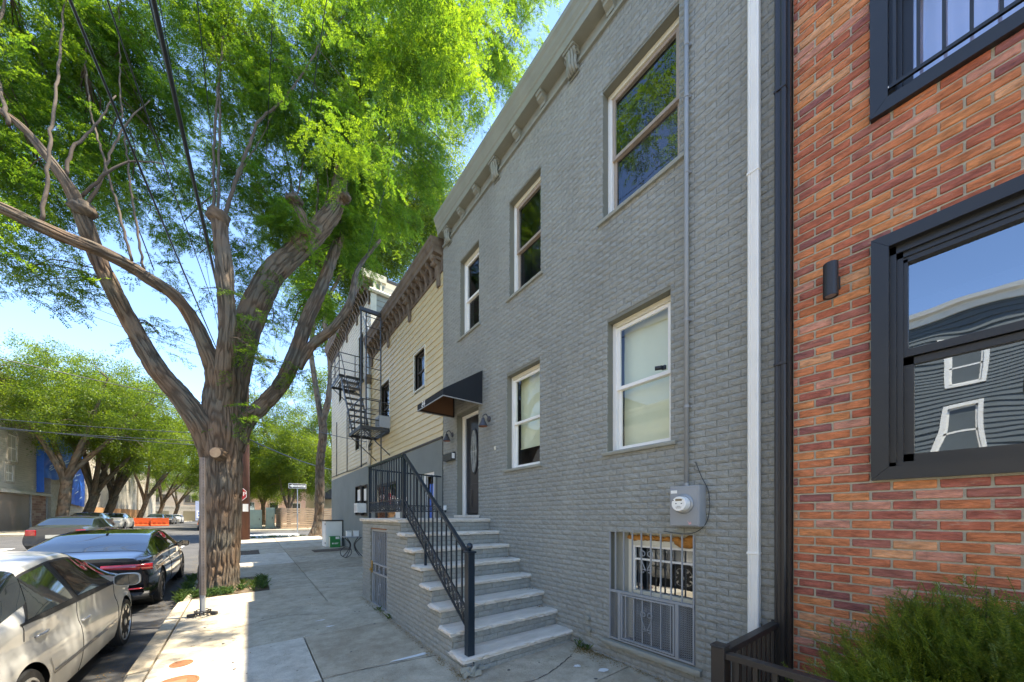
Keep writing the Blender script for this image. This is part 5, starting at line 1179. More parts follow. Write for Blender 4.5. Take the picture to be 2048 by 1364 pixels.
# ---- the big street tree
b0 = at(438, 1186, 7.78); zb = gz(b0[0], b0[1])
tr = thing('honey_locust', 'big honey locust with furrowed bark leaning over the pavement, nearest tree', 'tree', (b0[0], b0[1], zb), 0, None)
R0 = px([(436, 1215, 7.78, .60), (437, 1186, 7.78, .53), (438, 1160, 7.78, .455), (441, 1100, 7.78, .425), (446, 1000, 7.78, .415), (446, 920, 7.78, .43), (443, 860, 7.78, .45), (441, 810, 7.78, .40), (441, 770, 7.75, .33), (442, 735, 7.7, .25)])
trunk, _ = limb('trunk', tr, R0, n=300, amp=.021, step=.02, fr=11, seed=3)
LB_ = [
 [(425, 915, 7.70, .27), (402, 850, 7.5, .30), (362, 795, 7.3, .27), (312, 735, 7.05, .24), (263, 650, 6.8, .215), (227, 580, 6.5, .195), (193, 510, 6.3, .18), (168, 440, 6.1, .17), (142, 380, 5.95, .14), (100, 320, 5.8, .115), (45, 255, 5.7, .09), (-30, 200, 5.6, .07)],
 [(440, 830, 7.75, .2), (436, 780, 7.65, .24), (425, 730, 7.5, .21), (405, 680, 7.3, .18), (380, 630, 7.1, .165), (345, 588, 6.85, .155), (298, 558, 6.55, .15), (248, 525, 6.25, .15), (190, 497, 5.95, .15), (130, 475, 5.7, .15), (70, 448, 5.45, .145), (0, 415, 5.2, .13), (-90, 380, 5.0, .1)],
 [(446, 830, 7.75, .2), (449, 770, 7.6, .24), (450, 720, 7.42, .21), (455, 650, 7.3, .19), (451, 585, 7.3, .185), (447, 520, 7.3, .19), (441, 470, 7.3, .165), (438, 436, 7.3, .19)],
 [(455, 850, 7.95, .36), (472, 740, 8.05, .36), (490, 670, 8.15, .35), (515, 605, 8.3, .335), (545, 548, 8.45, .31), (592, 503, 8.65, .28), (640, 455, 8.85, .26), (672, 408, 9.0, .215), (682, 340, 9.1, .175), (690, 280, 9.25, .135), (715, 200, 9.5, .10), (765, 120, 9.9, .075), (830, 60, 10.2, .05)],
 [(468, 900, 7.9, .24), (488, 848, 8.0, .215), (518, 818, 8.2, .20), (560, 772, 8.5, .19), (590, 712, 8.75, .19), (612, 645, 9.0, .18), (640, 582, 9.3, .165), (660, 530, 9.5, .15), (680, 470, 9.8, .125), (700, 390, 10.3, .09), (740, 320, 10.8, .06)],
 [(596, 735, 8.8, .13), (625, 690, 8.9, .125), (668, 655, 9.05, .11), (700, 605, 9.3, .085), (715, 540, 9.7, .065), (760, 480, 10, .04)],
 [(600, 505, 8.7, .2), (606, 455, 8.6, .18), (592, 415, 8.5, .16), (586, 398, 8.45, .12)],
]
skel = []
for i, r_ in enumerate(LB_):
    o, S = limb('limb', tr, px(r_), n=150 if i in (0, 3) else 110, amp=.018, step=.026, fr=10, seed=20+i); skel.append(S)
# pollard knuckles
mb = MB(); 
for cx, cy, cw, r in ((438, 436, 7.3, .20), (588, 402, 8.45, .19), (690, 395, 8.95, .14), (165, 420, 6.05, .16), (612, 470, 8.6, .18), (612, 452, 8.7, .12)):
    c0 = at(cx, cy, cw); th = np.linspace(0, 2*math.pi, 19)[:-1]; P = [[c0+r*np.array((math.cos(a)*math.sin(b), math.sin(a)*math.sin(b), .8*math.cos(b)))*(1+.28*vn(np.array([[math.cos(a)*3*math.sin(b)+cx, math.sin(a)*3*math.sin(b), 3*math.cos(b)]]), 4)[0]) for a in th] for b in np.linspace(.02, 3.12, 12)]
    k = mb.n; mb.grid(P, close=True); mb.a[-1] = rng.uniform(.1, .9, len(mb.a[-1]))
o = mb.build('knuckle', M['bark'], tr, smooth=True); o['kind'] = 'stuff'
cc = at(431, 905, 7.34); c7 = at(431, 905, 7.36); fd7 = np.array((-.35, -.93, .08)); V0, F0, A0, S0 = bark_tube([tuple(c7-fd7*.55)+(.15,), tuple(c7-fd7*.2)+(.135,), tuple(c7)+(.108,)], n=36, amp=.012, step=.03)
mb = MB(); mb.add(V0, F0); mb.a[-1] = A0; sb = mb.build('cut_stub', M['bark'], tr, smooth=True, fix=False)
dv = cc-np.array((0, 0, H)); dv = np.array((cc[0], cc[1], 0))-np.array((b0[0], b0[1], 0)); 
fdir = np.array((-.35, -.93, .08)); fdir /= np.linalg.norm(fdir); cc = at(431, 905, 7.36); a_ = np.cross(fdir, (0, 0, 1)); a_ /= np.linalg.norm(a_); b_ = np.cross(a_, fdir)
ring = [cc+fdir*.008+.100*(math.cos(t)*a_+math.sin(t)*b_*1.05) for t in np.linspace(0, 2*math.pi, 25)[:-1]]; mb = MB(); mb.add(ring, [tuple(range(24))]); mb.build('cut_face', M['cutwood'], sb)
# shoots
shoots = [
 [(85, 445, 5.5, .045), (95, 340, 5.6, .04), (103, 260, 5.7, .035), (118, 130, 6.0, .03), (128, 20, 6.3, .02), (150, -120, 6.6, .01)],
 [(262, 520, 6.2, .034), (240, 430, 6.2, .03), (205, 310, 6.3, .027), (180, 210, 6.5, .022), (172, 100, 6.7, .018), (175, -60, 7, .01)],
 [(287, 540, 6.45, .03), (270, 430, 6.5, .027), (255, 320, 6.6, .023), (240, 180, 6.8, .02), (238, 0, 7.1, .012)],
 [(428, 436, 7.3, .038), (428, 300, 7.35, .032), (436, 180, 7.5, .03), (446, 80, 7.7, .025), (462, -60, 8, .015)],
 [(436, 432, 7.3, .036), (437, 330, 7.35, .032), (440, 200, 7.5, .027), (430, 90, 7.7, .022), (405, -20, 8, .012)],
 [(449, 440, 7.3, .05), (470, 365, 7.3, .042), (498, 290, 7.4, .036), (520, 240, 7.5, .03), (575, 190, 7.7, .025), (640, 90, 8, .02), (700, -20, 8.5, .01)],
 [(446, 436, 7.3, .02), (470, 370, 7.5, .016), (520, 280, 7.7, .012), (560, 200, 7.9, .008)],
 [(588, 400, 8.45, .03), (578, 340, 8.5, .024), (560, 260, 8.6, .018), (556, 180, 8.8, .012)],
 [(632, 440, 8.8, .03), (636, 380, 8.8, .025), (632, 310, 8.9, .02), (640, 200, 9.1, .012)],
 [(640, 440, 8.8, .02), (655, 380, 8.8, .016), (650, 300, 8.9, .01)],
 [(168, 415, 6.1, .045), (200, 370, 6.2, .035), (225, 300, 6.4, .028), (260, 240, 6.6, .02), (300, 200, 6.8, .012)],
 [(160, 395, 6.05, .04), (215, 345, 6.1, .03), (270, 320, 6.3, .02), (330, 330, 6.5, .012)],
 [(130, 350, 5.9, .045), (150, 290, 6, .035), (190, 250, 6.2, .025), (230, 190, 6.4, .015)],
 [(715, 200, 9.5, .08), (770, 130, 9.9, .065), (840, 70, 10.2, .055), (905, 33, 10.6, .05), (960, 40, 10.9, .045), (1000, 80, 11.2, .035), (1030, 140, 11.5, .02)],
 [(905, 33, 10.6, .035), (960, 15, 11, .03), (1010, -20, 11.5, .02)],
 [(740, 320, 10.8, .05), (800, 250, 11, .04), (870, 190, 11.2, .03), (930, 170, 11.4, .02)],
 [(20, 250, 5.6, .05), (-10, 120, 5.8, .04), (10, 0, 6, .03), (60, -120, 6.4, .02)],
 [(592, 405, 8.45, .02), (604, 340, 8.4, .015), (615, 270, 8.5, .01)],
]
for r_ in shoots:
    S = spline(px(r_), .12); S[:, :3] += rng.normal(size=S[:, :3].shape)*.008; mb = MB(); mb.tube(S[:, :3], np.maximum(S[:, 3], .004), 7); mb.build('branch', M['twig'], tr, smooth=True); skel.append(S)
crown_px = [(-80, 60, 6.3, 1.3, 240), (90, 50, 6.8, 1.35, 260), (250, 70, 7.3, 1.4, 260), (400, 60, 7.9, 1.35, 250), (545, 80, 8.1, 1.4, 270), (680, 90, 8.7, 1.4, 270), (800, 60, 9.3, 1.4, 250), (920, 50, 10.2, 1.4, 220), (1020, 10, 11.2, 1.3, 170),
 (-20, 210, 6.2, 1.1, 170), (130, 200, 7.2, 1.15, 180), (290, 220, 7.9, 1.1, 150), (520, 220, 8.2, 1.15, 190), (640, 240, 8.5, 1.2, 210), (770, 220, 9.6, 1.25, 200), (860, 150, 10.3, 1.1, 150), (1000, 120, 11.6, .9, 90),
 (50, 330, 6.6, .85, 110), (200, 350, 7.8, .75, 70), (560, 350, 8.5, .85, 110), (710, 340, 9.6, 1.0, 140), (830, 320, 11, 1.0, 120), (350, 330, 8.0, .6, 50), (480, 390, 8.3, .55, 40),
 (20, 440, 5.7, .45, 30), (60, 530, 6.3, .36, 16), (130, 590, 6.6, .28, 11), (-20, 540, 6.2, .4, 16), (300, 470, 7.4, .4, 12), (250, 430, 7.8, .4, 14), (380, 470, 7.8, .4, 12), (560, 470, 9.3, .6, 50), (540, 600, 9.2, .55, 34), (525, 640, 9.6, .45, 26),
 (500, 740, 8.8, .35, 16), (330, 530, 7.5, .4, 14), (345, 660, 8.3, .35, 10), (620, 560, 10.5, .7, 60), (700, 470, 10.5, .8, 80), (780, 420, 11.2, .9, 110), (480, 330, 7.9, .5, 30), (600, 640, 10.2, .5, 26),
 (60, 400, 6.5, .7, 90), (0, 480, 5.9, .45, 44), (110, 555, 6.4, .32, 18), (570, 425, 8.3, .65, 80), (480, 480, 8.2, .4, 26), (700, 430, 9.8, .85, 120), (640, 600, 10.4, .5, 36), (350, 430, 7.9, .45, 24), (180, 330, 7.0, .7, 70), (100, -160, 7.5, 1.6, 110), (330, -170, 8.2, 1.6, 110), (560, -160, 8.9, 1.6, 110), (780, -140, 9.8, 1.5, 90), (-200, -20, 6.2, 1.6, 110), (1000, -110, 11, 1.4, 60), (930, 50, 6.0, .7, 50), (860, 100, 6.3, .6, 40), (955, 150, 5.7, .3, 14), (780, 30, 5.8, .6, 36), (840, -70, 5.3, .6, 24), (700, -90, 5.6, .7, 30), (560, -110, 5.6, .7, 30), (950, 250, 11.4, .35, 14), (870, 290, 10.8, .5, 34), (470, 620, 7.4, .16, 8), (580, 740, 8.6, .1, 5), (508, 830, 8.0, .16, 9), (478, 700, 7.5, .16, 7), (600, 450, 8.4, .35, 22), (500, 560, 8.1, .25, 10)]
SPR = [spray(i, n_leaf=9+i % 3, L=.40+.04*(i % 3)) for i in range(5)]
def place(name, parent, P, variants, material, smin=.7, smax=1.2, tilt=.35):
    n = len(P); rot = np.stack([rng.normal(size=n)*tilt, rng.normal(size=n)*tilt+.15, rng.uniform(0, 6.283, n)], 1)
    return foliage(name, parent, P, rot, rng.uniform(smin, smax, n), variants, material)
P = scatter([(at(a, b, c), r, n*(1.4 if n > 61 else 1.25)) for a, b, c, r, n in crown_px]+[((2.2, 6.3, 9.6), .6, 80), ((2.1, 4.4, 9.3), .6, 70), ((1.9, 3.9, 8.6), .5, 40), ((1.7, 7.9, 9.4), .7, 60), ((1.9, 5.3, 10.6), .7, 60), ((1.5, 3.2, 9.8), .7, 40)], 14, .22)
# keep the leaves off the facades
P = P[P[:, 0] < 3.0+np.clip(P[:, 2]-8.6, 0, 9)*3]
place('crown', tr, P, SPR, M['leaf'])
# thin twigs through the crown
mb = MB(); src = np.concatenate(skel)
idx = rng.choice(len(P), 420, replace=False)
for i in idx:
    p = P[i]; j = int(np.argmin(np.linalg.norm(src[:, :3]-p, axis=1)+rng.random(len(src))*.6)); q = src[j, :3]; d = np.linalg.norm(p-q)
    if d > 2.4 or d < .25: continue
    m_ = (p+q)/2+np.array((rng.normal()*.1, rng.normal()*.1, .12*d)); mb.tube(spline([tuple(q)+(1,), tuple(m_)+(1,), tuple(p)+(1,)], .25)[:, :3], .004+.005*d, 4, caps=False)
o = mb.build('twig', M['twig'], tr); o['kind'] = 'stuff'
# ---- generic street trees farther off
CL = [clump(60+i) for i in range(4)]; CLS = [clump(80+i, n=60, R=.40, l=.085, w_=.045) for i in range(4)]
def street_tree(label, x, y, h, r, lean=(0, 0), fork=2.6, group=None, n=900, seed=0, mt='leafb', trunk_r=.22, crown=None, name='street_tree', low=False, lsc=(.8, 1.4)):
    z0 = gz(x, y); t = thing(name, label, 'tree', (x, y, z0), 0, group); rr = np.random.default_rng(seed)
    limb('trunk', t, [(x, y, z0-.1, trunk_r*1.35), (x, y, z0+.4, trunk_r), (x+lean[0]*.3, y, z0+fork*.6, trunk_r*.9), (x+lean[0]*.5, y+lean[1]*.5, z0+fork, trunk_r*.85)], n=30, amp=.02, step=.12, fr=7, seed=seed)
    k = 5; sk = []
    for i in range(k):
        a = i*2*math.pi/k+rr.uniform(-.4, .4); R = r*rr.uniform(.5, .75); z1 = z0+h*rr.uniform(.72, .88)
        rows_ = [(x+lean[0]*.4, y+lean[1]*.4, z0+fork*.85, trunk_r*.7), (x+lean[0]*.5+.3*math.cos(a)*1.2, y+.36*math.sin(a), z0+fork+.7, trunk_r*.55), (x+lean[0]*.8+R*.5*math.cos(a), y+lean[1]*.8+R*.5*math.sin(a), z0+fork+(z1-z0-fork)*.5, trunk_r*.36), (x+lean[0]+R*math.cos(a), y+lean[1]+R*math.sin(a), z1, trunk_r*.12)]
        o, S = limb('limb', t, rows_, n=14, amp=.012, step=.2, fr=6, seed=seed+i); sk.append(S)
    cr = crown or [((x+lean[0], y+lean[1], z0+h*(.70 if not low else .58)), (r, r, h*(.27 if not low else .40)), n*.6)]+[((x+lean[0]+r*.6*math.cos(a), y+lean[1]+r*.6*math.sin(a), z0+h*(.62+.10*math.sin(a*3+seed) if not low else .42)), (r*.5, r*.5, h*.17), n*.1) for a in (0, 1.6, 3.1, 4.7)]
    P = scatter(cr, 9, .30); place('crown', t, P, CL, M[mt], *lsc, .5)
    mb = MB(); src = np.concatenate(sk)
    for i in rr.choice(len(P), min(len(P), 70), replace=False):
        j = int(np.argmin(np.linalg.norm(src[:, :3]-P[i], axis=1))); q = src[j, :3]; d = np.linalg.norm(P[i]-q)
        if .4 < d < 3.5: mb.tube([q, (q+P[i])/2+np.array((0, 0, .12*d)), P[i]], [.02+.008*d, .02, .008], 4, caps=False)
    if mb.n: o = mb.build('twig', M['twig'], t); o['kind'] = 'stuff'
    return t
G = 'street trees along the left pavement'
names = ['forked street tree before the blue tarpaulin, nearest on the left pavement', 'second street tree on the left pavement, right of the blue tarpaulin', 'third street tree on the left pavement, before the board fence', 'street tree beyond the board fence, left of the orange barrier', 'street tree behind the orange barrier', 'farthest street tree, before the pale brick building']
for i, (X_, Y_, h, r) in enumerate([(-11, 41, 13.9, 6.9), (-11.2, 46, 14.6, 5.2), (-11, 50.5, 14.5, 5.2), (-11, 64, 14.5, 5.8), (-10.8, 74, 14, 6), (-10.5, 86, 12.5, 6)]):
    street_tree(names[i], X_, Y_, h, r, lean=(1.6 if i else .6, 0), fork=3.2 if i else 3.9, n=(3900, 2600, 2400, 1900, 1600, 1300)[i], seed=30+i*7, trunk_r=.34 if i < 3 else .28, group=None)
street_tree('right-hand street tree far down the street, beyond the crossing', .3, 62, 13, 5.5, lean=(-1, 0), n=900, seed=41)
street_tree('full green tree just behind the slatted fence', 3.1, 38.2, 13.4, 4.3, low=True, n=3800, seed=43, fork=1.8, trunk_r=.16)
street_tree('leafy tree behind the crossing, right of the utility pole', -.3, 43, 12.0, 4.2, low=True, n=2400, seed=44, fork=2.0, trunk_r=.2)
street_tree('tall tree behind the slatted fence near the corner', 8.5, 42, 15, 5.5, n=2200, seed=45, fork=3.0, trunk_r=.25)
street_tree('dark tree behind the green cabinets', 1.6, 52, 12, 5, low=True, n=2000, seed=47, fork=2.5)
# corner tree with the tall forked stem (px 635)
cb = (3.35, 24.3, gz(3.35, 24.3)); ct = thing('corner_tree', 'tall slender tree with a forked stem at the corner behind the clapboard building', 'tree', cb, 0)
wd = 21.6
r_t, _ = limb('trunk', ct, [(cb[0], cb[1], cb[2]-.1, .42)]+px([(637, 1045, wd, .33), (640, 990, wd, .29), (640, 930, wd, .27), (646, 870, wd, .25), (644, 835, wd, .24)]), n=60, amp=.03, step=.06, fr=8, seed=60); skc = []
for i, r_ in enumerate([[(644, 850, wd, .2), (636, 800, wd, .18), (628, 750, wd, .17), (622, 700, wd, .15), (628, 650, wd, .13), (640, 600, wd+.3, .11), (650, 520, wd+.6, .09), (660, 430, wd+.8, .07), (690, 350, wd+1, .05)],
            [(645, 850, wd, .2), (658, 790, wd, .18), (661, 730, wd, .16), (652, 680, wd, .14), (650, 640, wd, .13), (660, 590, wd+.5, .11), (690, 540, wd+.8, .1), (720, 530, wd+1, .09), (770, 500, wd+1.5, .07)],
            [(650, 640, wd, .1), (640, 560, wd+.5, .08), (650, 470, wd+.9, .06), (700, 420, wd+1, .05)], [(720, 530, wd+1, .07), (780, 440, wd+2, .05), (830, 380, wd+2, .04)]]):
    o, S = limb('limb', ct, px(r_), n=24, amp=.02, step=.1, fr=7, seed=70+i); skc.append(S)
cr = [(at(a, b, c), r, n) for a, b, c, r, n in [(700, 420, 23, 2.6, 700), (800, 400, 23, 2.6, 650), (640, 500, 22, 1.8, 380), (860, 450, 24, 2.0, 300), (760, 520, 23, 1.6, 260), (640, 760, 26, 1.2, 90), (630, 580, 22, 1.1, 110), (665, 640, 22.5, .8, 60), (705, 580, 23.5, 1.2, 130), (610, 480, 22, 1.2, 120), (740, 330, 24, 2.4, 320), (860, 330, 24, 2.4, 320), (620, 620, 22, 1.0, 70), (700, 520, 23, 1.3, 150), (650, 690, 21.5, .5, 18), (780, 520, 23.5, 1.6, 180), (830, 470, 23.5, 1.5, 150), (600, 560, 23, 1.1, 70), (660, 860, 24, .8, 40), (690, 250, 25, 2.4, 240), (920, 260, 25, 1.6, 80)]]
Pc = scatter(cr, 9, .32); Pc = Pc[~((Pc[:, 0] > 2.9) & (Pc[:, 1] < 20.6) & (Pc[:, 2] < 10.4))]; place('crown', ct, Pc, CLS, M['leafb'], .9, 1.6, .5)
mb = MB(); src = np.concatenate(skc)
for i in rng.choice(len(Pc), 160, replace=False):
    j = int(np.argmin(np.linalg.norm(src[:, :3]-Pc[i], axis=1))); q = src[j, :3]; d = np.linalg.norm(Pc[i]-q)
    if .4 < d < 4: mb.tube([q, (q+Pc[i])/2+np.array((0, 0, .1*d)), Pc[i]], [.015+.008*d, .02, .008], 4, caps=False)
o = mb.build('twig', M['twig'], ct); o['kind'] = 'stuff'
# ------------------------------------------------------------------ yew shrub, weeds, litter
def needle_spray(seed, n=30, L=.13):
    r = np.random.default_rng(seed); V = []; Fc = []; A = []
    for i in range(n):
        t = i/n; p = np.array((t*L, .01*math.sin(t*4+seed), .03*t)); sd = 1 if i % 2 else -1; d = np.array((.6+r.normal()*.1, sd*.8, r.normal()*.25+.1)); d /= np.linalg.norm(d); s = np.cross(d, (r.normal()*.3, r.normal()*.3, 1)); s /= np.linalg.norm(s); k = len(V); l = .026*(1-.4*t)
        V.extend([p, p+d*l*.5+s*.0022, p+d*l, p+d*l*.5-s*.0022]); A.extend([r.uniform(0, .5)+t*.25]*4); Fc.append((k, k+1, k+2, k+3))
    k = len(V); V.extend([(0, 0, -.001), (L, 0, .029), (L, 0, .031), (0, 0, .001)]); A.extend([0]*4); Fc.append((k, k+1, k+2, k+3)); return np.array(V), Fc, np.array(A)
NS = [needle_spray(i) for i in range(4)]
ys = thing('yew_shrub', 'feathery green yew shrub growing in the yard before the red brick wall', 'shrub', (3.05, .1, 0))
Bl = [((3.0, .10, .40), (.40, .46, .40), 4200), ((3.05, -.35, .60), (.36, .45, .42), 4200), ((2.98, .34, .50), (.28, .20, .34), 2200), ((3.05, -.75, .5), (.35, .4, .5), 2000), ((3.08, .0, .86), (.24, .38, .18), 2200)]
Bl = [((a, b, c+.08), r_, n_) for (a, b, c), r_, n_ in Bl]; Bl = [(a, b, int(c*.62)) for a, b, c in Bl]; Pn = scatter(Bl, 16, .065); sky_ = []
for (yy, zz) in ((.24, 1.18), (.05, 1.10), (-.02, 1.28), (-.12, 1.05), (.16, .98), (-.3, 1.25), (.3, .95)):
    for k in range(22): t = k/22; sky_.append((3.08+rng.normal()*.02, yy*1.0+(1-t)*.0+rng.normal()*.02*(1.6-t), .62+(zz-.62)*t))
Pn = np.concatenate([Pn, np.array(sky_)]); Pn = Pn[(Pn[:, 0] < D-.03) & (Pn[:, 0] > 2.5) & (Pn[:, 2] > .02)]
nn = len(Pn); dirv = Pn-np.array((3.1, -.2, .3)); yaw = np.arctan2(dirv[:, 1], dirv[:, 0])+rng.normal(size=nn)*.6
rot = np.stack([rng.normal(size=nn)*.4, -np.clip(dirv[:, 2]*1.6, -.5, 1.1)+rng.normal(size=nn)*.35, yaw], 1)
foliage('foliage', ys, Pn, rot, rng.uniform(.7, 1.3, nn), NS, M['leafd'])
mb = MB()
for k in range(26):
    a = rng.uniform(0, 6.28); e = np.array((3.08+.3*math.cos(a)*.8, -.15+.55*math.sin(a), rng.uniform(.5, .95))); e[0] = min(e[0], 3.42); mb.tube(spline([(3.1, -.1, -.03, 1), (3.1+(e[0]-3.1)*.4, -.1+(e[1]+.1)*.4, e[2]*.5, 1), tuple(e)+(1,)], .06)[:, :3], .006, 5)
for (yy, zz) in ((.24, 1.18), (.05, 1.10), (-.02, 1.28), (-.12, 1.05), (.16, .98), (-.3, 1.25), (.3, .95)): mb.tube([(3.1, yy*.7, .3), (3.08, yy, zz)], .003, 4)
o = mb.build('stem', M['twig'], ys); o['kind'] = 'stuff'
def blade_tuft(seed, n=16):
    r = np.random.default_rng(seed); V = []; Fc = []; A = []
    for i in range(n):
        a = r.uniform(0, 6.28); l = r.uniform(.03, .11); d = np.array((math.cos(a)*.6, math.sin(a)*.6, 1))*l; s = np.array((-math.sin(a), math.cos(a), 0))*.004; p = r.normal(size=3)*.02; p[2] = 0; k = len(V)
        V.extend([p-s, p+s, p+d*.6+s*.8, p+d+np.array((d[0], d[1], -l*.1))*.4]); A.extend([r.uniform(0, .6)]*4); Fc.append((k, k+1, k+2, k+3))
    for i in range(10):
        a = r.uniform(0, 6.28); p = np.array((r.normal()*.03, r.normal()*.03, r.uniform(.01, .07))); d = np.array((math.cos(a), math.sin(a), .3))*.035; s = np.array((-math.sin(a), math.cos(a), 0))*.014; k = len(V); V.extend([p, p+d*.5+s, p+d, p+d*.5-s]); A.extend([r.uniform(.2, .6)]*4); Fc.append((k, k+1, k+2, k+3))
    return np.array(V), Fc, np.array(A)
BT = [blade_tuft(i) for i in range(4)]
soil = thing('tree_pit', None, None, (0, 0, 0)); soil['kind'] = 'structure'
for (x0, x1, y0, y1) in ((KX, .40, 9.25, 11.25), (KX, .40, 16.3, 17.9)):
    nx, ny = 26, 40; mb = MB(); mb.grid(np.array([[(x, y, gz(x, y)-.015+.035*vn(np.array([[x*4, y*4, 0.]]), 2)[0]+.018*vn(np.array([[x*13, y*13, 0.]]), 3)[0]) for x in np.linspace(x0, x1, nx)] for y in np.linspace(y0, y1, ny)])); mb.build('soil', M['soil'], soil, smooth=True)
Pg = []
for k in range(110):
    if k < 55: x, y = rng.uniform(KX+.02, -.25), rng.uniform(9.27, 9.75)
    elif k < 95: x, y = rng.uniform(-.1, .38), rng.uniform(9.5, 10.9)
    else: x, y = rng.uniform(KX, .38), rng.uniform(9.3, 11.2)
    Pg.append((x, y, gz(x, y)))
for k in range(60): y = rng.uniform(9.2, 12); Pg.append((KERB+.02+rng.normal()*.03, y, gz(KX, y)-.02))
for k in range(90): Pg.append((rng.uniform(-1, 3.4), rng.uniform(24.45, 25.0), gz(1, 24.6)-.03))
for k in range(3): Pg.append((1.84+rng.normal()*.02, rng.uniform(3.5, 7.4), gz(1.84, 5)))
for k in range(2): Pg.append((3.44, rng.uniform(2.6, 3.15), .0-.02))
Pg = np.array(Pg); foliage('weeds', None, Pg, np.stack([np.zeros(len(Pg))]*2+[rng.uniform(0, 6.28, len(Pg))], 1), rng.uniform(.7, 1.8, len(Pg)), BT, M['grass'])
def litter(seed, n=5):
    r = np.random.default_rng(seed); V = []; Fc = []; A = []
    for i in range(n):
        a = r.uniform(0, 6.28); p = np.array((r.normal()*.03, r.normal()*.03, .002+r.random()*.006)); l = r.uniform(.008, .022); d = np.array((math.cos(a), math.sin(a), r.normal()*.2))*l; s = np.array((-math.sin(a), math.cos(a), r.normal()*.2))*l*.35; k = len(V); V.extend([p, p+d*.5+s, p+d, p+d*.5-s]); A.extend([r.uniform(0, 1)]*4); Fc.append((k, k+1, k+2, k+3))
    return np.array(V), Fc, np.array(A)
M['litter'] = leaf_mat('dead_leaf', (.22, .15, .05), (.15, .1, .03), .2)
Pl = []
for k in range(900):
    y = rng.uniform(3, 20); x = KERB-abs(rng.normal())*.22; Pl.append((x, y, zr(x, y)+.004))
for k in range(260): y = rng.uniform(3.2, 7.5); x = 1.85-abs(rng.normal())*.035; Pl.append((x, y, gz(x, y)+.004))
for k in range(180): x = 3.47-abs(rng.normal())*.10; y = 3.1-abs(rng.normal())*.22; Pl.append((x, y, gz(x, y)+.004))
for k in range(120): x = 3.47-abs(rng.normal())*.03; y = rng.uniform(1.1, 3.1); Pl.append((x, y, gz(x, y)+.004))
for k in range(170): x, y = rng.uniform(-1, 3.3), rng.uniform(2.2, 14); Pl.append((x, y, gz(x, y)+.004))
for k in range(500): x, y = rng.uniform(KX, .4), rng.uniform(9.2, 11.2); Pl.append((x, y, gz(x, y)+.012))
for kk in (2, 3, 4, 5, 6, 7):
    for k in range(16): x = 3.46-abs(rng.normal())*.08; Pl.append((x, tr_y(kk)+.28-abs(rng.normal())*.03, tr_top(kk)+.004))
Pl = np.array(Pl); foliage('fallen_leaves', None, Pl, np.stack([np.zeros(len(Pl))]*2+[rng.uniform(0, 6.28, len(Pl))], 1), rng.uniform(.6, 1.2, len(Pl)), [litter(i) for i in range(4)], M['litter'])
# ------------------------------------------------------------------ cars
def paint_mat(name, col, rough=.25, metal=0., coat=.8, dirt=0):
    m = mat(name, col, rough, metal, .5, coat=coat)
    if dirt:
        n = m.node_tree; b = n.nodes['Principled BSDF']; g = n.nodes.new('ShaderNodeNewGeometry'); t = n.nodes.new('ShaderNodeTexNoise'); t.inputs['Scale'].default_value = 2.5; t.inputs['Detail'].default_value = 9; n.links.new(g.outputs['Position'], t.inputs['Vector'])
        r = n.nodes.new('ShaderNodeValToRGB'); r.color_ramp.elements[0].position = .35; r.color_ramp.elements[1].position = .75; r.color_ramp.elements[0].color = (*col, 1); r.color_ramp.elements[1].color = (*[c*(1-dirt) for c in col], 1); n.links.new(t.outputs['Fac'], r.inputs[0]); n.links.new(r.outputs[0], b.inputs['Base Color'])
        m2 = n.nodes.new('ShaderNodeMapRange'); m2.inputs[3].default_value = rough; m2.inputs[4].default_value = min(1, rough+.35); n.links.new(t.outputs['Fac'], m2.inputs[0]); n.links.new(m2.outputs[0], b.inputs['Roughness'])
    return m
M['cwhite'] = paint_mat('dusty_off_white_car_paint', (.47, .465, .43), .32, 0, .5, .16); M['cblack'] = paint_mat('black_car_paint', (.006, .006, .008), .12, 0, 1.0)
M['cgrey'] = paint_mat('dark_grey_car_paint', (.06, .065, .075), .25, .3, .8); M['csilver'] = paint_mat('silver_car_paint', (.32, .33, .34), .3, .5, .7); M['cblue'] = paint_mat('dark_blue_car_paint', (.03, .04, .07), .25, .2, .8)
M['tint'] = mat('tinted_car_glass', (.012, .016, .015), .03, spec=1.0); M['tint'].node_tree.nodes['Principled BSDF'].inputs['IOR'].default_value = 1.7
M['tyre'] = mat('tyre_rubber', (.018, .018, .018), .85, bump=.2, bscale=80); M['alloy'] = mat('alloy_wheel', (.48, .48, .47), .3, metal=.7); M['alloyd'] = mat('dark_alloy_wheel', (.14, .12, .11), .35, metal=.7)
M['tail'] = mat('red_tail_lamp', (.36, .008, .010), .12, spec=.8, coat=.8); M['lamp'] = mat('headlamp', (.55, .57, .58), .1, spec=.8, coat=.8); M['chrome'] = mat('chrome', (.6, .6, .6), .12, metal=1); M['plast'] = mat('black_plastic', (.022, .022, .022), .55)
M['plate'] = mat('number_plate', (.62, .60, .52), .4)
def interp(pts, y):
    p = np.array(pts, float); ys = np.linspace(p[0, 0]-.3, p[-1, 0]+.3, 700); z = np.interp(ys, p[:, 0], p[:, 1]); k = np.exp(-.5*(np.arange(-24, 25)/8.)**2); k /= k.sum(); zp = np.pad(z, 24, mode='edge'); return np.interp(y, ys, np.convolve(zp, k, 'valid'))
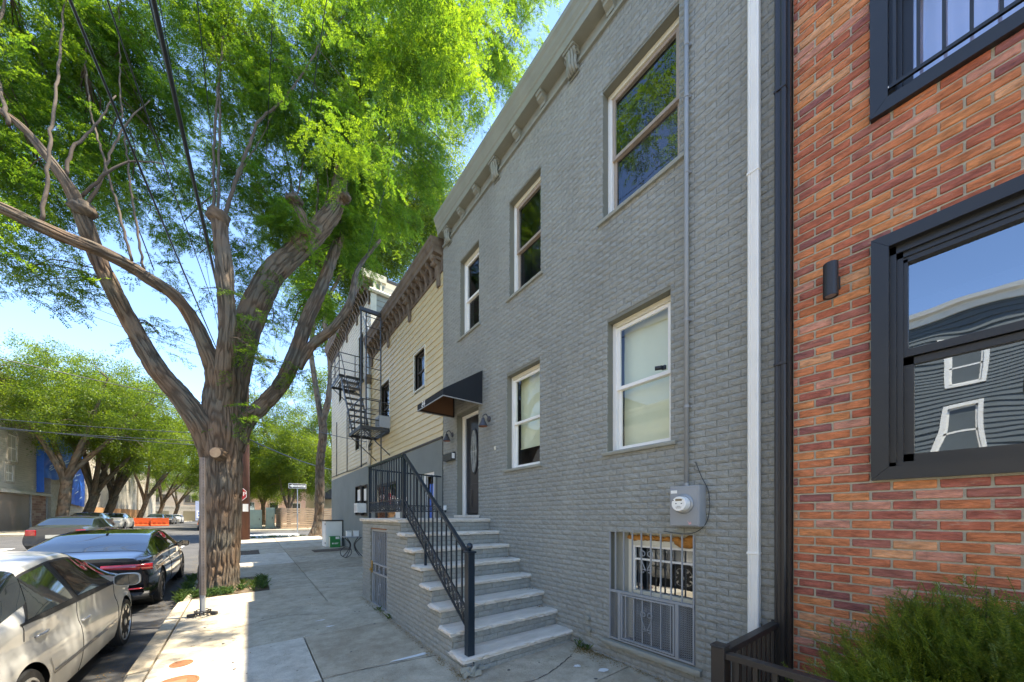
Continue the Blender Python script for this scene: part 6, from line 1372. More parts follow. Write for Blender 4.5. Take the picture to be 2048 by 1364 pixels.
def car(name, label, x, y, z, sp, rz=0, group=None, detail=2):
    """local: y forward from the tail (0) to the nose (L), x to the right"""
    L, W = sp['L'], sp['W']; t = thing(name, label, 'car', (x, y, z), rz, group); wheels = sp['wheels']; wr = sp['wr']
    top = lambda q: interp(sp['top'], q); belt = lambda q: interp(sp['belt'], q)
    def plan(q):
        e = np.minimum(q, L-q); tail = np.clip(1-q/.9, 0, 1); nose = np.clip(1-(L-q)/1.1, 0, 1)
        return W/2*(1-.13*tail**2.2-.20*nose**2.2)
    def zlow(q):
        zb = .22+.10*np.clip(1-q/.35, 0, 1)+.06*np.clip(1-(L-q)/.4, 0, 1)
        for c in wheels:
            d2 = (wr+.045)**2-(q-c)**2; arch = np.where(d2 > 0, wr+np.sqrt(np.maximum(d2, 0)), 0); zb = np.maximum(zb, np.where(d2 > 0, arch, 0))
        return zb
    def S(q, v):
        """v 0..1 body side, 1..2 glasshouse side, 2..3 roof to the centre line"""
        q = np.asarray(q, float); v = np.asarray(v, float); zt = top(q); zb = np.minimum(belt(q), zt-.015); w_ = plan(q); zl = zlow(q)
        gh = np.clip((zt-zb)/.42, 0, 1); xe = w_*(.955-.02*(1-gh)); xr = w_*(.86-.14*gh); ze = zb+(zt-zb)*(.84)
        a = np.clip(v, 0, 1); zz = zl+(zb-zl)*a; u = np.clip((zz-.22)/(zb-.22+1e-6), 0, 1)
        xs = w_*(.955+.05*np.sin(np.clip(u*1.25, 0, 1)*math.pi)**.8-.008*np.exp(-((u-.72)/.035)**2)); xs = np.where(u > .8, xs*1, xs)
        k1 = np.clip((a-.86)/.14, 0, 1); xs = xs*(1-k1)+xe*k1
        b = np.clip(v-1, 0, 1); x1 = xe+(xr-xe)*(b**1.15); z1 = zb+(ze-zb)*b
        cc_ = np.clip(v-2, 0, 1); x2 = xr*np.cos(cc_*math.pi/2)**.75; z2 = ze+(zt-ze)*np.sin(cc_*math.pi/2)**.8
        X = np.where(v <= 1, xs, np.where(v <= 2, x1, x2)); Z = np.where(v <= 1, zz, np.where(v <= 2, z1, z2))
        # rounded bumper and deck ends
        bul = sp.get('bul', .07); Y = q-bul*np.exp(-(q/.22)**2)*np.exp(-((Z-.52)/.22)**2)+.09*np.exp(-((L-q)/.25)**2)*np.exp(-((Z-.45)/.2)**2)
        Y = Y+.10*np.exp(-(q/.18)**2)*np.clip((.40-Z)/.2, 0, 1)
        return np.stack([X, Y, Z], -1)
    nq = 150 if detail == 2 else 60; arch_q = np.concatenate([[c+(wr+.045)*k for k in np.linspace(-1, 1, 25 if detail == 2 else 9)] for c in wheels])
    Q = np.unique(np.round(np.concatenate([np.linspace(0, L, nq), arch_q, L*np.array([.003, .01])]), 4)); Vv = np.concatenate([np.linspace(0, 1, 15 if detail == 2 else 8), np.linspace(1.12, 2, 7 if detail == 2 else 4), np.linspace(2.15, 3, 7 if detail == 2 else 4)])
    G_ = S(Q[:, None], Vv[None, :]); mb = MB(); mb.grid(G_); Gm = G_.copy(); Gm[..., 0] *= -1; mb.grid(Gm, flip=True)
    for e in (0, -1): 
        ring = list(G_[e])+list(Gm[e][::-1][1:]); mb.add(ring, [tuple(range(len(ring)))])
    body = mb.build('body', sp['paint'], t, local=True, smooth=True)
    mb = MB(); mb.box((-W/2*.86, .15, .20), (W/2*.86, L-.15, .42))
    for c in wheels:
        for s in (-1, 1): mb.lathe((s*(W/2-.32), c, wr), [(wr+.05, -.12), (wr+.05, .21 if s > 0 else -.21)] , 24, axis=0)
    mb.build('underbody', M['plast'], t, local=True)
    # windows: patches lifted off the shell
    def patch(nm, q0, q1, v0, v1, m, nq_=14, nv_=6, lift=.004, mirror=True, par=body):
        mb = MB(); u = np.linspace(0, 1, nq_)[:, None]; vv = np.linspace(0, 1, nv_)[None, :]
        f0 = q0 if callable(q0) else (lambda v: np.full_like(v, q0)); f1 = q1 if callable(q1) else (lambda v: np.full_like(v, q1)); g0_ = v0 if callable(v0) else (lambda q: np.full_like(q, v0)); g1 = v1 if callable(v1) else (lambda q: np.full_like(q, v1))
        qq = f0(vv)*(1-u)+f1(vv)*u; lo = g0_(qq); hi = g1(qq); va = lo+(hi-lo)*vv; Pp = S(qq, va); Pp = Pp.copy(); Pp[..., 0] += lift; Pp[..., 2] += lift*.9
        for s in ((1, -1) if mirror else (1,)):
            mq = MB(); P2 = Pp.copy(); P2[..., 0] *= s; mq.grid(P2, flip=s < 0); mq.build(nm, m, par, local=True, smooth=True)
    for (a0, a1, b0, b1) in sp['sidewin']:   # at belt: a0..a1, at roof: b0..b1
        patch('side_window', (lambda v, a0=a0, b0=b0: a0+(b0-a0)*v), (lambda v, a1=a1, b1=b1: a1+(b1-a1)*v), 1.08, 1.93, M['tint'])
    if detail == 2:
        a0, a1, b0, b1 = sp['sidewin'][0][0], sp['sidewin'][-1][1], sp['sidewin'][0][2], sp['sidewin'][-1][3]
        patch('window_trim', (lambda v: a0-.06+(b0-a0)*v), (lambda v: a1+.05+(b1-a1)*v), 1.0, 1.98, M['plast'], lift=.0018)
    def glass_top(nm, q0, q1):
        """windscreen or rear window across the car"""
        mb = MB(); u = np.linspace(0, 1, 14)[:, None]; vv = np.linspace(1.45, 3, 16)[None, :]; off = .10*np.clip((3-vv)/1.2, 0, 1)**1.5
        sg_ = 1 if q1 > q0 else -1; qq = (q0-sg_*off*1.1)*(1-u)+(q1-sg_*off*.6)*u; P1 = S(qq, np.broadcast_to(vv, qq.shape)).copy(); P1[..., 2] += .005; P2 = P1[:, ::-1].copy(); P2[..., 0] *= -1; mb.grid(np.concatenate([P1, P2[:, 1:]], 1)); mb.build(nm, M['tint'], body, local=True, smooth=True)
    glass_top('rear_window', *sp['rearwin']); glass_top('windscreen', *sp['windscreen'])
    for c in wheels:
        for s in (-1, 1):
            wx = s*(W/2-.115); w_ = MB(); pr = [(wr-.06, -.10), (wr-.015, -.105), (wr, -.085), (wr, .085), (wr-.015, .105), (wr-.075, .10)]; w_.lathe((wx, c, wr), pr, 36 if detail == 2 else 20, axis=0); wo = w_.build('wheel', M['tyre'], t, local=True, smooth=False)
            rim = MB(); ri = wr-.075; rim.lathe((wx, c, wr), [(ri, s*.06), (ri+.004, s*.106), (ri-.015, s*.108), (ri-.02, s*.07), (.02, s*.05)], 32, axis=0)
            nsp = sp.get('spokes', 7)
            for k in range(nsp):
                a = 2*math.pi*k/nsp; d = np.array((0, math.cos(a), math.sin(a))); n_ = np.array((0, -math.sin(a), math.cos(a))); c0 = np.array((wx+s*.095, c, wr)); w0, w1 = .030, .022+.01*(nsp < 8)
                rim.add([c0+d*.03-n_*w0, c0+d*.03+n_*w0, c0+d*(ri-.008)+n_*w1+np.array((s*.008, 0, 0)), c0+d*(ri-.008)-n_*w1+np.array((s*.008, 0, 0)), c0+d*.03-n_*w0-np.array((s*.03, 0, 0)), c0+d*.03+n_*w0-np.array((s*.03, 0, 0)), c0+d*(ri-.008)+n_*w1-np.array((s*.02, 0, 0)), c0+d*(ri-.008)-n_*w1-np.array((s*.02, 0, 0))], [(0, 1, 2, 3), (0, 4, 5, 1), (1, 5, 6, 2), (2, 6, 7, 3), (3, 7, 4, 0)])
            rim.lathe((wx, c, wr), [(.05, s*.06), (.05, s*.104), (.03, s*.11)], 16, axis=0); rim.build('rim', sp.get('rim', M['alloy']), wo, local=True)
    return t, S, patch, body
# black fastback parked behind
blk = dict(L=4.72, W=1.84, wheels=(.93, 3.78), wr=.335, paint=M['cblack'], rim=M['alloyd'], spokes=10, bul=.06,
    top=[(0, .985), (.10, 1.005), (.42, 1.055), (.9, 1.20), (1.55, 1.345), (2.2, 1.395), (2.7, 1.385), (3.15, 1.26), (3.62, 1.02), (4.2, .90), (4.6, .76), (4.72, .66)],
    belt=[(0, .90), (.5, .96), (1.5, .965), (3.0, .955), (3.6, .95), (4.2, .86), (4.72, .62)],
    sidewin=[(.98, 1.98, 1.34, 1.98), (2.04, 3.30, 2.04, 2.88)], rearwin=(.50, 1.46), windscreen=(3.60, 2.80))
bx0, by0 = -2.28, 9.12
bt, S_, patch_, bb = car('parked_car', 'glossy black fastback car parked at the kerb, tail towards the camera', bx0, by0, zr(-2.2, 11)-.03, blk, 0)
bt.rotation_euler = (math.radians(1.4), 0, math.radians(0))
def rear_lamp(q, x0, x1, z0, z1, m, nm='tail_lamp', y_=-.03, par=bb, skew=0, W=1.84, mirror=True, th=.05):
    for s in ((1, -1) if mirror else (1,)):
        mb = MB(); n = 10; P = []
        for i in range(n):
            u = i/(n-1); x = x0+(x1-x0)*u; yy = y_+.16*max(0, (x-W*.33)/(W*.17))**2*.9; P.append([(s*x, yy+.05, z0+skew*(1-u)), (s*x, yy-.012, z0+skew*(1-u)+.004), (s*x, yy-.018, (z0+z1)/2), (s*x, yy-.010, z1-.004), (s*x, yy+.05, z1)])
        mb.grid(P); mb.build(nm, m, par, local=True, smooth=True)
rear_lamp(0, .28, .90, .755, .875, M['tail'], skew=.05)
rear_lamp(0, .40, .86, .835, .842, M['plast'], 'lamp_divider', y_=-.037)
rear_lamp(0, .0, .90, .93, .945, M['plast'], 'deck_line', y_=-.022); rear_lamp(0, .0, .62, .40, .412, M['chrome'], 'bumper_strip', y_=-.085); rear_lamp(0, .45, .80, .425, .452, M['tail'], 'reflector', y_=-.078)
rear_lamp(0, .0, .86, .23, .37, M['plast'], 'diffuser', y_=-.05)
MB().box((-.26, -.085, .60), (.26, -.06, .73)).build('number_plate', M['plate'], bb, local=True)
MB().box((-.55, -.02, .915), (.55, -.012, .925)).build('boot_line', M['plast'], bb, local=True)
mb = MB()
for s in (-1, 1): mb.tube([(s*.62, -.09, .30), (s*.62, .1, .30)], .05, 12)
o = mb.build('exhaust', M['chrome'], bb, local=True)
mb = MB(); mb.prism([(.0, 1.40), (.16, 1.395), (.05, 1.455), (.0, 1.45)], 0, -.012, .012); mb.v[-1][:, 1] += 1.62; mb.build('antenna_fin', M['plast'], bb, local=True)
def mirror_(par, x, y, z, m, s=1, glassm='chrome'):
    mb = MB(); n = 14; se = lambda v: math.copysign(abs(v)**.55, v); n = 28; P = [[(x+s*.115+.115*r*se(math.cos(a)), y+d, z+.075*r*se(math.sin(a))) for a in np.linspace(0, 2*math.pi, n, endpoint=False)] for d, r in ((-.002, .93), (-.002, 1.0), (.05, 1.02), (.10, .7), (.12, .1))]
    mb.grid(P, close=True); h = mb.build('mirror', m, par, local=True, smooth=True); mb = MB(); mb.add([(x+s*.115+.103*se(math.cos(a)), y-.008, z+.064*se(math.sin(a))) for a in np.linspace(0, 2*math.pi, 28, endpoint=False)], [tuple(range(28))]); mb.build('mirror_glass', M['tint'], par, local=True)
    MB().bar((x, y+.04, z-.03), (x-s*.1, y+.06, z-.06), .05, .04).build('mirror_arm', M['plast'], par, local=True)
for s in (1, -1): mirror_(bb, s*.885, 2.98, .99, M['cblack'], s)
for q in (1.95, 3.28):
    mb = MB(); v = np.linspace(.02, 1.0, 16); Pq = S_(np.full(16, q), v); Pq[:, 0] += .003
    for s in (1, -1): P3 = Pq*np.array((s, 1, 1)); mb.tube(P3, .003, 4)
    mb.build('door_seam', M['plast'], bb, local=True)
for q in (2.0, 3.0 if False else 2.55): pass
for q in (1.75, 2.72):
    p_ = S_(np.array([q]), np.array([.80]))[0]
    for s in (1, -1): MB().box((s*(p_[0]+.0)-.015 if s > 0 else -p_[0]-.015, q-.1, .80), (s*(p_[0])+.025 if s > 0 else -p_[0]+.01, q+.1, .82)).build('door_handle', M['cblack'], bb, local=True, bevel=.004)
# off-white sedan, nearest
wh = dict(L=4.55, W=1.78, wheels=(.98, 3.60), wr=.315, paint=M['cwhite'], spokes=9, bul=.06,
    top=[(0, .98), (.12, 1.02), (.75, 1.07), (1.05, 1.20), (1.5, 1.37), (2.1, 1.445), (2.55, 1.435), (3.0, 1.29), (3.5, 1.04), (4.1, .93), (4.45, .80), (4.55, .70)],
    belt=[(0, .90), (.7, .985), (1.6, .965), (3.0, .93), (3.5, .92), (4.1, .86), (4.55, .66)],
    sidewin=[(1.12, 1.98, 1.50, 1.98), (2.10, 3.16, 2.10, 2.72)], rearwin=(.80, 1.55), windscreen=(3.52, 2.62))
wx0, wy0 = -2.24, 3.47
wt, S_, patch_, wb = car('parked_car', 'off-white sedan parked at the kerb, nearest car at the left edge', wx0, wy0, zr(-2, 6)-.02, wh, math.radians(-1.0))
wt.rotation_euler = (math.radians(1.4), 0, math.radians(-.6))
for q, vv in ((2.04, (0, 1.95)), (1.02, (.55, 1.0)), (3.22, (0.02, 1.0))):
    v = np.linspace(vv[0]+.02, vv[1], 20); Pq = S_(np.full(20, q), v); Pq[:, 0] += .002
    for s in (1, -1): MB().tube(Pq*np.array((s, 1, 1)), .0028, 4).build('door_seam', M['plast'], wb, local=True)
for q in (1.28, 2.18):
    p_ = S_(np.array([q]), np.array([.70]))[0]; n = 12
    for s in (1, -1):
        MB().tube([(s*(p_[0]+.012+.018*math.sin(a*math.pi)), q-.10+.20*a, p_[2]+.005*math.sin(a*3.1)) for a in np.linspace(0, 1, n)], .013, 8).build('door_handle', M['cwhite' if q > 2 else 'csilver'], wb, local=True, smooth=True)
for s in (1, -1): mirror_(wb, s*.90, 2.98, .985, M['cwhite'], s)
qs = np.linspace(1.32, 3.15, 30)
for s in (1, -1):
    P3 = np.stack([S_(qs, np.full(30, .30)), S_(qs, np.full(30, .345))], 1); P3[..., 0] += .005; P3[..., 0] *= s; m_ = MB(); m_.grid(P3); m_.build('scuffed_side_trim', M['cgrey'], wb, local=True)
    P3 = np.stack([S_(np.linspace(1.0, 3.3, 30), np.full(30, .975)), S_(np.linspace(1.0, 3.3, 30), np.full(30, 1.06))], 1); P3[..., 0] += .004; P3[..., 0] *= s; m_ = MB(); m_.grid(P3); m_.build('belt_moulding', M['belt'] if 'belt' in M else M['plast'], wb, local=True)
for s in (1, -1): MB().box((s*.62-.2, 4.42, .62), (s*.62+.12, 4.5, .78)).build('headlamp', M['lamp'], wb, local=True, bevel=.03)
for s in (1, -1): MB().box((s*.72-.12, .02, .72), (s*.72+.08, .1, .92)).build('tail_lamp', M['tail'], wb, local=True, bevel=.02)
# generic distant cars
def gen(L=4.5, W=1.8, h=1.45, suv=False, paint='cgrey'):
    if suv: return dict(L=L, W=W, wheels=(.9, L-.9), wr=.34, paint=M[paint], spokes=5, top=[(0, 1.05), (.10, 1.25), (.5, h-.05), (1.4, h), (2.6, h-.03), (3.1, h-.25), (3.6, 1.12), (L-.4, 1.0), (L, .8)], belt=[(0, .98), (1, 1.02), (3.4, 1.0), (L-.4, .95), (L, .75)], sidewin=[(.55, 1.7, .65, 1.7), (1.78, 3.1, 1.78, 2.75)], rearwin=(.08, .5), windscreen=(3.5, 2.75))
    return dict(L=L, W=W, wheels=(.9, L-.92), wr=.32, paint=M[paint], spokes=5, top=[(0, 1.0), (.15, 1.04), (.7, 1.08), (1.4, h-.08), (2.1, h), (2.6, h-.02), (3.1, h-.2), (3.5, 1.05), (L-.4, .92), (L, .7)], belt=[(0, .92), (1, .96), (3.4, .93), (L-.4, .86), (L, .66)], sidewin=[(1.05, 1.95, 1.45, 1.95), (2.05, 3.15, 2.05, 2.7)], rearwin=(.75, 1.5), windscreen=(3.5, 2.65))
def far_car(label, x, y, away, **k):
    g_ = gen(**k); z = zr(-3, y)-.02
    t, S_, _, b = car('parked_car', label, x, y+(0 if away else g_['L']), z, g_, 0 if away else math.pi, group=None, detail=1); L = g_['L']; W = g_['W']
    for s in (1, -1):
        MB().box((s*W*.34-.13, -.06, .70), (s*W*.34+.13, .06, .92)).build('tail_lamp', M['tail'], b, local=True, bevel=.02); MB().box((s*W*.33-.17, L-.10, .62), (s*W*.33+.17, L+.03, .78)).build('headlamp', M['lamp'], b, local=True, bevel=.02)
    MB().box((-.25, -.10, .60), (.25, -.06, .73)).build('number_plate', M['plate'], b, local=True); MB().box((-.5, L+.05, .42), (.5, L+.10, .60)).build('front_grille', M['plast'], b, local=True); MB().box((-.25, L+.10, .45), (.25, L+.115, .57)).build('number_plate', M['plate'], b, local=True)
    return t
mc = far_car('dark grey car driving away in the roadway beyond the black parked car', -5.9, 21.6, True, L=4.7, W=1.82, h=1.48, suv=False, paint='cgrey'); mc.name = 'moving_car'
mb = MB(); mb.box((-.85, -.05, .80), (-.1, -.035, .95)); 
far_car('white sedan facing the camera, parked before the board fence', -9.25, 43.5, False, paint='cwhite')
far_car('dark hatchback parked behind the driving car on the left side', -9.25, 37.6, False, paint='cblue', L=4.2)
far_car('silver sedan facing the camera, parked right of the orange barrier', -9.3, 62.0, False, paint='csilver', h=1.5)
far_car('small blue-grey car parked behind the silver sedan', -9.3, 69.5, False, paint='cgrey', L=4.3)
far_car('white car at the far end of the parked row', -9.3, 77.0, False, paint='cwhite', L=4.3, h=1.5, suv=True)
far_car('dark car parked on the near side beyond the crossing, hidden by the tree', -2.2, 36.5, True, paint='cblack')
# orange barrier
M['orange'] = mat('orange_plastic', (.62, .10, .02), .5, var=.12, vscale=2)
for k in range(2):
    t = thing('road_barrier', ('left' if k == 0 else 'right')+' half of the orange plastic barrier at the kerb between the far cars', 'barrier', (-9.7+1.55*k, 58.5-k*.2, zr(-9, 58)), 0)
    mb = MB(); mb.prism([(-.25, 0), (.25, 0), (.25, .12), (.12, .2), (.08, .95), (-.08, .95), (-.12, .2), (-.25, .12)], 0, -.74, .74); mb.build('shell', M['orange'], t, local=True)
    for dx in (-.4, 0, .4): MB().box((dx-.1, -.16, .30), (dx+.1, -.10, .50)).build('recess', M['orange'], t, local=True)
# ------------------------------------------------------------------ left side buildings
M['oldwood'] = mat('weathered_grey_clapboard', (.42, .385, .315), .9, bump=.6, bscale=20, col2=(.58, .53, .44), vscale=2.5, stretch=(1, .6, 5)); M['brownbrick'] = brick_mat('brown_brick', [(0, (.30, .17, .12)), (.3, (.36, .22, .16)), (.6, (.25, .14, .10)), (.8, (.40, .27, .20))], mott=.2); M['garage'] = mat('bronze_roller_door', (.22, .17, .13), .6, bump=.2, bscale=3, col2=(.28, .22, .17), vscale=.8)
M['tarp'] = mat('blue_tarpaulin', (.012, .10, .52), .45, bump=.8, bscale=2.5, col2=(.03, .17, .68), vscale=1.6)
M['oldcream'] = mat('peeling_cream_paint', (.52, .46, .36), .8, bump=.5, bscale=14, col2=(.36, .31, .24), vscale=4)
LX = -13.5
def boards_left(parent, y0, y1, z0, z1, ex, m, holes, x=LX, joined=False):
    """clapboards on a wall that faces +X"""
    z = z0
    J = MB()
    while z < z1-.03:
        zt = min(z+ex, z1); segs = [(y0, y1)]
        for (ha, hb, hc, hd) in holes:
            if zt > hc+.02 and z < hd-.02:
                ns = []
                for p, q in segs:
                    if q <= ha or p >= hb: ns.append((p, q))
                    else:
                        if p < ha: ns.append((p, ha))
                        if q > hb: ns.append((hb, q))
                segs = ns
        for p, q in segs:
            mb = J if joined else MB(); mb.prism([(x-.01, z), (x+.035, z), (x+.037, z+.01), (x+.006, zt), (x-.01, zt)], 1, p, q)
            if not joined: mb.build('clapboard', m, parent)
        z += ex
    if joined: o = J.build('clapboards', m, parent); o['kind'] = 'stuff'
def left_window(parent, y0, y1, z0, z1, x=LX, trim='oldcream', muntin=True):
    mb = MB(); t = .12
    for a, b, c, d in ((y0-t, y0, z0-t, z1+t), (y1, y1+t, z0-t, z1+t), (y0, y1, z1, z1+t), (y0, y1, z0-t, z0)): mb.box((x-.08, a, c), (x+.06, b, d))
    fr = mb.build('window', M[trim], parent); mb = MB(); zm = (z0+z1)/2
    for a, b, c, d in ((y0, y0+.06, z0, z1), (y1-.06, y1, z0, z1), (y0, y1, z0, z0+.06), (y0, y1, z1-.06, z1), (y0, y1, zm-.03, zm+.03)): mb.box((x-.05, a, c), (x-.01, b, d))
    if muntin: mb.box((x-.045, (y0+y1)/2-.02, z0), (x-.015, (y0+y1)/2+.02, z1))
    mb.build('sash', M['white'], fr); MB().add([(x-.04, y0, z0), (x-.04, y1, z0), (x-.04, y1, z1), (x-.04, y0, z1)], [(0, 1, 2, 3)]).build('pane', M['tint'], fr)
    return fr
def left_house(label, y0, y1, h, wins, m='oldwood', garage=None, name='clapboard_house', x=LX, ex=.16, joined=False, base=2.9, wtrim='oldcream', depth=9, roof=True, muntin=True):
    z0 = gz(0, (y0+y1)/2)-.05; t = thing(name, label, 'house', (x, (y0+y1)/2, z0))
    MB().box((x-depth, y0+.01, z0-.6), (x-.02, y1-.01, z0+h)).build('wall', M[m] if not garage else M['oldwood'], t)
    hs = [(a, b, z0+c, z0+d) for a, b, c, d in wins]
    boards_left(t, y0, y1, z0+(base if garage else 0), z0+h, ex, M[m], [(a-.12, b+.12, c-.12, d+.12) for a, b, c, d in hs], x, joined)
    for q in hs: left_window(t, *q, x=x, trim=wtrim, muntin=muntin)
    mb = MB(); mb.prism([(x-.1, z0+h-.35), (x+.10, z0+h-.35), (x+.14, z0+h-.1), (x+.35, z0+h-.05), (x+.40, z0+h+.12), (x-.1, z0+h+.14)], 1, y0, y1); mb.build('cornice', M[wtrim], t)
    MB().box((x-depth, y0, z0+h), (x-.1, y1, z0+h+.1)).build('roof', M['roof'], t)
    return t, z0
lh, lz = left_house('weathered grey clapboard building with brown garage front at the left edge', 30.0, 45.6, 10.6, [(41.3, 42.6, 5.0, 6.9), (41.0, 42.1, 1.9 if False else 3.55, 4.75), (41.4, 42.6, 7.6, 9.3), (37.5, 38.7, 5.0, 6.9), (34.0, 35.2, 5.0, 6.9), (37.5, 38.7, 7.6, 9.3)], garage=True)
MB().box((LX-.02, 30.0, lz+2.7), (LX+.30, 47.5, lz+2.9)).build('ledge', M['oldwood'], lh)
MB().box((LX, 38.5, lz-.2), (LX+.05, 44.4, lz+2.65)).build('garage_door', M['garage'], lh)
for yy in (44.4, 47.2): MB().box((LX, yy, lz-.2), (LX+.12, yy+.15, lz+2.7)).build('pilaster', M['galv'], lh)
pcb = rows(44.55, 47.2, lz-.1, lz+2.7, .20, .60, .012, []); 
mb = MB(); mb.box((LX-.4, 44.5, lz-.3), (LX+.01, 47.4, lz+2.7)); mb.build('side_wall', M['rmortar'], lh)
for a, zz, l_, h_ in pcb: MB().box((LX+.005, a-l_/2, zz-h_/2), (LX+.04, a+l_/2, zz+h_/2)).build('block', M['brownbrick'], lh)
tpz = gz(0, 49)
t2_, z2_ = left_house('cream clapboard building wrapped in a blue tarpaulin', 47.5, 56.5, 9.6, [(50.0, 51.0, 3.4, 5.2), (53, 54, 3.4, 5.2)], m='oldcream', x=LX+.2, ex=.2, joined=True)
def tarp(y0, y1, z0, z1, x, seed):
    n, m_ = 26, 26; P = []
    for i in range(n):
        P.append([(x+.06+.10*vn(np.array([[y*1.3, z*.9, seed]]), 3)[0]+.05*vn(np.array([[y*4, z*2, seed]]), 4)[0], y, z+.12*vn(np.array([[y*1.1, 0., seed]]), 5)[0]*(j in (0, m_-1))) for j, z in enumerate(np.linspace(z0, z1, m_)) for y in (y0+(y1-y0)*i/(n-1),)])
    mb = MB(); mb.grid(P); return mb
tp = thing('tarpaulin', 'wrinkled blue tarpaulin hung over the wall of the cream building', 'tarpaulin', (LX+.3, 49, z2_+4)); tarp(45.7, 50.0, z2_+4.2, z2_+9.3, LX+.36, 1.).build('sheet', M['tarp'], tp, smooth=True); tarp(50.0, 54.6, z2_+2.1, z2_+9.1, LX+.36, 2.).build('sheet', M['tarp'], tp, smooth=True)
MB().box((LX-4, 45.62, z2_+3), (LX+.4, 45.66, z2_+9.3)).build('sheet', M['tarp'], tp)
M['tape'] = mat('pale_tape', (.45, .60, .80), .6)
for k in range(26):
    y = rng.uniform(46.2, 54.2); z = rng.uniform(z2_+(2.6 if y > 50 else 4.6), z2_+8.6); MB().bar((LX+.50, y, z), (LX+.50, y+rng.uniform(.4, .9), z+rng.uniform(.12, .3)), .02, .07, up=(0, 0, 1)).build('tape_strip', M['tape'], tp)
left_house('pale clapboard gable house behind the board fence', 57.0, 66.0, 8.6, [(58.5, 59.3, 5, 6.6), (62, 62.8, 5, 6.6)], m='oldcream', joined=True, x=LX+.0)
left_house('grey clapboard house past the board fence', 67.0, 78.0, 8.0, [(69, 69.8, 4.6, 6.2), (73, 73.8, 4.6, 6.2), (76, 76.8, 4.6, 6.2)], m='oldwood', joined=True)
left_house('last pale clapboard house on the left side', 79.0, 92.0, 9.0, [(82, 82.8, 5, 6.5), (87, 87.8, 5, 6.5)], m='oldcream', joined=True)
# houses opposite: only seen mirrored in the windows
M['gclap'] = mat('slate_grey_clapboard', (.10, .12, .125), .7, var=.1, vscale=2); M['cgreen'] = mat('sage_clapboard', (.30, .33, .26), .7, var=.1)
for k, (a, b, h, mm) in enumerate([(-26, -18.2, 9.2, 'cgreen'), (-18, -9.2, 9.9, 'gclap'), (-9, -1.2, 8.9, 'sidingw'), (-1, 7.4, 9.4, 'gclap'), (7.6, 15.2, 8.6, 'oldwood'), (15.4, 23.5, 9.8, 'cgreen')]):
    left_house(['sage', 'slate grey', 'pale', 'dark slate', 'weathered', 'green-grey'][k]+' clapboard row house across the road from the '+['far yard', 'shrub yard', 'shrub', 'grey brick house', 'stoop', 'shop'][k], a, b, h, [(a+1.0+2.6*i, a+1.9+2.6*i, z_, z_+1.6) for i in range(3) for z_ in (1.0, 4.0, 6.6) if a+1.9+2.6*i < b-.4 and z_+1.6 < h-.5], m=mm, joined=True, wtrim='white', muntin=False)
# board fence far left
M['cedar'] = mat('orange_cedar_board', (.42, .22, .09), .8, var=.2, vscale=2, bump=.2)
bf = thing('board_fence', 'orange cedar board fence along the left pavement', 'fence', (LX+.6, 62, gz(0, 62)))
for k in range(110): y = 55.5+k*.20; mb = MB(); mb.box((LX+.62, y, gz(0, y)-.05), (LX+.65, y+.185, gz(0, y)+1.95+.03*math.sin(k*1.7))); mb.build('board', M['cedar'], bf)
for z in (.4, 1.5): MB().box((LX+.58, 55.5, gz(0, 60)+z), (LX+.615, 77.4, gz(0, 60)+z+.09)).build('rail', M['cedar'], bf)
# pale brick building closing the street
M['palebrick'] = mat('pale_brick', (.42, .33, .24), .9, bump=.2, bscale=6, col2=(.50, .41, .31), vscale=1.2, stretch=(1, 1, 5)); M['olive'] = mat('olive_garage_door', (.20, .17, .10), .7)
eb = thing('apartment_building', 'pale brick building with garage doors closing the far end of the street', 'building', (-8, 112, gz(0, 112))); ez = gz(0, 112)-.25
MB().box((-40, 112, ez-.3), (24, 124, ez+11)).build('wall', M['palebrick'], eb); MB().box((-40.1, 111.9, ez+3.3), (24.1, 112, ez+3.75)).build('stone_band', M['oldcream'], eb); MB().box((-40.3, 111.6, ez+10.6), (24.3, 124, ez+11.2)).build('cornice', M['oldcream'], eb)
MB().box((-40.05, 111.93, ez), (24.05, 112, ez+3.3)).build('ground_floor_wall', M['oldcream'], eb)
for k in range(9):
    x = -33+k*5.3; MB().box((x, 111.88, ez), (x+2.9, 111.97, ez+2.5)).build('garage_door', M['olive'], eb)
    for f_ in range(2):
        z = ez+4.6+f_*3.0; w1 = MB().box((x+.3, 111.9, z), (x+2.4, 111.98, z+1.7)).build('window', M['dsash'], eb); MB().box((x+1.3, 111.86, z), (x+1.45, 111.9, z+1.7)).build('mullion', M['oldcream'], w1)
M['signb'] = mat('pale_blue_sign', (.42, .46, .62), .6)
bs = thing('banner_sign', 'large pale banner sign on the far brick building', 'sign', (-3.9, 110.9, ez)); bx1 = -9.6
MB().box((bx1, 111.0, ez+.3), (bx1+5.2, 111.08, ez+4.9)).build('panel', M['signb'], bs); MB().box((bx1+.2, 110.96, ez+.9), (bx1+5.0, 110.99, ez+2.6)).build('white_panel', M['white'], bs)
for z, w_ in ((2.1, 4.2), (1.5, 3.8)): 
    for k in range(7): MB().box((bx1+.5+k*w_/7, 110.93, ez+z-.18), (bx1+.5+k*w_/7+w_/9, 110.955, ez+z+.16)).build('printed_letter', M['blue'], bs)
for x in (bx1+.3, bx1+4.9): MB().box((x-.06, 111.02, ez-.2), (x+.06, 111.1, ez+.4)).build('leg', M['galv'], bs)
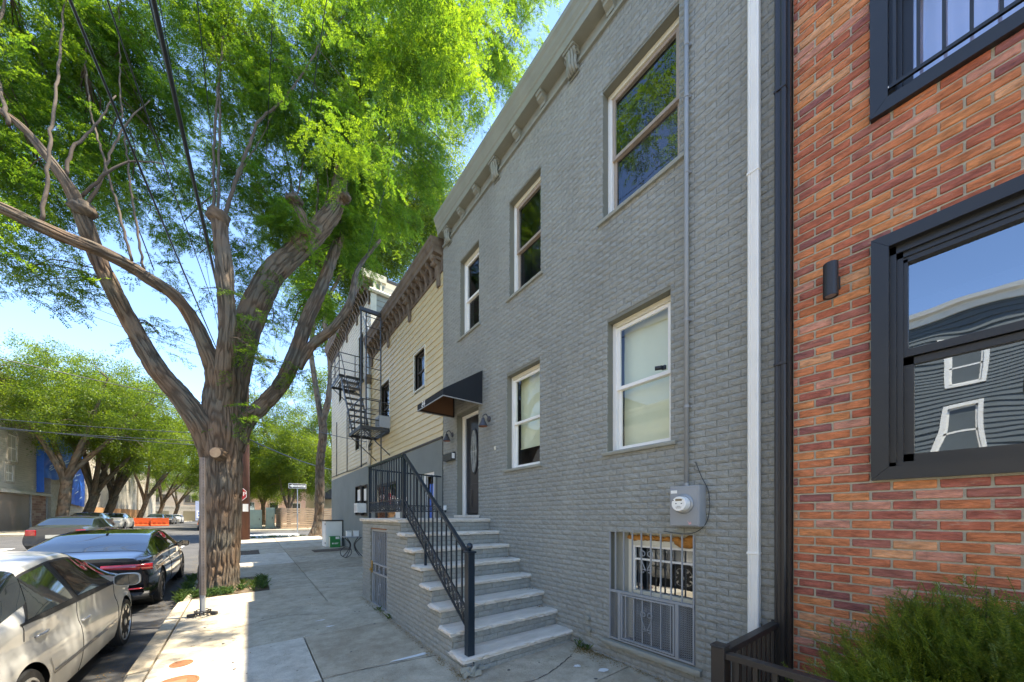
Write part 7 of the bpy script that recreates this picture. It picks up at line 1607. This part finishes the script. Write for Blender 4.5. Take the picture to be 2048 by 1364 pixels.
# ------------------------------------------------------------------ beyond the cross street
sf_ = thing('slat_fence', 'tan horizontal slat fence behind the crossing', 'fence', (5, 34.6, gz(0, 34.6)))
M['slat'] = mat('tan_fence_slat', (.36, .25, .15), .8, var=.25, vscale=3, bump=.2)
zf2 = gz(0, 34.6)-.05
for k in range(9): MB().box((2.3, 34.58, zf2+.06+k*.19), (9.5, 34.61, zf2+.21+k*.19)).build('slat', M['slat'], sf_)
for k in range(9): MB().box((2.27, 34.62, zf2+.06+k*.19), (2.30, 41, zf2+.21+k*.19)).build('slat', M['slat'], sf_)
for x in (2.33, 4.2, 6.0, 7.8, 9.5): MB().box((x-.05, 34.61, zf2), (x+.05, 34.70, zf2+1.8)).build('post', M['slat'], sf_)
for y in (35.8, 37.2, 38.6, 40.2): MB().box((2.30, y-.05, zf2), (2.38, y+.05, zf2+1.8)).build('post', M['slat'], sf_)
M['sage'] = mat('sage_green_cabinet', (.24, .29, .21), .5, var=.1)
for k, (x, w_, h_) in enumerate(((.55, .95, 1.55), (1.6, .62, 1.75))):
    t = thing('utility_cabinet', ('wider' if k == 0 else 'taller narrow')+' sage green utility cabinet beside the slatted fence', 'utility cabinet', (x, 36.2, gz(0, 36)-.02)); MB().box((-w_/2, -.35, 0), (w_/2, .35, h_)).build('body', M['sage'], t, local=True, bevel=.02); MB().box((-w_/2+.08, -.37, .12), (w_/2-.08, -.35, h_-.12)).build('door', M['sage'], t, local=True); MB().box((w_/2-.2, -.39, h_*.45), (w_/2-.16, -.37, h_*.55)).build('handle', M['ink'], t, local=True)
nb = thing('gable_house', 'white sided house with dark gabled porch roof behind the fence', 'house', (13, 46, gz(0, 40))); nz = gz(0, 40)
MB().box((6.5, 44, nz), (22, 56, nz+7)).build('wall', M['sidingw'], nb)
mb = MB(); mb.prism([(6.0, nz+2.9), (11.5, nz+2.9), (8.7, nz+4.9)], 1, 41.5, 44); mb.build('porch_roof', M['roof'], nb)
for x in (6.4, 8.0, 9.6, 11.2): MB().box((x-.07, 41.7, nz), (x+.07, 41.84, nz+2.9)).build('porch_post', M['white'], nb)
for x in (8, 12): w1 = MB().box((x, 43.95, nz+4.4), (x+1, 43.99, nz+6)).build('window', M['white'], nb); MB().box((x+.1, 43.92, nz+4.5), (x+.9, 43.945, nz+5.9)).build('pane', M['tint'], w1)
rbk = thing('brick_building', 'reddish brick building half hidden by the trees beyond the crossing', 'building', (2, 70, gz(0, 40))); MB().box((-1.0, 64, nz-.2), (14, 80, nz+8.5)).build('wall', M['brownbrick'], rbk); MB().box((-1.1, 63.85, nz+8.2), (14.1, 64, nz+8.7)).build('cornice', M['oldcream'], rbk)
for k in range(5):
    for f_ in (1.2, 4.6): w1 = MB().box((-.2+k*2.9, 63.93, nz+f_), (1.0+k*2.9, 63.99, nz+f_+1.9)).build('window', M['oldcream'], rbk); MB().box((-.1+k*2.9, 63.9, nz+f_+.1), (.9+k*2.9, 63.93, nz+f_+1.8)).build('pane', M['tint'], w1)
# far wooded mass closing gaps
G2 = 'background trees closing the skyline'
for i, (x, y, h, r) in enumerate([(-24, 60, 13, 6), (-26, 84, 14, 7), (6, 96, 13, 6), (14, 70, 14, 7), (18, 52, 13, 6), (-4, 104, 10, 5), (-18, 104, 12, 6)]):
    street_tree(['background tree behind the pale gable house', 'background tree behind the last clapboard house', 'background tree at the far right of the street', 'background tree right of the reddish brick building', 'background tree behind the white porch house', 'small background tree before the far brick building, on the right', 'small background tree before the far brick building, on the left'][i], x, y, h, r, n=700, seed=90+i, trunk_r=.25, lsc=(1.2, 2.0))
# ------------------------------------------------------------------ overhead wires
def cable(label, p, q, sag, r, m='black', n=28, name='overhead_wire'):
    p, q = np.array(p, float), np.array(q, float); t = np.linspace(0, 1, n)[:, None]; P = p+(q-p)*t; P[:, 2] -= (4*sag*t*(1-t))[:, 0]; mb = MB(); mb.tube(P, r, 5); tag(mb.build(name, M[m], None, smooth=True), label, 'wire')
pz = gz(0, 23.7); top_ = 9.98+pz
for i, (x, lab) in enumerate(((-1.04, 'outermost high wire over the pavement, street side of the crossarm'), (-.54, 'second high wire over the pavement from the street side'), (.46, 'third high wire over the pavement, near the pole'), (1.16, 'high wire over the pavement on the house side of the crossarm'))):
    cable(lab+', towards the camera', (x, 23.5, top_), (x-.3, -22, top_+.5), .5, .008)
    cable(lab+', beyond the pole', (x, 23.5, top_), (x-.2, 70, top_+.6), .6, .008)
cable('thick black bundled telephone cable running overhead to the pole', (-.15, 23.5, 7.6+pz), (-1.75, -20, 7.6), .55, .030)
cable('thinner telephone cable beside the bundled cable', (-.2, 23.5, 7.2+pz), (-3.1, -20, 7.4), .75, .016)
cable('service wire from the pole to the near house', (0, 23.6, 8.2+pz), (-2.2, -16, 8.2), .35, .012)
cable('thin drooping wire left of the bundled cable', (0, 23.6, 8.0+pz), (-2.6, -16, 7.6), .9, .009)
for i, (z, zz) in enumerate(((9.6, 9.9), (9.35, 9.6), (9.05, 9.2), (6.9, 6.6), (5.6, 5.2), (5.2, 4.9), (4.9, 5.3))):
    cable(['topmost', 'second', 'third', 'fourth', 'fifth', 'sixth', 'lowest'][i]+' wire crossing the road to the left from the pole', (-.2, 23.6, z+pz), (-14.5, 12 if i < 4 else 20, zz), .25+.1*(i > 2), .010 if i < 3 else .016)
cable('service wire from the pole to the pale clapboard building', (.1, 23.6, 7.4+pz), (D-.05, 13.0, 4.3), .3, .012)
cable('black bundled cable crossing from the pole to the right', (.1, 23.7, 5.4+pz), (9, 36, 5.9), .5, .035)
cable('thin wire down the gable in front of the upper crown', (2.4, -1, 13), (2.5, 14, 6.6), .2, .005)

# ------------------------------------------------------------------ cracks, gum spots and patches on the pavement
M['stain'] = mat('gum_stain', (.10, .095, .085), .9)
mb = MB()
for k in range(150):
    x, y = rng.uniform(-.8, 3.3), rng.uniform(2.4, 16); 
    if y > 3.2 and x > 1.8 and y < 7.6: continue
    r = rng.uniform(.006, .020); n = 8; ph = rng.uniform(0, 6)
    mb.add([(x+r*(1+.25*math.sin(3*a+ph))*math.cos(a), y+r*(1+.2*math.cos(2*a+ph))*math.sin(a), gz(x, y)+.0045) for a in np.linspace(0, 2*math.pi, n, endpoint=False)], [tuple(range(n))])
tag(mb.build('gum_spots', M['stain'], None, fix=False), kind='stuff')
def crack(pts, w_=.006):
    P = spline([p+(0, 1) for p in pts], .04)[:, :2]; P += rng.normal(size=P.shape)*.006; mb = MB(); L_ = []
    for i, (x, y) in enumerate(P):
        ww = w_*rng.uniform(.4, 1.2); d = P[min(i+1, len(P)-1)]-P[max(i-1, 0)]; d /= np.linalg.norm(d)+1e-9; nx, ny = -d[1]*ww, d[0]*ww; L_.append([(x-nx, y-ny, gz(x, y)+.0042), (x+nx, y+ny, gz(x, y)+.0042)])
    mb.grid(L_); return mb
ck = thing('pavement_crack', None, None); ck['kind'] = 'structure'
for pts in ([(.64, 4.17), (1.2, 4.10), (1.75, 4.0), (1.86, 3.98)], [(1.25, 8.9), (2.0, 8.3), (2.7, 8.5), (3.4, 8.2)], [(-.8, 7.0), (-.2, 6.7), (.5, 6.9), (1.1, 6.6)], [(.7, 2.6), (1.5, 3.05), (2.4, 2.8), (3.2, 3.0)], [(1.3, 12.0), (2.1, 11.6), (3.3, 11.9)], [(.4, 10.2), (.8, 10.35), (1.2, 10.1)]): crack(pts).build('crack', M['earth'], ck)
for (x, y, rx, ry) in ((1.62, 4.12, .20, .035), (1.0, 5.9, .05, .03), (.95, 6.3, .06, .02), (3.0, 2.75, .05, .03), (3.15, 2.5, .07, .04)):
    n = 14; MB().add([(x+rx*(1+.25*rng.normal())*math.cos(a), y+ry*(1+.25*rng.normal())*math.sin(a), gz(x, y)+.0055) for a in np.linspace(0, 2*math.pi, n, endpoint=False)], [tuple(range(n))]).build('pale_patch', M['paint'], ck, fix=False)
